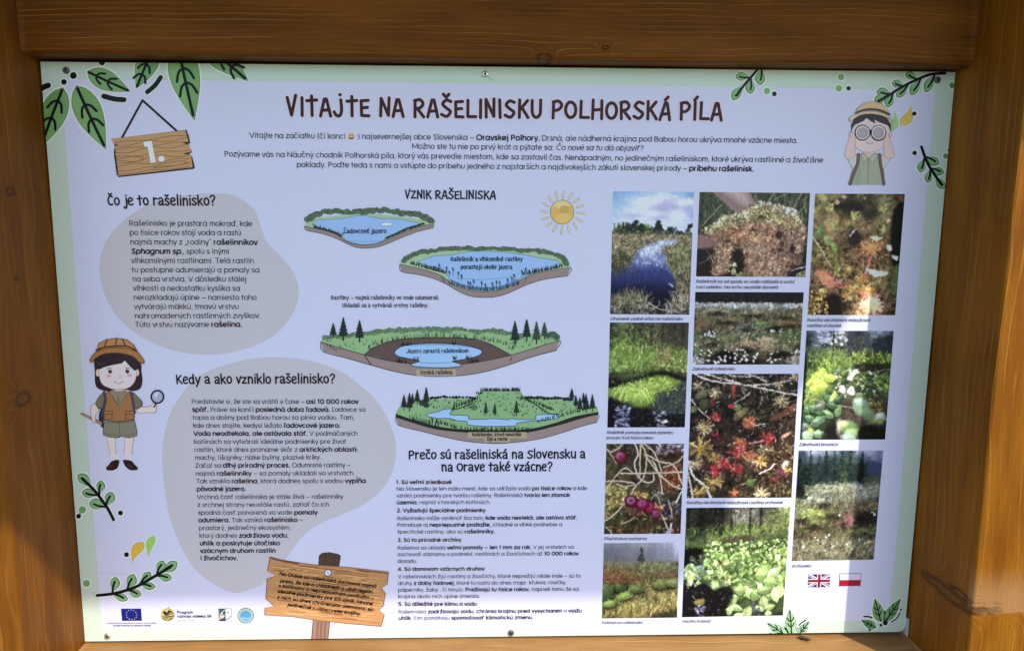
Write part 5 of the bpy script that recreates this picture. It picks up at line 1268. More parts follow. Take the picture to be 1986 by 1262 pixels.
def photo(corn, seed, paint, label, white=WHITE, warp=1.3):
    W = RES * (math.hypot(corn[1][0] - corn[0][0], corn[1][1] - corn[0][1]) + math.hypot(corn[2][0] - corn[3][0], corn[2][1] - corn[3][1])) / 2
    H = RES * (math.hypot(corn[3][0] - corn[0][0], corn[3][1] - corn[0][1]) + math.hypot(corn[2][0] - corn[1][0], corn[2][1] - corn[1][1])) / 2
    p = Paint(round(W), round(H), seed); paint(p)
    p.warp(warp, 5.0); p.warp(warp * .6, 2.6); p.noise(.025, (2.0, 2.0), 1); p.finish()
    P = np.array([pix(*c) for c in corn]); h, w = p.h, p.w
    u, v = np.meshgrid(np.linspace(0, 1, w), np.linspace(0, 1, h)); u, v = u[..., None], v[..., None]
    XZ = (P[0] * (1 - u) + P[1] * u) * (1 - v) + (P[3] * (1 - u) + P[2] * u) * v
    off = np.array(rootloc(panel))
    co = np.stack([XZ[..., 0] - off[0], np.full((h, w), -.0004 - 2 * LV) - off[1], XZ[..., 1] - off[2]], -1).reshape(-1, 3)
    idx = np.arange(h * w).reshape(h, w)
    q = np.stack([idx[:-1, :-1], idx[1:, :-1], idx[1:, 1:], idx[:-1, 1:]], -1).reshape(-1, 4)
    me = bpy.data.meshes.new('photo'); me.vertices.add(h * w); me.vertices.foreach_set('co', co.ravel())
    me.loops.add(q.size); me.loops.foreach_set('vertex_index', q.ravel().astype(np.int32))
    me.polygons.add(len(q)); me.polygons.foreach_set('loop_start', np.arange(0, q.size, 4, dtype=np.int32))
    me.update(calc_edges=True)
    at = me.color_attributes.new('print', 'FLOAT_COLOR', 'POINT')
    c = np.ones((h * w, 4)); c[:, :3] = ink(np.clip(p.C, 4, 250).reshape(-1, 3), white); at.data.foreach_set('color', c.ravel())
    me.materials.append(mph)
    o = bpy.data.objects.new('photo', me); COL.objects.link(o); o.parent = panel
    return tag(o, label)

def ph_pool(p):
    p.grid([[(122, 164, 212), (126, 168, 216), (150, 182, 220), (168, 192, 224), (140, 176, 216), (112, 152, 204)],
            [(132, 174, 218), (160, 192, 222), (206, 216, 236), (176, 184, 214), (190, 204, 230), (172, 190, 222)],
            [(160, 190, 222), (192, 206, 228), (190, 204, 230), (160, 170, 210), (204, 216, 238), (150, 170, 214)],
            [(176, 196, 224), (160, 176, 210), (186, 204, 232), (190, 208, 236), (184, 204, 234), (176, 196, 228)],
            [(190, 204, 226)] * 6, [(120, 116, 90)] * 6, [(112, 112, 82)] * 6, [(96, 102, 76)] * 6, [(60, 72, 110)] * 6, [(40, 46, 92)] * 6, [(26, 28, 52)] * 6, [(34, 36, 40)] * 6])
    for u, v, rx, ry, c in ((.62, .07, 26, 11, (214, 222, 240)), (.72, .10, 22, 12, (168, 176, 212)), (.42, .09, 22, 9, (210, 220, 238)), (.92, .09, 18, 8, (214, 222, 240)), (.62, .13, 24, 8, (158, 166, 208)), (.93, .13, 16, 5, (150, 164, 210)), (.25, .19, 26, 4, (150, 164, 204)), (.5, .18, 22, 6, (204, 216, 238))): p.blob(u, v, rx, ry, c, 0, 8, .75)
    p.noise(.03, (18, 10), 3, [(0, 0), (1, 0), (1, .3), (0, .3)])
    p.fill([(0, .33), (1, .33), (1, 1), (0, 1)], (122, 118, 92), 1, 1, False)
    for u, v in p.inside(120, [(0, .24), (.5, .27), (.5, .33), (0, .33)]): p.seg(u * p.w, .335 * p.h, u * p.w, v * p.h, 3, p.pick([(92, 116, 62), (112, 136, 74), (64, 84, 52), (44, 56, 44)]), .9)
    for u, v in p.inside(60, [(.5, .30), (.98, .32), (.98, .335), (.5, .335)]): p.seg(u * p.w, .338 * p.h, u * p.w, v * p.h, 3, p.pick([(52, 62, 56), (70, 84, 84), (44, 52, 46)]), .9)
    for u, h in ((.55, .235), (.58, .25), (.36, .25), (.3, .235), (.21, .26), (.72, .285), (.97, .25)):
        for k in range(14): p.blob(u + p.r.normal(0, .025), h + (.33 - h) * p.r.uniform(.05, .9), 3.2, 3, (36, 44, 42), 0, 1.5, .75)
    p.seg(0, .338 * p.h, p.w, .338 * p.h, 2.5, (46, 48, 40), .9)
    p.grass(700, [(0, .35), (1, .35), (1, .62), (0, .64)], 6, 80, 40, 1.1, [(150, 146, 112), (120, 118, 84), (98, 102, 66), (168, 162, 126), (84, 80, 60)])
    p.grass(60, [(.0, .5), (.2, .52), (.22, .6), (0, .62)], 9, 90, 50, 1.6, [(40, 46, 34), (60, 66, 44)])
    p.noise(.28, (7, 3), 3, [(0, .34), (1, .34), (1, .66), (0, .66)])
    p.fill([(.60, .398), (.68, .40), (.80, .41), (.70, .43), (.63, .445), (.62, .48), (.70, .53), (.82, .60), (.92, .66), (.97, .80), (.9, .98), (.3, .99), (-.05, .98), (-.05, .635), (.05, .63), (.16, .605), (.24, .57), (.31, .51), (.38, .46), (.50, .43), (.56, .42)], (104, 122, 176), 2)
    p.fill([(.60, .398), (.68, .40), (.80, .41), (.70, .43), (.62, .445), (.60, .49), (.45, .53), (.36, .51), (.40, .46), (.50, .43), (.56, .42)], (176, 196, 230), 8)
    p.fill([(-.05, .65), (.2, .62), (.5, .60), (.8, .63), (1, .68), (1, 1), (-.05, 1)], (54, 66, 124), 18)
    p.fill([(-.05, .74), (.3, .71), (.7, .72), (1, .76), (1, 1), (-.05, 1)], (36, 42, 86), 24)
    p.fill([(-.05, .82), (.4, .79), (.8, .8), (1, .8), (1, 1), (-.05, 1)], (22, 24, 46), 24)
    for u, v in p.inside(150, [(.36, .47), (.60, .45), (.72, .58), (.30, .60)]): p.seg(u * p.w, v * p.h, u * p.w + p.r.normal(0, 1), v * p.h + p.r.uniform(3, 9), p.r.uniform(.7, 1.4), p.pick([(206, 216, 238), (96, 108, 150), (222, 228, 242), (70, 82, 122), (150, 166, 206)], .06), .65)
    p.micro(500, 9, 90, 8, .6, 1.4, [(.30, .50), (.60, .46), (.76, .62), (.8, .7), (.0, .72), (.02, .66), (.24, .61)], 1.1, .6)
    p.path([(.40, .572), (.45, .578), (.50, .583)], 1.2, (206, 214, 236), .6)
    p.fill([(.70, .52), (.8, .46), (1.05, .44), (1.05, .86), (.9, .80), (.80, .72), (.78, .64), (.70, .58)], (84, 90, 62), 4)
    p.fill([(-.05, .54), (.12, .52), (.25, .56), (.22, .60), (.1, .64), (-.05, .65)], (70, 74, 52), 5)
    p.grass(160, [(-.02, .52), (.26, .54), (.2, .63), (-.02, .66)], 9, 85, 45, 1.1, [(120, 118, 84), (64, 70, 46), (150, 146, 112), (40, 46, 36)])
    for u in (.1, .16, .28, .33, .48, .63, .68): p.seg(u * p.w, .62 * p.h, u * p.w + 1, .69 * p.h, 1.2, (36, 40, 70), .8)
    p.path([(.73, .745), (.76, .755), (.78, .765)], 2.6, (150, 160, 190), .8)
    p.grass(480, [(.68, .48), (1, .44), (1, .74), (.80, .70), (.68, .58)], 10, 80, 45, 1.2, [(132, 136, 98), (104, 114, 72), (156, 150, 116), (74, 84, 54)])
    p.grass(150, [(.82, .66), (1, .66), (1, .86), (.82, .82)], 11, 90, 50, 1.3, [(116, 108, 86), (78, 80, 58), (50, 48, 40), (150, 140, 114)])
    p.micro(900, 7, 80, 50, .45, 1.55, [(0, .345), (1, .345), (1, .62), (.62, .5), (.6, .42), (.3, .52), (0, .62)])
    p.micro(500, 8, 90, 45, .4, 1.5, [(.68, .5), (1, .46), (1, .85), (.82, .72)])
    p.fill([(0, .86), (.15, .82), (.4, .84), (.5, .92), (.75, .95), (.82, .86), (1, .82), (1, 1), (0, 1)], (52, 52, 44), 8)
    p.grass(330, [(.02, .90), (.2, .84), (.42, .86), (.5, .98), (0, 1)], 15, 85, 38, 1.2, [(140, 140, 112), (98, 104, 74), (170, 166, 138), (56, 58, 48)])
    p.grass(230, [(.80, .88), (1, .84), (1, 1), (.72, 1)], 15, 110, 35, 1.2, [(152, 146, 120), (110, 108, 84), (178, 170, 146), (58, 54, 46)])
    p.flecks(240, [(0, .93), (1, .95), (1, 1), (0, 1)], 5, [(180, 182, 186), (40, 40, 40), (118, 116, 96), (20, 22, 30)])
    p.path([(.48, .90), (.6, .945), (.75, .975)], 1.6, (186, 178, 158)); p.path([(.42, .95), (.6, .93), (.62, .88)], 1.3, (160, 154, 134)); p.micro(260, 3, 90, 30, .6, 1.4, [(0, .25), (.6, .26), (1, .31), (1, .335), (0, .335)])
    p.grass(60, [(.0, .655), (.16, .63), (.3, .585), (.3, .60), (.1, .67), (0, .69)], 7, -90, 25, 1, [(70, 78, 70), (100, 106, 92), (40, 46, 60)], .7); p.micro(400, 6, 85, 40, .4, 1.5, [(0, .9), (.45, .86), (.5, 1), (0, 1)])

def ph_moss(p):
    p.grid([[(70, 80, 62)] * 6, [(64, 74, 58)] * 6, [(56, 62, 50)] * 6, [(50, 52, 44)] * 6, [(46, 44, 40)] * 6, [(40, 38, 36)] * 6])
    p.grass(340, [(0, .02), (1, .02), (1, .5), (0, .55)], 26, 88, 16, 1.6, [(92, 104, 78), (54, 66, 46), (112, 122, 94), (38, 46, 36)], .8, .2)
    for a, b in (((.04, .40), (.20, .15)), ((.6, .14), (.68, .0)), ((.85, .20), (.92, .0)), ((.90, .26), (.97, .12)), ((.68, .08), (.78, .02))): p.path([a, ((a[0] + b[0]) / 2, (a[1] + b[1]) / 2), b], 1.6, (150, 154, 126))
    p.fill([(.12, -.03), (.40, -.03), (.50, .10), (.52, .20), (.42, .23), (.33, .23), (.22, .12)], (132, 112, 112), 2); p.fill([(.22, -.02), (.38, -.02), (.46, .10), (.44, .16), (.34, .10)], (168, 152, 152), 12)
    p.fill([(-.02, .50), (.1, .52), (.2, .58), (.2, .66), (.12, .68), (-.02, .64)], (128, 100, 96), 3)
    p.fill([(.0, .70), (.3, .66), (.6, .7), (.95, .7), (1, 1), (0, 1)], (40, 36, 34), 10)
    body = [(.02, .47), (.12, .40), (.22, .29), (.36, .24), (.48, .15), (.6, .13), (.74, .17), (.88, .22), (.95, .34), (.98, .46), (.96, .6), (.93, .72), (.95, .85), (.84, .85), (.80, 1), (.46, 1), (.44, .86), (.42, .70), (.32, .66), (.30, .85), (.26, .97), (.14, .97), (.17, .75), (.19, .62), (.10, .50)]
    p.fill(body, (120, 94, 76), 2); p.noise(.3, (8, 6), 3, body)
    p.fill([(.7, .45), (.95, .5), (.92, .8), (.8, .95), (.72, .75)], (84, 64, 56), 20)
    p.grass(2200, body, 8, 60, 75, 1.2, [(206, 180, 146), (182, 148, 116), (224, 200, 168), (124, 94, 78), (156, 116, 96), (80, 60, 54), (190, 160, 130)], .85, 1.2)
    top = [(.04, .45), (.12, .38), (.22, .28), (.38, .25), (.48, .16), (.6, .13), (.74, .17), (.88, .22), (.95, .36), (.9, .44), (.7, .36), (.5, .34), (.3, .42), (.12, .48)]
    p.leaves(420, top, 2.3, 1.6, [(206, 200, 152), (222, 208, 166), (188, 176, 118), (206, 176, 118), (176, 172, 112)], .9, .2)
    p.leaves(110, [(.02, .46), (.14, .38), (.24, .28), (.42, .22), (.55, .13), (.6, .18), (.4, .3), (.2, .42)], 2.3, 1.6, [(200, 210, 150), (214, 222, 172)], .95, .2)
    p.leaves(100, [(.5, .11), (.62, .11), (.76, .16), (.9, .22), (.88, .28), (.7, .2)], 2.4, 1.6, [(224, 220, 186), (232, 226, 200)], .9, .2)
    p.grass(260, [(.2, .45), (.7, .36), (.72, .6), (.25, .62)], 10, 20, 60, 1.4, [(204, 160, 112), (176, 112, 84), (218, 186, 146), (120, 74, 60)], .85, 1.4)
    p.micro(1500, 7, 60, 80, .45, 1.5, body)
    for u, v, rx, ry in ((.57, .29, 6, 4), (.74, .50, 8, 8), (.76, .64, 7, 9), (.50, .44, 8, 3), (.36, .74, 10, 10), (.40, .88, 9, 10), (.86, .66, 6, 10), (.28, .58, 8, 3), (.12, .8, 7, 14)): p.blob(u, v, rx, ry, (36, 28, 28), 0, 4, .75)
    p.grass(230, [(.47, .7), (.82, .62), (.82, 1), (.47, 1)], 10, 80, 70, 1.2, [(184, 150, 122), (132, 96, 82), (206, 176, 148), (66, 48, 46)], .85, 1.4)
    p.grass(110, [(.14, .66), (.3, .66), (.27, .98), (.14, .97)], 12, 88, 30, 1.3, [(184, 156, 122), (140, 108, 84), (206, 184, 150), (64, 50, 44)], .9, .8)
    p.leaves(14, [(.3, .84), (.36, .84), (.35, .96), (.3, .96)], 3, 2.4, [(176, 172, 136)]); p.leaves(26, [(.36, .97), (.42, .93), (.5, 1), (.36, 1)], 3, 2.2, [(120, 122, 70), (140, 140, 86)]); p.leaves(20, [(.92, .95), (1, .93), (1, 1), (.92, 1)], 3, 2, [(130, 134, 100)])
    p.micro(1300, 6, 70, 80, .5, 1.45, body); p.path([(.87, .93), (.94, .89), (1, .87)], 1.8, (176, 176, 190)); p.path([(.02, .86), (.1, .80), (.14, .76)], 1.2, (110, 116, 104))

def ph_sundew(p):
    p.grid([[(120, 116, 70), (130, 124, 76), (70, 64, 44), (60, 58, 42), (120, 122, 84), (60, 40, 34)],
            [(132, 122, 78), (110, 96, 62), (50, 44, 38), (84, 76, 54), (120, 126, 86), (70, 40, 34)],
            [(124, 104, 72), (146, 124, 80), (130, 110, 70), (110, 92, 62), (116, 112, 72), (20, 16, 18)],
            [(112, 112, 64), (140, 114, 78), (84, 70, 58), (120, 94, 70), (120, 100, 70), (22, 18, 20)],
            [(108, 100, 62), (122, 112, 66), (116, 96, 62), (150, 110, 80), (110, 84, 64), (44, 44, 34)],
            [(110, 92, 70), (116, 100, 64), (130, 112, 72), (152, 120, 84), (120, 104, 70), (64, 72, 44)],
            [(118, 92, 66), (140, 110, 84), (120, 100, 64), (150, 120, 80), (124, 112, 72), (62, 74, 40)],
            [(94, 76, 48), (82, 66, 44), (70, 60, 40), (170, 140, 96), (150, 116, 100), (64, 60, 40)],
            [(100, 80, 44), (54, 42, 34), (84, 72, 42), (196, 160, 124), (150, 110, 90), (54, 46, 34)]])
    p.noise(.25, (9, 9), 3)
    p.leaves(520, [(0, .35), (1, .35), (1, 1), (0, 1)], 2.4, 1.8, [(150, 124, 74), (120, 92, 56), (176, 150, 92), (84, 62, 44), (54, 40, 32), (132, 118, 66)], .75, .3)
    p.leaves(130, [(0, 0), (1, 0), (1, .3), (0, .35)], 3.4, 3, [(150, 138, 88), (118, 116, 72), (60, 52, 40), (164, 130, 104), (100, 104, 66)], .55, .2, None, False)
    p.fill([(.18, .06), (.5, .08), (.55, .14), (.40, .14), (.22, .12)], (40, 36, 34), 8); p.fill([(.55, .14), (.7, .12), (.7, .2), (.56, .2)], (56, 54, 42), 8); p.fill([(.90, .12), (1.02, .10), (1.02, .6), (.92, .55), (.88, .3)], (16, 12, 16), 6); p.fill([(.2, .85), (.35, .84), (.38, 1), (.22, 1)], (36, 28, 26), 10)
    p.fill([(.40, .33), (.46, .28), (.5, .31), (.55, .36), (.5, .41), (.42, .41)], (50, 38, 44), 3); p.path([(.42, .35), (.47, .285)], 2.5, (190, 180, 184))
    for u, v, s_ in ((.17, .10, 13), (.46, .16, 16), (.77, .10, 14), (.24, .24, 13), (.30, .60, 15), (.78, .28, 11)):
        for k in range(26): A = R(90 + p.r.normal(0, 38)); p.seg(u * p.w + p.r.normal(0, 1.5), v * p.h + p.r.uniform(0, s_), u * p.w + math.cos(A) * s_ * .7, v * p.h + p.r.uniform(-2, s_ * .7) - math.sin(A) * s_ * .4, 1.5, p.pick([(166, 170, 98), (136, 146, 80), (188, 184, 116)]), .9)
        p.seg(u * p.w, v * p.h, u * p.w + 1, (v + .12) * p.h, 2, (140, 140, 84), .8)
    p.blob(.07, .31, 6, 13, (96, 126, 74), .3, 2, .95, .3); p.blob(.17, .38, 7, 10, (120, 146, 84), -.2, 2, .95, .3); p.blob(.25, .43, 7, 10, (112, 140, 70), -.5, 2, .95, .3); p.path([(.26, .46), (.29, .55), (.30, .66)], 4, (116, 132, 66))
    p.path([(-.02, .34), (.1, .44), (.18, .54), (.24, .60)], 2.6, (200, 190, 178), .9, 1.4)
    p.rosette(.66, .44, 22, 70, 1.1, [(206, 150, 96), (186, 96, 78), (214, 172, 110), (160, 74, 70)], (206, 160, 78)); p.blob(.66, .44, 11, 9, (204, 158, 84), 0, 3, .7)
    p.flecks(60, [(.57, .38), (.75, .38), (.75, .5), (.57, .5)], 4, [(226, 190, 120), (176, 110, 70)])
    p.path([(.66, .52), (.645, .60), (.63, .70)], 4.5, (190, 112, 104)); p.path([(.63, .60), (.62, .68)], 2, (226, 200, 200))
    p.fill([(.06, .64), (.14, .62), (.24, .68), (.30, .74), (.24, .77), (.14, .73)], (196, 128, 88), 4); p.rosette(.2, .69, 15, 30, 1.2, [(206, 130, 120), (216, 166, 150), (186, 90, 90)]); p.blob(.19, .69, 9, 6, (204, 146, 88), .5, 3, .8)
    p.path([(.27, .74), (.36, .765), (.46, .755)], 3.2, (196, 100, 80)); p.rosette(.33, .72, 7, 12, 1.2, [(206, 130, 150)])
    for u, v in ((.50, .78), (.60, .79), (.58, .69), (.45, .84), (.68, .80)): p.rosette(u, v, 11, 22, 2.2, [(206, 162, 84), (186, 130, 66), (224, 190, 118)], (190, 140, 60))
    p.fill([(.64, .62), (.72, .62), (.86, .64), (.84, .67), (.74, .675), (.66, .65)], (216, 216, 196), 2); p.fill([(.64, .35), (.72, .345), (.77, .36), (.74, .38), (.66, .37)], (208, 208, 182), 2); p.fill([(.84, .42), (.88, .42), (.90, .46), (.86, .46)], (200, 206, 190), 2); p.fill([(.90, .50), (.96, .51), (.98, .54), (.92, .53)], (196, 206, 190), 2)
    p.path([(.62, .77), (.72, .73), (.80, .70)], 3, (168, 166, 92)); p.blob(.83, .22, 4, 5, (206, 164, 144), 0, 1.5); p.blob(.25, .07, 5, 4, (196, 170, 140), 0, 2); p.blob(.32, .03, 6, 3, (190, 150, 120), 0, 2); p.path([(.86, 0), (.93, .03), (.98, .07)], 2, (120, 60, 50))
    p.rosette(.72, .91, 22, 44, 2.6, [(226, 172, 160), (214, 140, 130), (234, 206, 160)], None); p.blob(.72, .91, 16, 14, (232, 206, 150), 0, 6, .85, .1); p.flecks(40, [(.66, .87), (.78, .87), (.78, .96), (.66, .96)], 4, [(244, 226, 180), (216, 176, 120)]); p.rosette(.64, .83, 10, 18, 2, [(206, 110, 96), (220, 150, 120)])
    p.fill([(.95, .6), (1.02, .6), (1.02, .8), (.95, .8)], (86, 104, 56), 8)
    p.micro(1500, 4, 60, 90, .5, 1.5)
    p.leaves(70, [(0, .8), (.2, .78), (.24, 1), (0, 1)], 2.6, 2.2, [(190, 156, 84), (150, 116, 60), (206, 176, 104)], .9)

def ph_hummock(p):
    p.grid([[(50, 62, 44), (104, 118, 82), (60, 66, 50), (84, 92, 66), (56, 54, 46), (60, 58, 48)],
            [(44, 54, 42), (98, 116, 72), (84, 98, 62), (90, 98, 70), (60, 58, 48), (66, 62, 52)],
            [(110, 140, 60), (120, 146, 72), (100, 120, 62), (100, 112, 62), (70, 70, 50), (64, 66, 48)],
            [(104, 138, 62), (100, 132, 58), (96, 128, 56), (104, 128, 62), (110, 120, 68), (98, 118, 58)],
            [(100, 132, 62), (104, 136, 64), (98, 124, 58), (112, 126, 66), (96, 108, 58), (120, 144, 64)],
            [(44, 50, 40), (70, 84, 50), (80, 96, 50), (60, 72, 42), (46, 52, 38), (70, 86, 48)],
            [(24, 26, 30), (70, 84, 48), (130, 156, 62), (124, 156, 56), (104, 130, 54), (60, 72, 60)],
            [(84, 98, 60), (110, 140, 60), (124, 154, 60), (90, 112, 52), (60, 70, 60), (54, 62, 60)],
            [(26, 28, 32), (54, 62, 48), (90, 116, 50), (50, 60, 52), (46, 52, 52), (36, 40, 42)],
            [(16, 16, 24), (120, 126, 156), (30, 32, 40), (60, 66, 80), (40, 44, 50), (22, 24, 28)],
            [(14, 14, 22), (110, 116, 144), (24, 26, 34), (50, 54, 66), (22, 24, 30), (18, 18, 24)]])
    for u, w in ((.02, 5), (.24, 2), (.31, 4), (.41, 4), (.53, 7), (.67, 7), (.72, 3), (.92, 4), (.62, 2), (.84, 3)): p.seg(u * p.w, 0, u * p.w + p.r.normal(0, 1), .26 * p.h, w, p.pick([(44, 42, 38), (58, 56, 48)]), .85)
    p.grass(240, [(.55, 0), (1, 0), (1, .25), (.55, .25)], 10, 60, 60, 1, [(110, 106, 88), (48, 46, 40), (80, 80, 62)], .7); p.leaves(90, [(0, .05), (.5, .05), (.5, .22), (0, .22)], 2.4, 2, [(128, 150, 86), (96, 122, 66), (54, 66, 46)], .7)
    p.grass(620, [(0, .22), (.5, .22), (1, .28), (1, .47), (.5, .45), (0, .5)], 10, 88, 28, 1.2, [(140, 170, 86), (108, 142, 60), (164, 188, 104), (72, 98, 46), (124, 150, 70)])
    p.leaves(80, [(.5, .36), (1, .32), (1, .48), (.5, .44)], 2.6, 1.8, [(160, 180, 92), (130, 156, 74), (188, 200, 120)], .8); p.grass(60, [(.62, .28), (.8, .28), (.8, .4), (.62, .4)], 12, 90, 25, 1.1, [(150, 124, 90), (120, 98, 72)])
    p.fill([(0, .52), (.2, .53), (.4, .50), (.6, .46), (.75, .47), (1, .52), (1, .56), (.7, .5), (.5, .52), (.3, .56), (0, .62)], (24, 26, 24), 5, .85); p.flecks(60, [(0, .5), (.6, .48), (.5, .54), (0, .58)], 4, [(100, 116, 76), (50, 56, 44)])
    p.fill([(.0, .63), (.2, .6), (.45, .56), (.62, .5), (.8, .52), (.95, .58), (.9, .64), (.7, .66), (.55, .76), (.4, .79), (.2, .72), (.0, .70)], (112, 142, 56), 5)
    p.fill([(.75, .66), (1, .56), (1, .85), (.6, .82), (.55, .76)], (66, 76, 72), 8); p.flecks(420, [(.58, .66), (1, .58), (1, .88), (.58, .84)], 3, [(96, 106, 98), (44, 50, 50), (74, 84, 76), (28, 32, 34)])
    p.grass(430, [(.05, .64), (.3, .6), (.6, .52), (.86, .56), (.85, .63), (.6, .68), (.3, .72), (.05, .68)], 9, 40, 50, 1.3, [(176, 200, 92), (140, 176, 66), (196, 214, 116), (96, 128, 46)])
    for k in range(260):
        A = R(p.r.uniform(-10, 190)); l = p.r.uniform(12, 30); x, y = .36 * p.w + p.r.normal(0, 7), .645 * p.h + p.r.normal(0, 4)
        x1, y1 = x + math.cos(A) * l * .6, y - abs(math.sin(A)) * 6; c = p.pick([(170, 204, 92), (136, 176, 66), (196, 220, 120), (110, 146, 52)])
        p.seg(x, y, x1, y1, 1.4, c, .85); p.seg(x1, y1, x1 + math.cos(A) * l * .35, y1 + l * .75, 1.2, c, .85)
    p.micro(1500, 7, 85, 45, .5, 1.5, [(0, 0), (1, 0), (1, .5), (0, .5)])
    p.fill([(0, .73), (.12, .74), (.3, .8), (.55, .82), (.6, .88), (1, .88), (1, 1), (0, 1)], (16, 16, 24), 8, .85)
    p.leaves(90, [(.08, .76), (.28, .80), (.3, 1), (.1, 1)], 3.2, 2, [(150, 156, 186), (110, 118, 150), (60, 64, 90)], .85, 0, (0, .6), False); p.leaves(26, [(.6, .84), (.75, .84), (.76, 1), (.64, 1)], 3, 2, [(140, 148, 176), (190, 196, 214)], .8, 0, (0, .6), False); p.flecks(120, [(.3, .84), (1, .84), (1, 1), (.3, 1)], 4, [(56, 60, 66), (10, 10, 16), (90, 96, 110)])

def ph_cotton(p):
    p.grid([[(30, 34, 40), (24, 28, 32), (30, 34, 30), (26, 32, 34), (32, 36, 34), (26, 28, 38)],
            [(28, 32, 44), (26, 28, 32), (30, 32, 30), (34, 38, 36), (30, 34, 34), (24, 26, 32)],
            [(120, 128, 134), (140, 148, 150), (124, 130, 132), (130, 138, 142), (112, 120, 122), (118, 124, 128)],
            [(100, 104, 80), (116, 120, 90), (96, 104, 76), (104, 108, 84), (90, 90, 66), (96, 92, 68)],
            [(96, 84, 66), (84, 84, 58), (88, 84, 60), (100, 98, 78), (92, 84, 62), (90, 76, 58)],
            [(94, 74, 60), (86, 78, 56), (80, 84, 60), (80, 98, 66), (84, 84, 58), (70, 68, 52)],
            [(84, 100, 70), (70, 84, 58), (110, 116, 104), (70, 90, 56), (74, 92, 58), (76, 96, 62)],
            [(84, 98, 84), (78, 82, 60), (94, 90, 66), (110, 104, 82), (90, 96, 72), (66, 90, 56)],
            [(84, 100, 74), (72, 76, 54), (110, 96, 80), (100, 86, 68), (112, 96, 78), (70, 66, 50)],
            [(64, 66, 56), (44, 46, 40), (70, 62, 52), (70, 58, 50), (70, 62, 52), (40, 36, 34)],
            [(96, 100, 98), (40, 42, 36), (54, 56, 40), (50, 46, 40), (60, 58, 46), (120, 116, 112)]])
    p.noise(.2, (14, 6), 3); p.fill([(0, 0), (1, 0), (1, .14), (0, .14)], (28, 32, 36), 4, 1, False); p.grass(160, [(0, .02), (1, .02), (1, .15), (0, .15)], 7, 20, 30, 1, [(54, 60, 54), (18, 20, 26), (70, 74, 60)], .7)
    p.leaves(200, [(0, .15), (1, .16), (1, .22), (0, .22)], 3, 2.2, [(166, 174, 180), (136, 144, 150), (190, 196, 200)], .6, .1, None, False)
    p.grass(700, [(0, .2), (1, .2), (1, .56), (0, .56)], 8, 25, 60, 1.2, [(146, 142, 108), (108, 102, 74), (74, 66, 48), (40, 36, 30), (124, 96, 70), (120, 128, 88)], .8, .9)
    p.grass(520, [(0, .5), (1, .5), (1, .9), (0, .9)], 9, 60, 55, 1.2, [(110, 124, 82), (84, 98, 60), (140, 134, 104), (56, 58, 42), (150, 130, 104)], .8, .9)
    for u, v, rx, ry in ((.14, .56, 12, 7), (.75, .51, 14, 5), (.2, .30, 14, 3), (.5, .5, 12, 4), (.82, .86, 20, 7), (.3, .86, 18, 8), (.5, .8, 16, 4), (.15, .68, 14, 4), (.4, .95, 30, 6)): p.blob(u, v, rx, ry, (26, 24, 22), 0, 5, .8)
    for u, v, r_ in ((.48, .70, 20), (.66, .66, 22), (.12, .68, 14), (.62, .74, 20)):
        for k in range(60): A = R(p.r.uniform(0, 180)); l = r_ * p.r.uniform(.6, 1.2); x, y = u * p.w, v * p.h; p.seg(x + p.r.normal(0, 4), y + p.r.normal(0, 2), x + math.cos(A) * l, y - math.sin(A) * l * .35 + p.r.uniform(0, 10), 1.1, p.pick([(168, 146, 118), (130, 112, 88), (190, 170, 140), (96, 82, 64)]), .8)
    p.fill([(.55, .42), (.64, .42), (.68, .46), (.58, .48)], (88, 112, 66), 5, .7); p.leaves(30, [(.35, .48), (.55, .42), (.55, .5), (.38, .52)], 3, 2, [(130, 136, 132), (150, 156, 152)], .7)
    p.micro(2200, 7, 45, 60, .4, 1.55, [(0, .18), (1, .18), (1, 1), (0, 1)])
    for u, v, rx, ry in ((.14, .57, 13, 7), (.75, .51, 15, 5), (.2, .31, 15, 3), (.55, .33, 18, 3), (.85, .36, 16, 3), (.32, .42, 16, 3), (.5, .52, 10, 4), (.9, .47, 14, 3), (.83, .87, 22, 7), (.3, .88, 20, 8), (.5, .81, 16, 5), (.17, .72, 14, 4), (.42, .96, 34, 6)): p.blob(u, v, rx, ry, (24, 22, 20), 0, 5, .8)
    for u, v, rx, ry, c in ((.22, .26, 18, 3, (130, 128, 88)), (.6, .28, 20, 3, (120, 116, 82)), (.35, .37, 18, 3, (120, 112, 76)), (.86, .42, 18, 3, (116, 96, 66)), (.1, .45, 16, 4, (116, 84, 62)), (.63, .44, 13, 5, (92, 120, 66)), (.88, .58, 18, 7, (78, 108, 62)), (.3, .63, 16, 4, (100, 112, 66)), (.5, .72, 18, 5, (130, 108, 82)), (.7, .66, 20, 5, (146, 130, 104))): p.blob(u, v, rx, ry, c, .05, 4, .6, .3)
    p.micro(900, 7, 40, 60, .5, 1.5, [(0, .22), (1, .22), (1, .8), (0, .8)])
    p.leaves(60, [(0, .62), (1, .5), (1, .75), (0, .75)], 1.3, 1.1, [(200, 206, 200), (220, 224, 220)], .8, 0, None, False); p.leaves(26, [(.09, .52), (.2, .54), (.2, .62), (.1, .6)], 1.6, 1.4, [(214, 220, 220)], .9, 0); p.leaves(14, [(.70, .5), (.82, .5), (.82, .55), (.72, .55)], 1.5, 1.2, [(206, 212, 210)], .9, 0)
    for u, v in p.inside(64, [(0, .78), (1, .80), (1, .98), (0, .98)]): p.blob(u, v, p.r.uniform(1.6, 3), p.r.uniform(1.4, 2.3), (226, 226, 224), 0, 1.2, .95)
    p.leaves(40, [(0, .9), (.1, .9), (.1, 1), (0, 1)], 3, 2, [(150, 156, 160), (190, 194, 196)], .7)
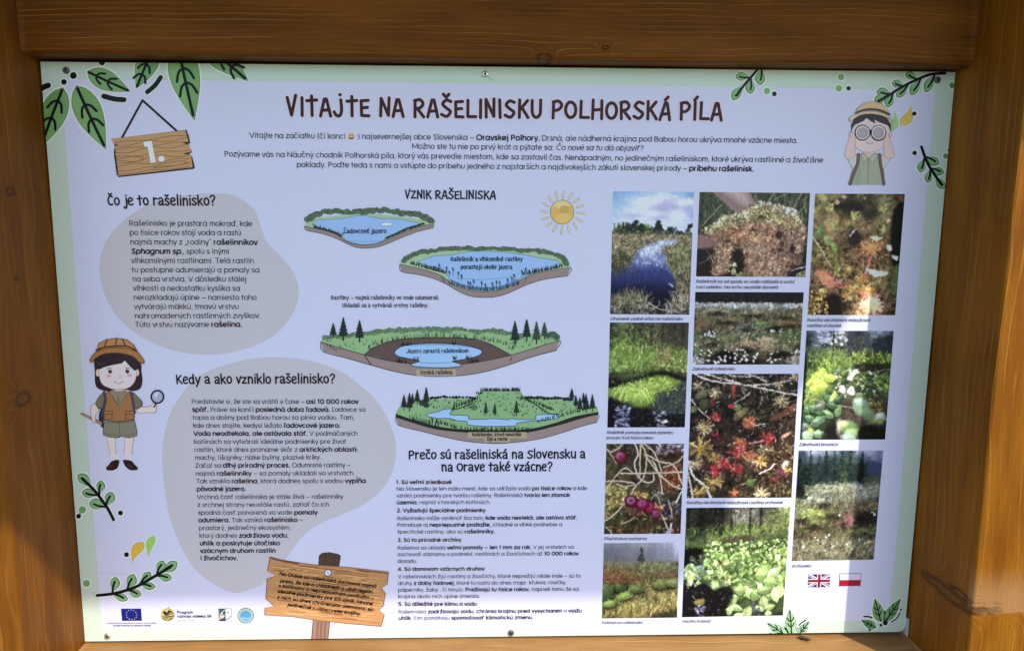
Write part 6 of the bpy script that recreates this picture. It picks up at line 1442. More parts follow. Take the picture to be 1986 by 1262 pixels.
    p.grass(70, [(.88, .92), (1, .9), (1, 1), (.86, 1)], 9, 80, 40, 1.1, [(170, 164, 160), (130, 124, 120)])

def ph_redsundew(p):
    p.grid([[(50, 44, 40)] * 5, [(44, 40, 34)] * 5, [(40, 36, 32)] * 5, [(46, 36, 34)] * 5, [(66, 50, 42)] * 5, [(70, 50, 44)] * 5, [(60, 50, 38)] * 5, [(56, 50, 36)] * 5])
    p.noise(.3, (10, 10), 3)
    p.flecks(900, ALL, 6, [(84, 72, 56), (30, 24, 24), (120, 104, 84), (64, 60, 40), (96, 80, 60), (18, 14, 18)]); p.flecks(260, [(.5, .2), (1, .2), (1, .5), (.5, .5)], 7, [(96, 92, 66), (60, 60, 44), (130, 120, 92)])
    p.flecks(300, [(.4, .58), (1, .55), (1, 1), (.5, 1)], 6, [(166, 140, 100), (130, 110, 66), (196, 176, 136), (90, 80, 44)]); p.flecks(140, [(0, 0), (1, 0), (1, .2), (0, .2)], 6, [(206, 196, 186), (150, 136, 116), (110, 96, 80)])
    for pts, w in (([(.02, 0), (.2, .06), (.5, .09), (.76, .135), (1, .17)], 3.2), ([(.12, 0), (.35, .055), (.55, .10)], 3), ([(.5, .095), (.75, .08), (.98, .045)], 2.6), ([(.3, .0), (.42, .025), (.55, .025)], 2), ([(.5, 0), (.62, .03), (.70, .07)], 2.4), ([(0, .20), (.08, .28), (.19, .36)], 2.2), ([(.40, .24), (.48, .20), (.55, .15)], 2), ([(.0, .70), (.06, .82), (.17, .90), (.23, 1)], 4.5), ([(-.02, .72), (.02, .85), (.06, 1)], 3.4), ([(.68, .80), (.78, .76), (.82, .72)], 3), ([(.62, .41), (.7, .40)], 2.4)): p.path(pts, w, (214, 204, 192))
    p.fill([(.75, .36), (.86, .30), (1, .23), (1, .29), (.88, .34), (.78, .38)], (116, 76, 60), 2)
    for u, v, rx, ry, ro, c in ((.11, .16, 17, 7, -.55, (96, 104, 70)), (.47, .32, 17, 7, -.75, (120, 112, 72)), (.13, .24, 10, 12, .3, (70, 74, 52)), (.03, .28, 8, 7, 0, (92, 100, 66)), (.40, .14, 4, 13, -.1, (150, 66, 58)), (.44, .27, 8, 7, .3, (110, 120, 74)), (.21, .22, 5, 12, 0, (106, 50, 50)), (.25, .49, 14, 4, .6, (120, 40, 56)), (.90, .80, 16, 6, .45, (104, 56, 62)), (.83, .85, 10, 5, .4, (100, 50, 52)), (.60, .87, 8, 9, .2, (84, 104, 56)), (.91, .49, 12, 3, -.6, (196, 150, 130)), (.92, .73, 5, 10, .3, (196, 204, 176))): p.blob(u, v, rx + 1, ry + 1, tuple(k * .4 for k in c), ro, 1.5, .8); p.blob(u, v, rx, ry, c, ro, 1.3, .95, .35)
    Y, Rd, O = [(186, 156, 86), (212, 186, 120), (150, 116, 56), (110, 84, 44)], [(186, 50, 52), (150, 36, 44), (206, 100, 88), (110, 24, 34)], [(206, 112, 66), (226, 150, 90), (180, 80, 50)]
    W2 = [(206, 196, 166), (180, 164, 124), (150, 130, 84), (120, 100, 70)]
    for u, v, r_, n, pal, co in ((.23, .15, 11, 16, W2, (196, 190, 140)), (.85, .22, 15, 24, W2, (180, 160, 110)), (.14, .43, 17, 22, W2, (206, 170, 80)), (.11, .595, 24, 34, Y, (190, 150, 60)), (.25, .67, 13, 20, Y, (170, 120, 50)), (.08, .72, 13, 16, W2, (190, 180, 120)), (.24, .87, 19, 30, Y, (206, 170, 90)), (.12, .95, 14, 20, Y, (190, 150, 70)), (.68, .70, 15, 26, Y, (190, 110, 60)), (.72, .97, 16, 20, W2, (180, 180, 120)), (.82, .09, 9, 12, W2, None), (.96, .03, 11, 12, W2, None), (.45, .96, 10, 12, O, (206, 160, 90)), (.7, .60, 12, 14, W2, None), (.07, .10, 13, 14, W2, None), (.95, .77, 9, 12, Y, None)): p.rosette(u, v, r_, n, 2.4, pal, co)
    for u, v, r_, pal in ((.56, .39, 14, O), (.74, .515, 15, Rd), (.48, .555, 13, O), (.48, .61, 14, Rd), (.47, .645, 11, Rd), (.33, .715, 14, Rd), (.26, .775, 15, Rd), (.46, .765, 15, Rd), (.58, .66, 12, O), (.24, .345, 9, Rd)):
        p.rosette(u, v, r_, 46, 1.3, pal); p.blob(u, v, r_ * .45, r_ * .42, tuple(k * .95 for k in pal[0]), 0, 3, .8); p.flecks(16, [(u - .05, v - .04), (u + .05, v - .04), (u + .05, v + .04), (u - .05, v + .04)], 3, [(240, 190, 170), (226, 120, 110)])
    p.micro(2600, 5, 45, 90, .3, 1.5)
    p.path([(.57, .555), (.64, .545), (.70, .53)], 3, (216, 130, 130)); p.path([(.50, .64), (.54, .68), (.58, .70)], 2.6, (226, 160, 96)); p.path([(.36, .62), (.44, .63)], 3, (176, 80, 70)); p.blob(.38, .257, 6, 4, (196, 50, 76), .2, 1.2); p.flecks(60, ALL, 4, [(240, 236, 230)])

def ph_cowberry(p):
    p.grid([[(60, 70, 84), (150, 160, 196), (90, 104, 96), (50, 56, 60), (140, 148, 180), (100, 110, 140)],
            [(56, 64, 70), (130, 142, 160), (84, 100, 80), (60, 66, 70), (100, 110, 110), (64, 72, 84)],
            [(54, 66, 56), (110, 130, 80), (90, 110, 66), (66, 74, 72), (84, 100, 66), (52, 60, 66)],
            [(84, 110, 56), (120, 150, 66), (96, 124, 56), (90, 120, 60), (70, 84, 44), (70, 92, 44)],
            [(120, 150, 60), (130, 160, 66), (70, 92, 56), (96, 116, 80), (50, 54, 40), (74, 90, 50)],
            [(140, 172, 70), (140, 172, 76), (60, 80, 56), (110, 126, 96), (70, 92, 54), (84, 110, 50)],
            [(110, 144, 66), (90, 116, 64), (56, 66, 52), (120, 130, 100), (70, 86, 52), (66, 84, 46)],
            [(84, 108, 60), (80, 96, 66), (56, 60, 48), (66, 60, 52), (90, 96, 80), (60, 62, 44)],
            [(70, 92, 66), (60, 80, 60), (60, 64, 52), (74, 64, 56), (90, 110, 80), (60, 60, 44)],
            [(100, 124, 96), (70, 90, 56), (40, 40, 36), (70, 60, 54), (60, 66, 44), (54, 62, 36)],
            [(84, 116, 80), (84, 116, 66), (40, 38, 38), (84, 104, 76), (50, 44, 40), (24, 24, 22)]])
    p.noise(.2, (10, 10), 3)
    for k in range(40): p.blob(p.r.uniform(.12, .5), p.r.uniform(0, .13), p.r.uniform(2, 5), p.r.uniform(2, 4), (206, 212, 234), 0, 2, .7)
    p.grass(120, [(0, 0), (1, 0), (1, .18), (0, .18)], 9, 60, 60, 1.4, [(44, 54, 44), (70, 86, 54), (34, 40, 40)], .8); p.fill([(.47, 0), (.56, 0), (.57, .2), (.49, .2)], (58, 60, 72), 2, .9, False); p.fill([(.66, 0), (.70, 0), (.69, .15), (.66, .15)], (60, 64, 80), 2, .8, False); p.fill([(.78, .08), (1, .06), (1, .25), (.8, .22)], (44, 50, 62), 8, .8)
    p.path([(0, .10), (.2, .13), (.45, .155)], 1.8, (40, 44, 48)); p.path([(.32, 0), (.32, .2), (.33, .4)], 3, (42, 50, 38))
    p.grass(330, [(0, .2), (1, .22), (1, .4), (0, .42)], 14, 88, 22, 1.4, [(140, 170, 76), (100, 134, 52), (170, 196, 100), (56, 74, 40)]); p.leaves(110, [(.55, .2), (1, .22), (1, .3), (.6, .3)], 2.4, 1.8, [(130, 164, 66), (96, 126, 50), (164, 190, 90)], .85)
    p.fill([(.6, .30), (1, .31), (.95, .38), (.65, .38)], (34, 36, 28), 8, .8)
    p.leaves(150, [(.35, .35), (.95, .38), (1, .58), (.35, .6)], 4.6, 2.2, [(120, 146, 110), (84, 110, 70), (160, 180, 150), (60, 80, 54), (140, 160, 84)], .9); p.leaves(60, [(.82, .42), (1, .4), (1, .56), (.84, .55)], 3, 1.6, [(130, 160, 66), (100, 130, 54)], .9)
    for u, v, rx, ry, ro in ((.14, .42, 12, 7, -.9), (.20, .40, 11, 6, -1.2), (.10, .47, 12, 7, -.6), (.26, .44, 11, 8, -.3), (.30, .43, 10, 8, .3), (.18, .48, 14, 8, .1), (.14, .54, 9, 12, .3), (.22, .51, 9, 9, 0)): p.blob(u, v, rx * 1.25 + 1, ry * 1.1 + 1, (96, 126, 40), ro, 2, .6, 0, True); p.blob(u, v, rx * 1.25, ry * 1.1, (176, 206, 84), ro, 1.6, .92, .15, True)
    p.grass(70, [(0, .6), (.13, .55), (.12, .75), (0, .75)], 12, 90, 40, 2, [(130, 164, 76), (160, 190, 100), (84, 112, 54)])
    for u, v in ((.56, .40), (.60, .37), (.54, .43), (.45, .52), (.47, .54), (.56, .53), (.58, .56), (.55, .55)): p.blob(u, v, 5.5, 5, (206, 202, 200), 0, 1.2, .95, .15); p.rosette(u, v, 4, 6, 1.3, [(236, 234, 232), (170, 160, 160)])
    p.fill([(.5, .64), (.75, .6), (.95, .6), (.95, .78), (.8, .8), (.7, 1), (.45, 1), (.46, .75)], (72, 62, 56), 10, .85); p.grass(200, [(.48, .72), (.7, .7), (.66, 1), (.5, .95)], 12, -60, 12, 1, [(130, 112, 96), (50, 42, 38), (96, 82, 70)]); p.leaves(60, [(.78, .62), (.95, .62), (.95, .74), (.8, .72)], 2.4, 1.8, [(140, 136, 76), (100, 100, 56)])
    p.path([(.12, .625), (.3, .66), (.5, .69), (.65, .71)], 1.8, (170, 156, 120)); p.path([(.68, .48), (.85, .54), (.98, .585)], 1.4, (70, 60, 50)); p.path([(.85, .37), (1, .345)], 1.6, (150, 150, 120))
    D = [(100, 130, 96), (70, 98, 66), (140, 168, 140), (84, 112, 76)]
    for u, v, rx, ry, ro in ((.08, .72, 13, 7, .1), (.14, .71, 10, 7, .4), (.22, .69, 13, 7, -.4), (.30, .76, 13, 7, .5), (.22, .76, 10, 6, 0), (.42, .73, 7, 11, .1), (.10, .80, 9, 7, .1), (.20, .83, 17, 8, -.6), (.06, .88, 11, 8, .4), (.22, .95, 17, 7, .2), (.09, .96, 10, 10, .2), (.3, .62, 13, 6, .7), (.36, .61, 6, 12, .5), (.42, .62, 10, 6, -.5), (.35, .68, 10, 6, .2), (.36, .56, 6, 5, 0)): p.blob(u, v + .005, rx + 2, ry + 2, (28, 40, 28), ro, 1.6, .8, 0, rx > ry); c = p.pick(D); p.blob(u, v, rx * 1.1, ry * 1.1, c, ro, 1.4, .96, .45, rx > ry); p.seg(u * p.w - math.cos(ro) * rx * .8, v * p.h - math.sin(ro) * rx * .8, u * p.w + math.cos(ro) * rx * .8, v * p.h + math.sin(ro) * rx * .8, 1, c * .7, .7)
    p.blob(.36, .59, 5, 10, (176, 200, 96), .5, 1.5, .9, .2); p.blob(.12, .91, 5, 6, (190, 200, 100), 0, 2, .9)
    for u, v, rx, ry, ro, c in ((.69, .69, 16, 19, -.5, (120, 154, 128)), (.76, .75, 20, 11, .5, (110, 142, 96)), (.66, .65, 12, 8, .2, (150, 180, 160)), (.56, .88, 22, 13, .3, (104, 140, 84)), (.60, .94, 14, 10, .2, (140, 176, 116)), (.57, .98, 16, 8, .2, (150, 180, 160)), (.90, .82, 10, 14, .8, (130, 146, 90)), (.93, .87, 9, 8, .4, (150, 160, 130)), (.92, .78, 10, 8, .2, (170, 184, 180)), (.45, .88, 6, 14, .1, (180, 180, 160)), (.5, .85, 8, 7, 0, (190, 196, 130))): p.blob(u, v, rx, ry, c, ro, 5, .9, .3)
    p.micro(900, 6, 80, 50, .4, 1.6, [(0, .1), (1, .1), (1, .6), (.5, .4), (0, .42)])
    p.path([(.78, .86), (.88, .83), (1, .80)], 4, (130, 146, 76), .8); p.fill([(.70, .88), (1.02, .86), (1.02, 1.02), (.72, 1.02)], (22, 22, 20), 8, .85); p.fill([(.28, .9), (.4, .86), (.42, 1), (.26, 1)], (34, 30, 32), 6, .8); p.fill([(0, .25), (.03, .3), (.02, .9), (0, .95)], (30, 36, 30), 3)

def ph_cranberry(p):
    p.grid([[(80, 80, 56), (56, 52, 40), (64, 60, 46), (70, 60, 52), (110, 100, 96), (96, 88, 90)], [(70, 64, 50), (60, 44, 38), (54, 50, 40), (60, 54, 44), (70, 44, 44), (64, 48, 46)],
            [(84, 84, 56), (66, 60, 44), (54, 54, 44), (60, 58, 46), (90, 70, 50), (84, 60, 48)], [(70, 60, 44), (74, 70, 46), (54, 52, 40), (56, 58, 46), (110, 70, 44), (116, 76, 48)],
            [(120, 112, 62), (110, 104, 60), (70, 60, 44), (56, 56, 44), (96, 74, 50), (70, 64, 48)], [(140, 132, 74), (120, 112, 64), (96, 66, 54), (60, 52, 44), (60, 62, 52), (54, 54, 46)],
            [(120, 120, 70), (84, 84, 50), (70, 48, 44), (60, 44, 44), (60, 56, 52), (60, 54, 56)], [(60, 62, 42), (60, 60, 38), (64, 60, 38), (60, 54, 40), (50, 40, 38), (56, 48, 48)],
            [(56, 48, 36), (70, 64, 40), (76, 56, 38), (84, 64, 40), (54, 40, 32), (44, 36, 30)]])
    p.noise(.25, (9, 9), 3); p.flecks(620, ALL, 5, [(110, 100, 62), (36, 30, 26), (84, 78, 48), (130, 100, 70), (54, 56, 36), (24, 20, 20), (120, 84, 60)]); p.leaves(140, [(0, .46), (.28, .46), (.26, .68), (0, .7)], 2.4, 2, [(184, 168, 96), (150, 140, 76), (206, 190, 120), (110, 104, 54)], .9); p.leaves(60, [(.36, .52), (.56, .54), (.54, .62), (.36, .6)], 2.4, 2, [(196, 170, 96), (150, 130, 70)], .9); p.leaves(70, [(.72, .26), (1, .26), (.98, .5), (.75, .5)], 2.6, 2, [(170, 96, 56), (130, 70, 44), (196, 130, 80)], .8)
    p.leaves(50, [(0, .74), (1, .76), (1, 1), (0, 1)], 4, 1.8, [(96, 120, 64), (130, 84, 58), (84, 90, 50), (176, 120, 76)], .9); p.leaves(24, [(.72, .66), (.98, .64), (.98, .84), (.74, .8)], 5, 2.4, [(100, 92, 104), (74, 68, 74), (130, 124, 136)], .9); p.leaves(20, [(.62, 0), (1, 0), (1, .08), (.66, .12)], 6, 2.4, [(160, 148, 168), (130, 116, 134), (190, 180, 200)], .9); p.leaves(14, [(.6, .5), (.75, .48), (.74, .64), (.62, .6)], 4, 2.4, [(70, 84, 64), (120, 130, 110)], .9)
    p.micro(2200, 4.5, 45, 90, .4, 1.6)
    for pts, w in (([(.36, 0), (.42, .12), (.37, .20), (.42, .36), (.55, .43), (.62, .40), (.62, .34)], 2.4), ([(.44, 0), (.44, .14), (.44, .36)], 2.4), ([(.45, .0), (.52, .15), (.50, .35), (.40, .46), (.30, .60), (.15, .76), (0, .86)], 2.8), ([(.48, .0), (.62, .10), (.72, .30)], 2.4), ([(.50, .12), (.66, .30), (.85, .45), (1, .50)], 3), ([(.52, .12), (.70, .20), (.87, .24), (1, .46)], 2.2), ([(.6, .18), (.70, .36), (.74, .55)], 1.8), ([(.2, .325), (.5, .325), (1, .31)], 2.6), ([(0, .41), (.2, .41), (.38, .435)], 1.8), ([(.14, .44), (.25, .47), (.38, .45)], 1.6), ([(.0, .54), (.1, .40), (.24, .27), (.34, .31)], 1.8), ([(0, .06), (.06, .09), (.14, .06), (.22, 0)], 2.6), ([(.05, .1), (.1, .16), (.14, .22)], 1.8), ([(.1, 0), (.16, .07), (.2, .12)], 1.2), ([(1, .52), (.95, .60), (.93, .66)], 2.6), ([(.66, .66), (.75, .80), (.86, 1)], 2.2), ([(.82, .62), (.86, .72), (.88, .82)], 2), ([(.22, .88), (.3, .86), (.4, .81)], 1.6), ([(.02, .92), (.08, .96), (.1, 1)], 1.4), ([(.75, .26), (.9, .21), (1, .14)], 2.4), ([(.6, .62), (.66, .55), (.72, .66)], 1.4), ([(.88, .88), (.86, .92), (.84, .96)], 3)): p.path(pts, w + .6, (70, 62, 54), .6); p.path(pts, w, p.pick([(206, 194, 178), (190, 178, 156), (216, 208, 194)], .04))
    for u, v, r_, c, h in ((.185, .145, 11.5, (112, 26, 52), (176, 120, 156)), (.345, .635, 12.5, (104, 18, 50), (176, 140, 178)), (.575, .70, 11, (132, 30, 58), (160, 72, 104)), (.49, .67, 12, (116, 22, 60), (168, 96, 144)), (.67, .775, 8.5, (116, 42, 74), (160, 98, 132))): p.blob(u, v, r_ + 1, r_ + 1, (40, 14, 24), 0, 2, .8); p.blob(u, v, r_, r_ * .97, c, 0, 1.2); p.blob(u - .01, v - .015, r_ * .62, r_ * .58, h, 0, 5, .75); p.blob(u, v - .01, 2, 2, (70, 36, 70), 0, 1, .9)
    for u, v in ((.185, .145), (.34, .625)): p.blob(u, v, 4, 3, (70, 50, 90), 0, 1.5, .9)
    p.leaves(8, [(.6, .68), (.78, .7), (.76, .74), (.64, .7)], 4, 2, [(196, 120, 86)]); p.fill([(.82, .95), (.88, .94), (.87, 1.02), (.8, 1.02)], (160, 156, 176), 2)

def ph_mist(p):
    p.grid([[(120, 128, 142), (124, 132, 146), (146, 152, 166), (150, 158, 174), (170, 178, 196), (190, 198, 220)], [(104, 112, 124), (106, 114, 126), (124, 130, 142), (126, 134, 148), (146, 154, 172), (180, 188, 212)], [(108, 114, 122), (104, 110, 118), (114, 120, 128), (118, 126, 134), (136, 142, 152), (150, 158, 176)],
            [(126, 122, 96), (124, 122, 96), (120, 122, 92), (112, 118, 84), (106, 110, 80), (92, 98, 72)], [(130, 92, 62), (120, 100, 66), (112, 108, 72), (100, 112, 66), (116, 104, 66), (94, 86, 54)], [(124, 82, 54), (128, 88, 58), (122, 88, 56), (96, 86, 52), (92, 96, 58), (100, 84, 54)],
            [(84, 70, 48), (96, 70, 48), (60, 52, 40), (84, 82, 52), (100, 104, 66), (104, 108, 70)], [(60, 76, 44), (40, 40, 32), (84, 104, 56), (84, 90, 56), (104, 108, 66), (120, 124, 76)], [(50, 60, 38), (96, 124, 60), (70, 80, 46), (90, 94, 56), (128, 116, 66), (112, 118, 66)], [(100, 98, 54), (84, 84, 50), (76, 76, 46), (120, 106, 58), (110, 92, 52), (84, 92, 52)], [(96, 88, 48), (100, 90, 48), (110, 100, 54), (84, 76, 42), (50, 50, 36), (54, 58, 38)]])
    for u, w in ((.62, 6), (.68, 8), (.76, 9), (.84, 7), (.9, 8), (.3, 10), (.12, 8)): p.seg(u * p.w, .02 * p.h, u * p.w, .25 * p.h, w, (112, 120, 134) if u > .5 else (100, 106, 116), .25)
    p.noise(.03, (16, 20), 3, [(0, 0), (1, 0), (1, .25), (0, .25)])
    p.seg(.5 * p.w, .05 * p.h, .505 * p.w, .28 * p.h, 1.6, (54, 64, 60), .9)
    for k in range(60): t = p.r.uniform(.05, 1); y = (.05 + .22 * t) * p.h; l = 1 + 9 * t * p.r.uniform(.4, 1); sg = p.r.choice([-1, 1]); p.seg(.502 * p.w, y, .502 * p.w + sg * l, y + l * .25, 1.3, (52, 64, 58), .8)
    for u in (.17, .05): p.seg(u * p.w, .16 * p.h, u * p.w, .26 * p.h, 4, (80, 90, 92), .5)
    p.seg(0, .265 * p.h, p.w, .262 * p.h, 3, (126, 132, 112), .6)
    p.grass(380, [(0, .27), (1, .27), (1, .48), (0, .52)], 7, 60, 60, 1.1, [(150, 104, 66), (110, 84, 52), (140, 130, 84), (120, 134, 78), (92, 66, 44), (130, 76, 48)], .8); p.grass(110, [(.5, .3), (.95, .28), (.95, .36), (.5, .38)], 7, 20, 30, 1.2, [(130, 156, 86), (90, 112, 60), (160, 176, 110)])
    p.fill([(.1, .60), (.25, .54), (.38, .56), (.36, .64), (.2, .74), (.08, .74)], (36, 30, 28), 7, .85)
    for u, v, rx, ry, c in ((.05, .60, 18, 9, (90, 116, 62)), (.22, .58, 9, 6, (80, 100, 56)), (.05, .68, 12, 9, (70, 92, 50)), (.44, .60, 14, 8, (110, 128, 72)), (.78, .55, 18, 9, (120, 132, 78)), (.93, .53, 14, 8, (124, 136, 84))): p.blob(u, v, rx, ry, c, 0, 4, .8, .35)
    p.grass(150, [(0, .55), (.5, .54), (.5, .68), (0, .74)], 8, 60, 50, 1.1, [(110, 134, 76), (70, 90, 50), (140, 156, 94), (46, 56, 36)])
    p.fill([(.16, .74), (.24, .66), (.36, .62), (.46, .65), (.42, .72), (.32, .75), (.2, .78)], (124, 160, 74), 5); p.fill([(0, .82), (.08, .76), (.15, .78), (.1, .84), (0, .86)], (116, 150, 72), 4)
    p.grass(560, [(.4, .6), (1, .56), (1, 1), (.3, 1)], 14, 100, 26, 1.3, [(152, 152, 92), (120, 128, 70), (174, 166, 106), (70, 74, 46), (150, 122, 66)]); p.grass(330, [(0, .82), (.45, .72), (.45, 1), (0, 1)], 13, 70, 28, 1.3, [(140, 128, 72), (90, 92, 52), (166, 148, 86), (52, 54, 36), (120, 136, 70)]); p.grass(70, [(.2, .7), (.44, .66), (.42, .74), (.24, .76)], 6, 40, 30, 1.1, [(160, 190, 104), (120, 156, 72)])
    p.fill([(.75, .92), (1, .9), (1, 1), (.7, 1)], (40, 44, 32), 8, .7); p.micro(1500, 6, 80, 45, .5, 1.45, [(0, .28), (1, .28), (1, 1), (0, 1)])
    for u, v, rx, ry, c in ((.06, .63, 15, 9, (80, 104, 56)), (.06, .71, 13, 9, (60, 82, 44)), (.24, .60, 11, 7, (70, 88, 50)), (.30, .70, 17, 8, (120, 156, 72)), (.10, .80, 14, 7, (110, 146, 70)), (.46, .61, 14, 7, (96, 114, 64)), (.78, .56, 18, 8, (112, 124, 72)), (.93, .54, 14, 7, (114, 126, 76))): p.blob(u + .01, v + .025, rx + 1, ry + 1, (26, 28, 22), -.15, 4, .7); p.blob(u, v, rx, ry, c, -.25 if u < .4 else 0, 3, .85, .4)
    p.micro(700, 5, 70, 45, .6, 1.4, [(0, .52), (1, .5), (1, .88), (0, .88)])

def ph_bogbean(p):
    p.grid([[(54, 56, 46), (40, 40, 36), (60, 60, 54), (110, 112, 100), (70, 74, 60), (140, 158, 96)], [(60, 62, 48), (44, 44, 38), (60, 60, 50), (120, 122, 110), (80, 84, 64), (130, 152, 84)], [(70, 82, 50), (60, 70, 46), (96, 120, 62), (110, 138, 66), (100, 110, 62), (124, 146, 78)],
            [(84, 106, 56), (80, 100, 54), (96, 118, 60), (90, 100, 62), (90, 104, 62), (96, 120, 62)], [(90, 112, 58), (84, 104, 54), (76, 84, 56), (90, 104, 66), (110, 134, 76), (96, 124, 66)], [(26, 30, 26), (96, 124, 70), (110, 140, 76), (110, 144, 76), (110, 144, 78), (96, 126, 70)], [(36, 40, 44), (110, 140, 84), (110, 140, 80), (124, 160, 84), (120, 156, 84), (110, 140, 84)],
            [(90, 110, 84), (84, 106, 74), (90, 114, 70), (110, 144, 80), (120, 156, 84), (116, 150, 84)], [(70, 80, 62), (50, 60, 44), (54, 66, 44), (70, 90, 54), (110, 146, 76), (110, 142, 76)], [(20, 22, 24), (24, 24, 26), (40, 46, 34), (70, 90, 50), (96, 126, 64), (70, 90, 50)], [(22, 22, 28), (36, 40, 54), (24, 26, 26), (70, 90, 50), (50, 60, 50), (40, 46, 34)]])
    p.noise(.2, (10, 10), 3)
    for u, w in ((.15, 9), (.28, 6), (.34, 10), (.44, 3), (.62, 4), (.72, 4), (.03, 6)): p.seg(u * p.w, 0, u * p.w, .24 * p.h, w, (32, 30, 30), .85)
    p.grass(140, [(0, .02), (.4, .02), (.4, .2), (0, .2)], 8, 60, 60, 1, [(84, 84, 70), (34, 34, 30)], .7); p.grass(70, [(.44, .02), (.6, .02), (.6, .14), (.44, .14)], 9, 80, 30, 1.1, [(170, 172, 160), (120, 124, 108)]); p.grass(150, [(.75, .02), (1, .02), (1, .22), (.7, .24)], 8, 70, 50, 1.2, [(170, 186, 110), (130, 150, 80), (90, 106, 58)])
    p.grass(420, [(0, .2), (1, .18), (1, .33), (0, .4)], 10, 85, 35, 1.2, [(124, 152, 76), (90, 116, 54), (150, 174, 92), (56, 70, 40)]); p.fill([(.33, .3), (.55, .26), (.7, .28), (.6, .33), (.4, .34)], (70, 64, 52), 6, .8); p.path([(.78, .28), (.72, .2), (.74, .12)], 1.4, (60, 54, 44))
    p.fill([(0, .38), (.2, .38), (.18, .50), (.1, .52), (0, .50)], (24, 28, 24), 4)
    p.micro(1300, 6, 80, 50, .4, 1.6, [(0, 0), (1, 0), (1, .32), (0, .38)])
    mass = [(.18, .40), (.4, .32), (.7, .31), (1, .28), (1, .85), (.7, .82), (.5, .66), (.3, .66), (.16, .58)]
    p.fill(mass, (62, 84, 48), 8, .8)
    for v0, v1, n, sz in ((.32, .44, 220, 4.2), (.42, .56, 190, 5.6), (.54, .70, 130, 7.2), (.66, .84, 70, 9.5)):
        poly = [(max(.16, .2 + (v0 - .44) * .9 if v0 > .5 else .2), v0), (1, v0 - .03), (1, v1), (.2 if v1 < .62 else .5, v1)]
        p.leaves(n, poly, sz, sz * .66, [(164, 200, 116), (136, 176, 92), (190, 218, 140), (110, 150, 74), (84, 116, 60)], .95, .25, None, True, True)
    for u, v, rx, ry, ro in ((.06, .56, 9, 12, .2), (.04, .63, 11, 6, .4), (.10, .61, 9, 5, -.8), (.07, .65, 13, 5, .1), (.23, .62, 12, 7, .6), (.30, .60, 8, 6, -.6), (.36, .60, 6, 10, .2), (.32, .72, 8, 8, 0), (.56, .76, 10, 9, 0), (.66, .79, 8, 13, -.7), (.72, .80, 10, 12, .6), (.78, .58, 9, 13, -.4), (.77, .62, 14, 13, 0), (.88, .60, 14, 8, -.6), (.85, .69, 13, 11, .2), (.80, .76, 14, 7, -.2), (.91, .80, 8, 15, -.2), (.80, .88, 8, 15, -.2), (.86, .92, 11, 5, -.3), (.76, .93, 10, 4, .5), (.49, .85, 12, 8, -.8), (.53, .92, 13, 6, .3), (.47, .94, 5, 11, .2), (.64, .97, 8, 14, .3), (.56, 1, 13, 6, -.2), (.85, .98, 7, 6, 0), (.13, .78, 6, 4, 0)): p.blob(u, v + .006, rx + 1.2, ry + 1.2, (24, 40, 20), ro, 1.5, .75); p.blob(u, v, rx * 1.1, ry * 1.15, p.pick([(160, 198, 120), (140, 182, 96), (180, 214, 140)], .07), ro + (1.57 if ry > rx * 1.2 else 0), 1.2, .97, .3, True) if ry <= rx * 1.2 else p.blob(u, v, ry * 1.1, rx * 1.15, p.pick([(160, 198, 120), (140, 182, 96), (180, 214, 140)], .07), ro + 1.57, 1.2, .97, .3, True); p.seg(u * p.w - math.cos(ro) * rx * .7, v * p.h - math.sin(ro) * rx * .7, u * p.w + math.cos(ro) * rx * .7, v * p.h + math.sin(ro) * rx * .7, 1, (120, 156, 84), .6)
    p.fill([(0, .68), (.2, .68), (.3, .74), (.46, .72), (.5, .82), (.42, .96), (.5, 1), (0, 1)], (20, 18, 24), 6, .88)
    for pts in ([(.28, .67), (.32, .75)], [(.36, .65), (.42, .70)], [(.08, .67), (.12, .72)], [(.02, .68), (.05, .73)]): p.path([pts[0], ((pts[0][0] + pts[1][0]) / 2 + .01, (pts[0][1] + pts[1][1]) / 2), pts[1]], 1.4, (170, 166, 130))
    p.leaves(16, [(.0, .54), (.14, .52), (.4, .62), (.42, .72), (.3, .72), (0, .68)], 7, 4.4, [(140, 180, 110), (110, 150, 90), (170, 204, 140)], .95, .3, None, True, True); p.leaves(12, [(.05, .42), (.2, .42), (.2, .5), (.05, .5)], 5, 1.6, [(90, 106, 80), (120, 134, 120)], .7, 0, (0, .4), False); p.micro(500, 5, 80, 60, .4, 2.2, [(0, .4), (.5, .6), (.5, 1), (0, 1)])
    p.leaves(22, [(.13, .86), (.24, .86), (.22, 1), (.12, 1)], 4, 2, [(120, 124, 160), (84, 88, 116), (150, 156, 184)], .8, 0, None, False); p.leaves(14, [(.12, .5), (.2, .48), (.2, .6), (.14, .66)], 4, 2, [(110, 120, 134), (150, 158, 170)], .7, 0, None, False); p.blob(.17, .86, 12, 6, (130, 124, 70), -.2, 1.5, .9, .3); p.leaves(12, [(.66, .86), (.76, .88), (.76, 1), (.68, .98)], 4, 2.2, [(90, 96, 130), (60, 66, 84)], .8, 0, None, False); p.flecks(60, [(0, .76), (.5, .76), (.5, 1), (0, 1)], 4, [(90, 84, 66), (50, 46, 44), (130, 130, 120)])

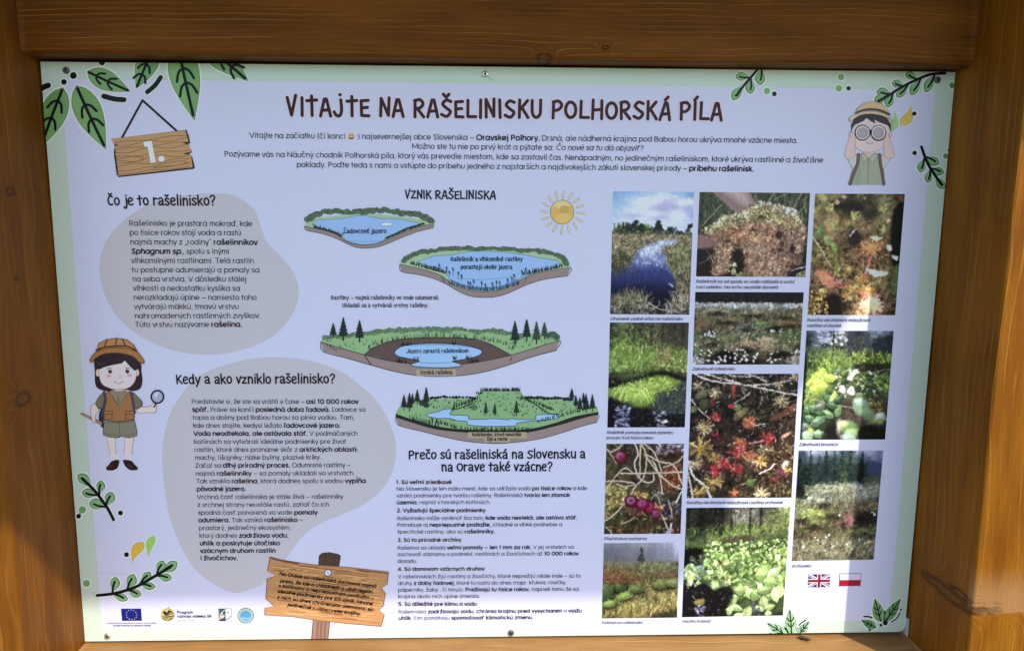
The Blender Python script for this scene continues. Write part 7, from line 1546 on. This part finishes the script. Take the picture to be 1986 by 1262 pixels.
def ph_raisedbog(p):
    p.grid([[(70, 84, 110), (170, 182, 216), (120, 136, 150), (70, 86, 96), (180, 190, 220), (130, 138, 180)], [(50, 64, 70), (84, 100, 110), (60, 78, 78), (70, 90, 84), (80, 92, 108), (110, 116, 156)], [(44, 58, 52), (54, 70, 60), (60, 78, 66), (76, 96, 80), (40, 50, 52), (64, 76, 90)],
            [(44, 58, 44), (80, 100, 62), (90, 108, 74), (84, 104, 66), (36, 42, 38), (84, 92, 76)], [(44, 58, 42), (120, 132, 104), (166, 174, 140), (140, 152, 112), (120, 122, 110), (106, 110, 92)], [(84, 98, 66), (120, 134, 100), (112, 120, 88), (120, 126, 100), (130, 128, 120), (96, 100, 82)],
            [(120, 134, 84), (112, 116, 84), (90, 84, 70), (110, 108, 88), (90, 84, 70), (84, 80, 66)], [(104, 116, 70), (134, 154, 80), (106, 130, 70), (120, 110, 90), (84, 64, 58), (64, 56, 50)], [(84, 76, 54), (110, 124, 66), (84, 90, 56), (130, 96, 90), (64, 50, 46), (60, 56, 44)], [(70, 62, 48), (84, 84, 54), (80, 84, 56), (100, 96, 66), (76, 70, 50), (84, 92, 54)],
            [(96, 84, 66), (110, 98, 76), (120, 110, 90), (100, 94, 74), (70, 68, 52), (60, 64, 44)], [(100, 96, 70), (116, 110, 82), (96, 90, 72), (104, 104, 76), (90, 86, 66), (64, 62, 48)], [(110, 106, 80), (110, 104, 76), (140, 136, 116), (130, 128, 108), (110, 106, 90), (80, 78, 62)]])
    p.noise(.16, (9, 8), 3)
    p.fill([(0, .12), (.84, .12), (.84, .28), (0, .28)], (44, 58, 54), 6, .9, False)
    for u, top, w, c in ((.03, .07, 26, (34, 46, 44)), (.15, -.02, 15, (40, 54, 56)), (.25, .03, 15, (44, 60, 60)), (.335, -.03, 20, (40, 56, 54)), (.43, -.02, 17, (46, 62, 62)), (.52, -.04, 22, (50, 70, 60)), (.62, -.02, 18, (46, 62, 56)), (.76, .01, 17, (26, 34, 36)), (.56, .13, 24, (64, 86, 60)), (.10, .14, 34, (30, 44, 36)), (.05, .26, 36, (28, 40, 32))):
        hgt = .30 - top if top < .13 else .16
        p.fill([(u, top), (u + w * .30 / p.w, top + hgt * .7), (u + w * .42 / p.w, top + hgt), (u - w * .42 / p.w, top + hgt), (u - w * .30 / p.w, top + hgt * .7)], tuple(k_ * .8 for k_ in c), 2, .9, False)
        for k in range(110): t = p.r.uniform(0, 1); y = (top + hgt * t) * p.h; l = w * .52 * (.1 + t * .9) * p.r.uniform(.45, 1.05); sg = p.r.choice([-1, 1]); p.seg(u * p.w + sg * l * .2, y, u * p.w + sg * l, y + l * .35, 1.3, p.pick([c, tuple(k_ * 1.45 for k_ in c), tuple(k_ * .6 for k_ in c)], .15), .85)
    p.fill([(.84, .11), (1, .12), (1, .24), (.84, .22)], (64, 74, 116), 5, .8); p.fill([(.8, .24), (1, .22), (1, .30), (.8, .3)], (70, 84, 66), 5, .7)
    p.grass(260, [(.16, .28), (1, .29), (1, .46), (.02, .5)], 6, 80, 50, 1.1, [(186, 194, 164), (140, 152, 106), (110, 120, 84), (206, 212, 196), (160, 160, 150)], .75); p.leaves(60, [(.1, .40), (.4, .36), (.45, .48), (.05, .5)], 1.6, 1.4, [(206, 214, 208)], .8, 0, None, False); p.grass(160, [(.55, .3), (.95, .3), (.95, .42), (.55, .42)], 6, 60, 60, 1, [(160, 160, 152), (190, 190, 184), (120, 122, 108)], .7)
    p.grass(620, [(0, .48), (1, .46), (1, .82), (0, .84)], 9, 60, 60, 1.2, [(134, 148, 84), (96, 110, 60), (110, 90, 70), (70, 62, 46), (150, 144, 104), (56, 48, 40)], .8, .9)
    for u, v, rx, ry in ((.33, .50, 12, 6), (.86, .62, 22, 14), (.62, .68, 10, 8), (.45, .60, 16, 6), (.1, .64, 10, 6), (.84, .78, 22, 10), (.45, .86, 14, 7), (.25, .70, 14, 6)): p.blob(u, v, rx, ry, (34, 28, 28), 0, 6, .7)
    for u, v, r_, pal in ((.22, .56, 24, [(160, 176, 92), (120, 140, 66), (190, 200, 120)]), (.66, .60, 11, [(160, 112, 108), (126, 84, 82)]), (.85, .50, 22, [(110, 92, 72), (84, 76, 52), (130, 120, 80)]), (.86, .74, 24, [(120, 130, 72), (84, 96, 52)]), (.3, .76, 22, [(130, 112, 84), (96, 84, 62), (120, 120, 76)]), (.58, .82, 22, [(150, 140, 116), (110, 100, 80)])):
        for k in range(80): A = R(p.r.uniform(0, 180)); l = r_ * p.r.uniform(.6, 1.1); x, y = u * p.w, v * p.h; p.seg(x + p.r.normal(0, 3), y, x + math.cos(A) * l, y - math.sin(A) * l * .5 + p.r.uniform(0, 12), 1.2, p.pick(pal), .75)
    p.fill([(.62, .62), (.68, .57), (.72, .62), (.70, .69), (.63, .70)], (150, 106, 104), 4, .75)
    p.grass(520, [(0, .86), (1, .84), (1, 1), (0, 1)], 15, 95, 38, 1.2, [(160, 156, 124), (124, 122, 88), (190, 186, 160), (84, 80, 60), (130, 140, 84)])
    p.micro(2400, 6, 65, 55, .45, 1.55, [(0, .3), (1, .3), (1, 1), (0, 1)])
    for u, v in ((.26, .78), (.30, .81), (.40, .78), (.44, .765), (.49, .865), (.40, .90), (.66, .85), (.72, .90), (.93, .56), (.96, .58), (.54, .58), (.13, .87)): p.blob(u, v, 2.2, 2, (226, 226, 222), 0, 1, .95)

PH = [
 ([(1189, 371), (1346, 372.5), (1336.5, 610), (1183, 609)], ph_pool, 'photo of a dark blue bog pool under a cloudy sky', WHITE),
 ([(1356.6, 372.5), (1571, 374.5), (1561.4, 537), (1349.7, 536)], ph_moss, 'photo of a hand holding a clump of tan peat moss', WHITE),
 ([(1581, 375.5), (1754.6, 376.3), (1735.7, 611), (1566, 610.6)], ph_sundew, 'photo of a sundew among brown moss', WHITE),
 ([(1182.8, 625), (1336, 625.3), (1328, 828), (1177.8, 828.5)], ph_hummock, 'photo of a bright green tussock in dark water', WHITE),
 ([(1348.4, 566), (1558.5, 566.8), (1550, 706.4), (1343.2, 706.7)], ph_cotton, 'photo of a bog dotted with white flower tufts', WHITE),
 ([(1341.7, 724.4), (1548.5, 724.4), (1534.5, 964), (1331.8, 965)], ph_redsundew, 'photo of red sundew rosettes among straw', (200, 208, 232)),
 ([(1563.8, 641), (1733, 641.4), (1716, 851.6), (1551, 852)], ph_cowberry, 'photo of a flowering cowberry with light green leaves', (200, 208, 232)),
 ([(1176, 860), (1326.4, 859.5), (1319.7, 1034), (1171.3, 1034.7)], ph_cranberry, 'photo of crimson cranberries and pale stalks', (192, 202, 228)),
 ([(1171, 1052.4), (1317, 1051), (1313, 1196.4), (1167, 1198)], ph_mist, 'photo of a misty bog with a lone spruce', (198, 208, 232)),
 ([(1331, 984), (1532.5, 982.4), (1518, 1192), (1322.4, 1195.6)], ph_bogbean, 'photo of fresh green bogbean leaves by black water', (210, 220, 242)),
 ([(1548.7, 873), (1712.7, 873), (1694, 1084), (1535.3, 1086.8)], ph_raisedbog, 'photo of a raised bog with spruces behind', (210, 218, 240))]
for i, (c, fn, lab, wh) in enumerate(PH): photo(c, 100 + i, fn, lab, wh, .55 if fn in (ph_pool, ph_mist, ph_cranberry, ph_redsundew, ph_bogbean) else .9)

# ------------------------------------------------------------------ screws, the insect and the ground
m_steel = solid_mat('zinc_screw', (0.75, 0.73, 0.66), 0.28, 0.9, 0.2, 400)
m_dirt = solid_mat('tarnished_screw', (0.16, 0.14, 0.11), 0.5, 0.7, 0.4, 500)
m_slot = solid_mat('screw_recess', (0.01, 0.01, 0.01), 0.8)
def screw(x, y, r, mat, rot, label):
    X, Z = pix(x, y); n = 20; V = []; F = []
    prof = [(1.0, 0), (1.0, .25), (.86, .42), (.5, .5), (0.30, .5), (0.28, .15), (0, .12)]
    for q, h in prof:
        for k in range(n):
            a = 2 * math.pi * k / n
            rr_ = q * r
            V.append((X + rr_ * math.cos(a), -.0003 - h * r, Z + rr_ * math.sin(a)))
    for j in range(len(prof) - 1):
        for k in range(n): F.append((j * n + k, j * n + (k + 1) % n, (j + 1) * n + (k + 1) % n, (j + 1) * n + k))
    o = mesh_obj('screw', V, F, mat, panel, smooth=True); tag(o, label)
    V, F = [], []
    for a in (rot, rot + math.pi / 2):
        ca, sa = math.cos(a), math.sin(a); l, w = r * .5, r * .13; b = len(V)
        for (p_, q_) in ((-l, -w), (l, -w), (l, w), (-l, w)): V.append((X + p_ * ca - q_ * sa, -.0003 - .51 * r - (.00003 if a != rot else 0), Z + p_ * sa + q_ * ca))
        F.append((b, b + 1, b + 2, b + 3))
    mesh_obj('recess', V, F, m_slot, o)
screw(129, 137, .0054, m_dirt, .4, 'tarnished screw in the upper left corner')
screw(941, 144, .0054, m_steel, .1, 'bright screw in the top border')
screw(1817.6, 155.5, .0055, m_dirt, .5, 'tarnished screw in the upper right corner')
screw(209, 1232, .0056, m_steel, .6, 'screw in the lower left corner')
screw(991, 1226, .0056, m_dirt, .8, 'dark screw in the bottom border')
# hairline scratch running from the top screw
Ink(lvl=3).line([(944, 147), (950, 153), (958, 157)], .9, (120, 126, 122), sm=True).build('scratch', panel)
Ink(lvl=1.5).line([(186, 1110.5), (215, 1110.8), (246, 1111)], .7, (160, 166, 186), sm=False).build('scratch', panel)
rnd = random.Random(77)
for k in range(26):
    x, y = rnd.uniform(140, 1740), rnd.uniform(165, 1190); r_ = rnd.uniform(.4, .9)
    Ink(lvl=12).ell(x, y, r_ * 1.3, r_, (96, 98, 108), 12, rnd.uniform(0, 3), 8).build('dust_speck', panel)

def pix_sill(x, y, z):
    dx, dy = (x - 993.0) / FPX, (y - 631.0) / FPX
    d = [rr[0][i] * dx + rr[1][i] * dy + rr[2][i] for i in range(3)]
    t = (z - CAM_C.z) / d[2]
    return (CAM_C.x + t * d[0], CAM_C.y + t * d[1])
ZS = ZC - .5045
bx, by = pix_sill(1559, 1240, ZS)
bug = empty('insect', (bx, by, ZS), 'small dark brown insect resting on the sunlit sill below the green leaves', 'insect')
m_bug = solid_mat('insect_shell', (0.022, 0.013, 0.009), 0.25, 0, .3, 300)
m_wing = solid_mat('insect_wing', (0.07, 0.05, 0.04), 0.3, 0, .3, 300)
dirv = Vector((.86, -.5)); sidev = Vector((.5, .86))
def ellipsoid(name, c, rl, rw, rh, mat):
    V, F = [], []; nu, nv = 12, 8
    for j in range(nv + 1):
        ph_ = math.pi * j / nv
        for k in range(nu):
            t = 2 * math.pi * k / nu; l = rl * math.cos(ph_); w = rw * math.sin(ph_) * math.cos(t); h = rh * math.sin(ph_) * math.sin(t)
            q = dirv * (c[0] + l) + sidev * (c[1] + w); V.append((bx + q.x, by + q.y, ZS + c[2] + h))
    for j in range(nv):
        for k in range(nu): F.append((j * nu + k, j * nu + (k + 1) % nu, (j + 1) * nu + (k + 1) % nu, (j + 1) * nu + k))
    return mesh_obj(name, V, F, mat, bug, smooth=True)
ellipsoid('abdomen', (-.002, 0, .0032), .0072, .0032, .0024, m_bug)
ellipsoid('thorax', (.0055, 0, .0034), .0034, .0030, .0026, m_bug)
ellipsoid('head', (.0092, 0, .0032), .0018, .0020, .0017, m_bug)
ellipsoid('wing', (-.002, .0016, .0052), .0075, .0018, .0005, m_wing)
ellipsoid('wing', (-.002, -.0016, .0052), .0075, .0018, .0005, m_wing)
def limb(name, pts, r_):
    V, F = [], []
    for i, (l, w, h) in enumerate(pts):
        q = dirv * l + sidev * w
        for k in range(5): a = 2 * math.pi * k / 5; V.append((bx + q.x + r_ * math.cos(a) * sidev.x * .5 + r_ * math.cos(a) * .5, by + q.y + r_ * math.cos(a) * .4, ZS + h + r_ * math.sin(a)))
    for i in range(len(pts) - 1):
        for k in range(5): F.append((i * 5 + k, i * 5 + (k + 1) % 5, (i + 1) * 5 + (k + 1) % 5, (i + 1) * 5 + k))
    mesh_obj(name, V, F, m_bug, bug)
for l0, l1 in ((.007, .011), (.004, .0045), (.001, -.004)):
    for s in (-1, 1): limb('leg', [(l0, s * .002, .003), ((l0 + l1) / 2, s * .0045, .0048), (l1, s * .0075, .0004)], .00035)
for s in (-1, 1): limb('antenna', [(.0105, s * .0008, .0038), (.0135, s * .0022, .0046), (.0165, s * .003, .0036)], .00022)

gm = solid_mat('meadow_ground', (0.095, 0.105, 0.06), .95, 0, .45, 6, .4)
tag(mesh_obj('ground', [(-60, -60, 0), (60, -60, 0), (60, 60, 0), (-60, 60, 0)], [(0, 1, 2, 3)], gm), kind='structure')
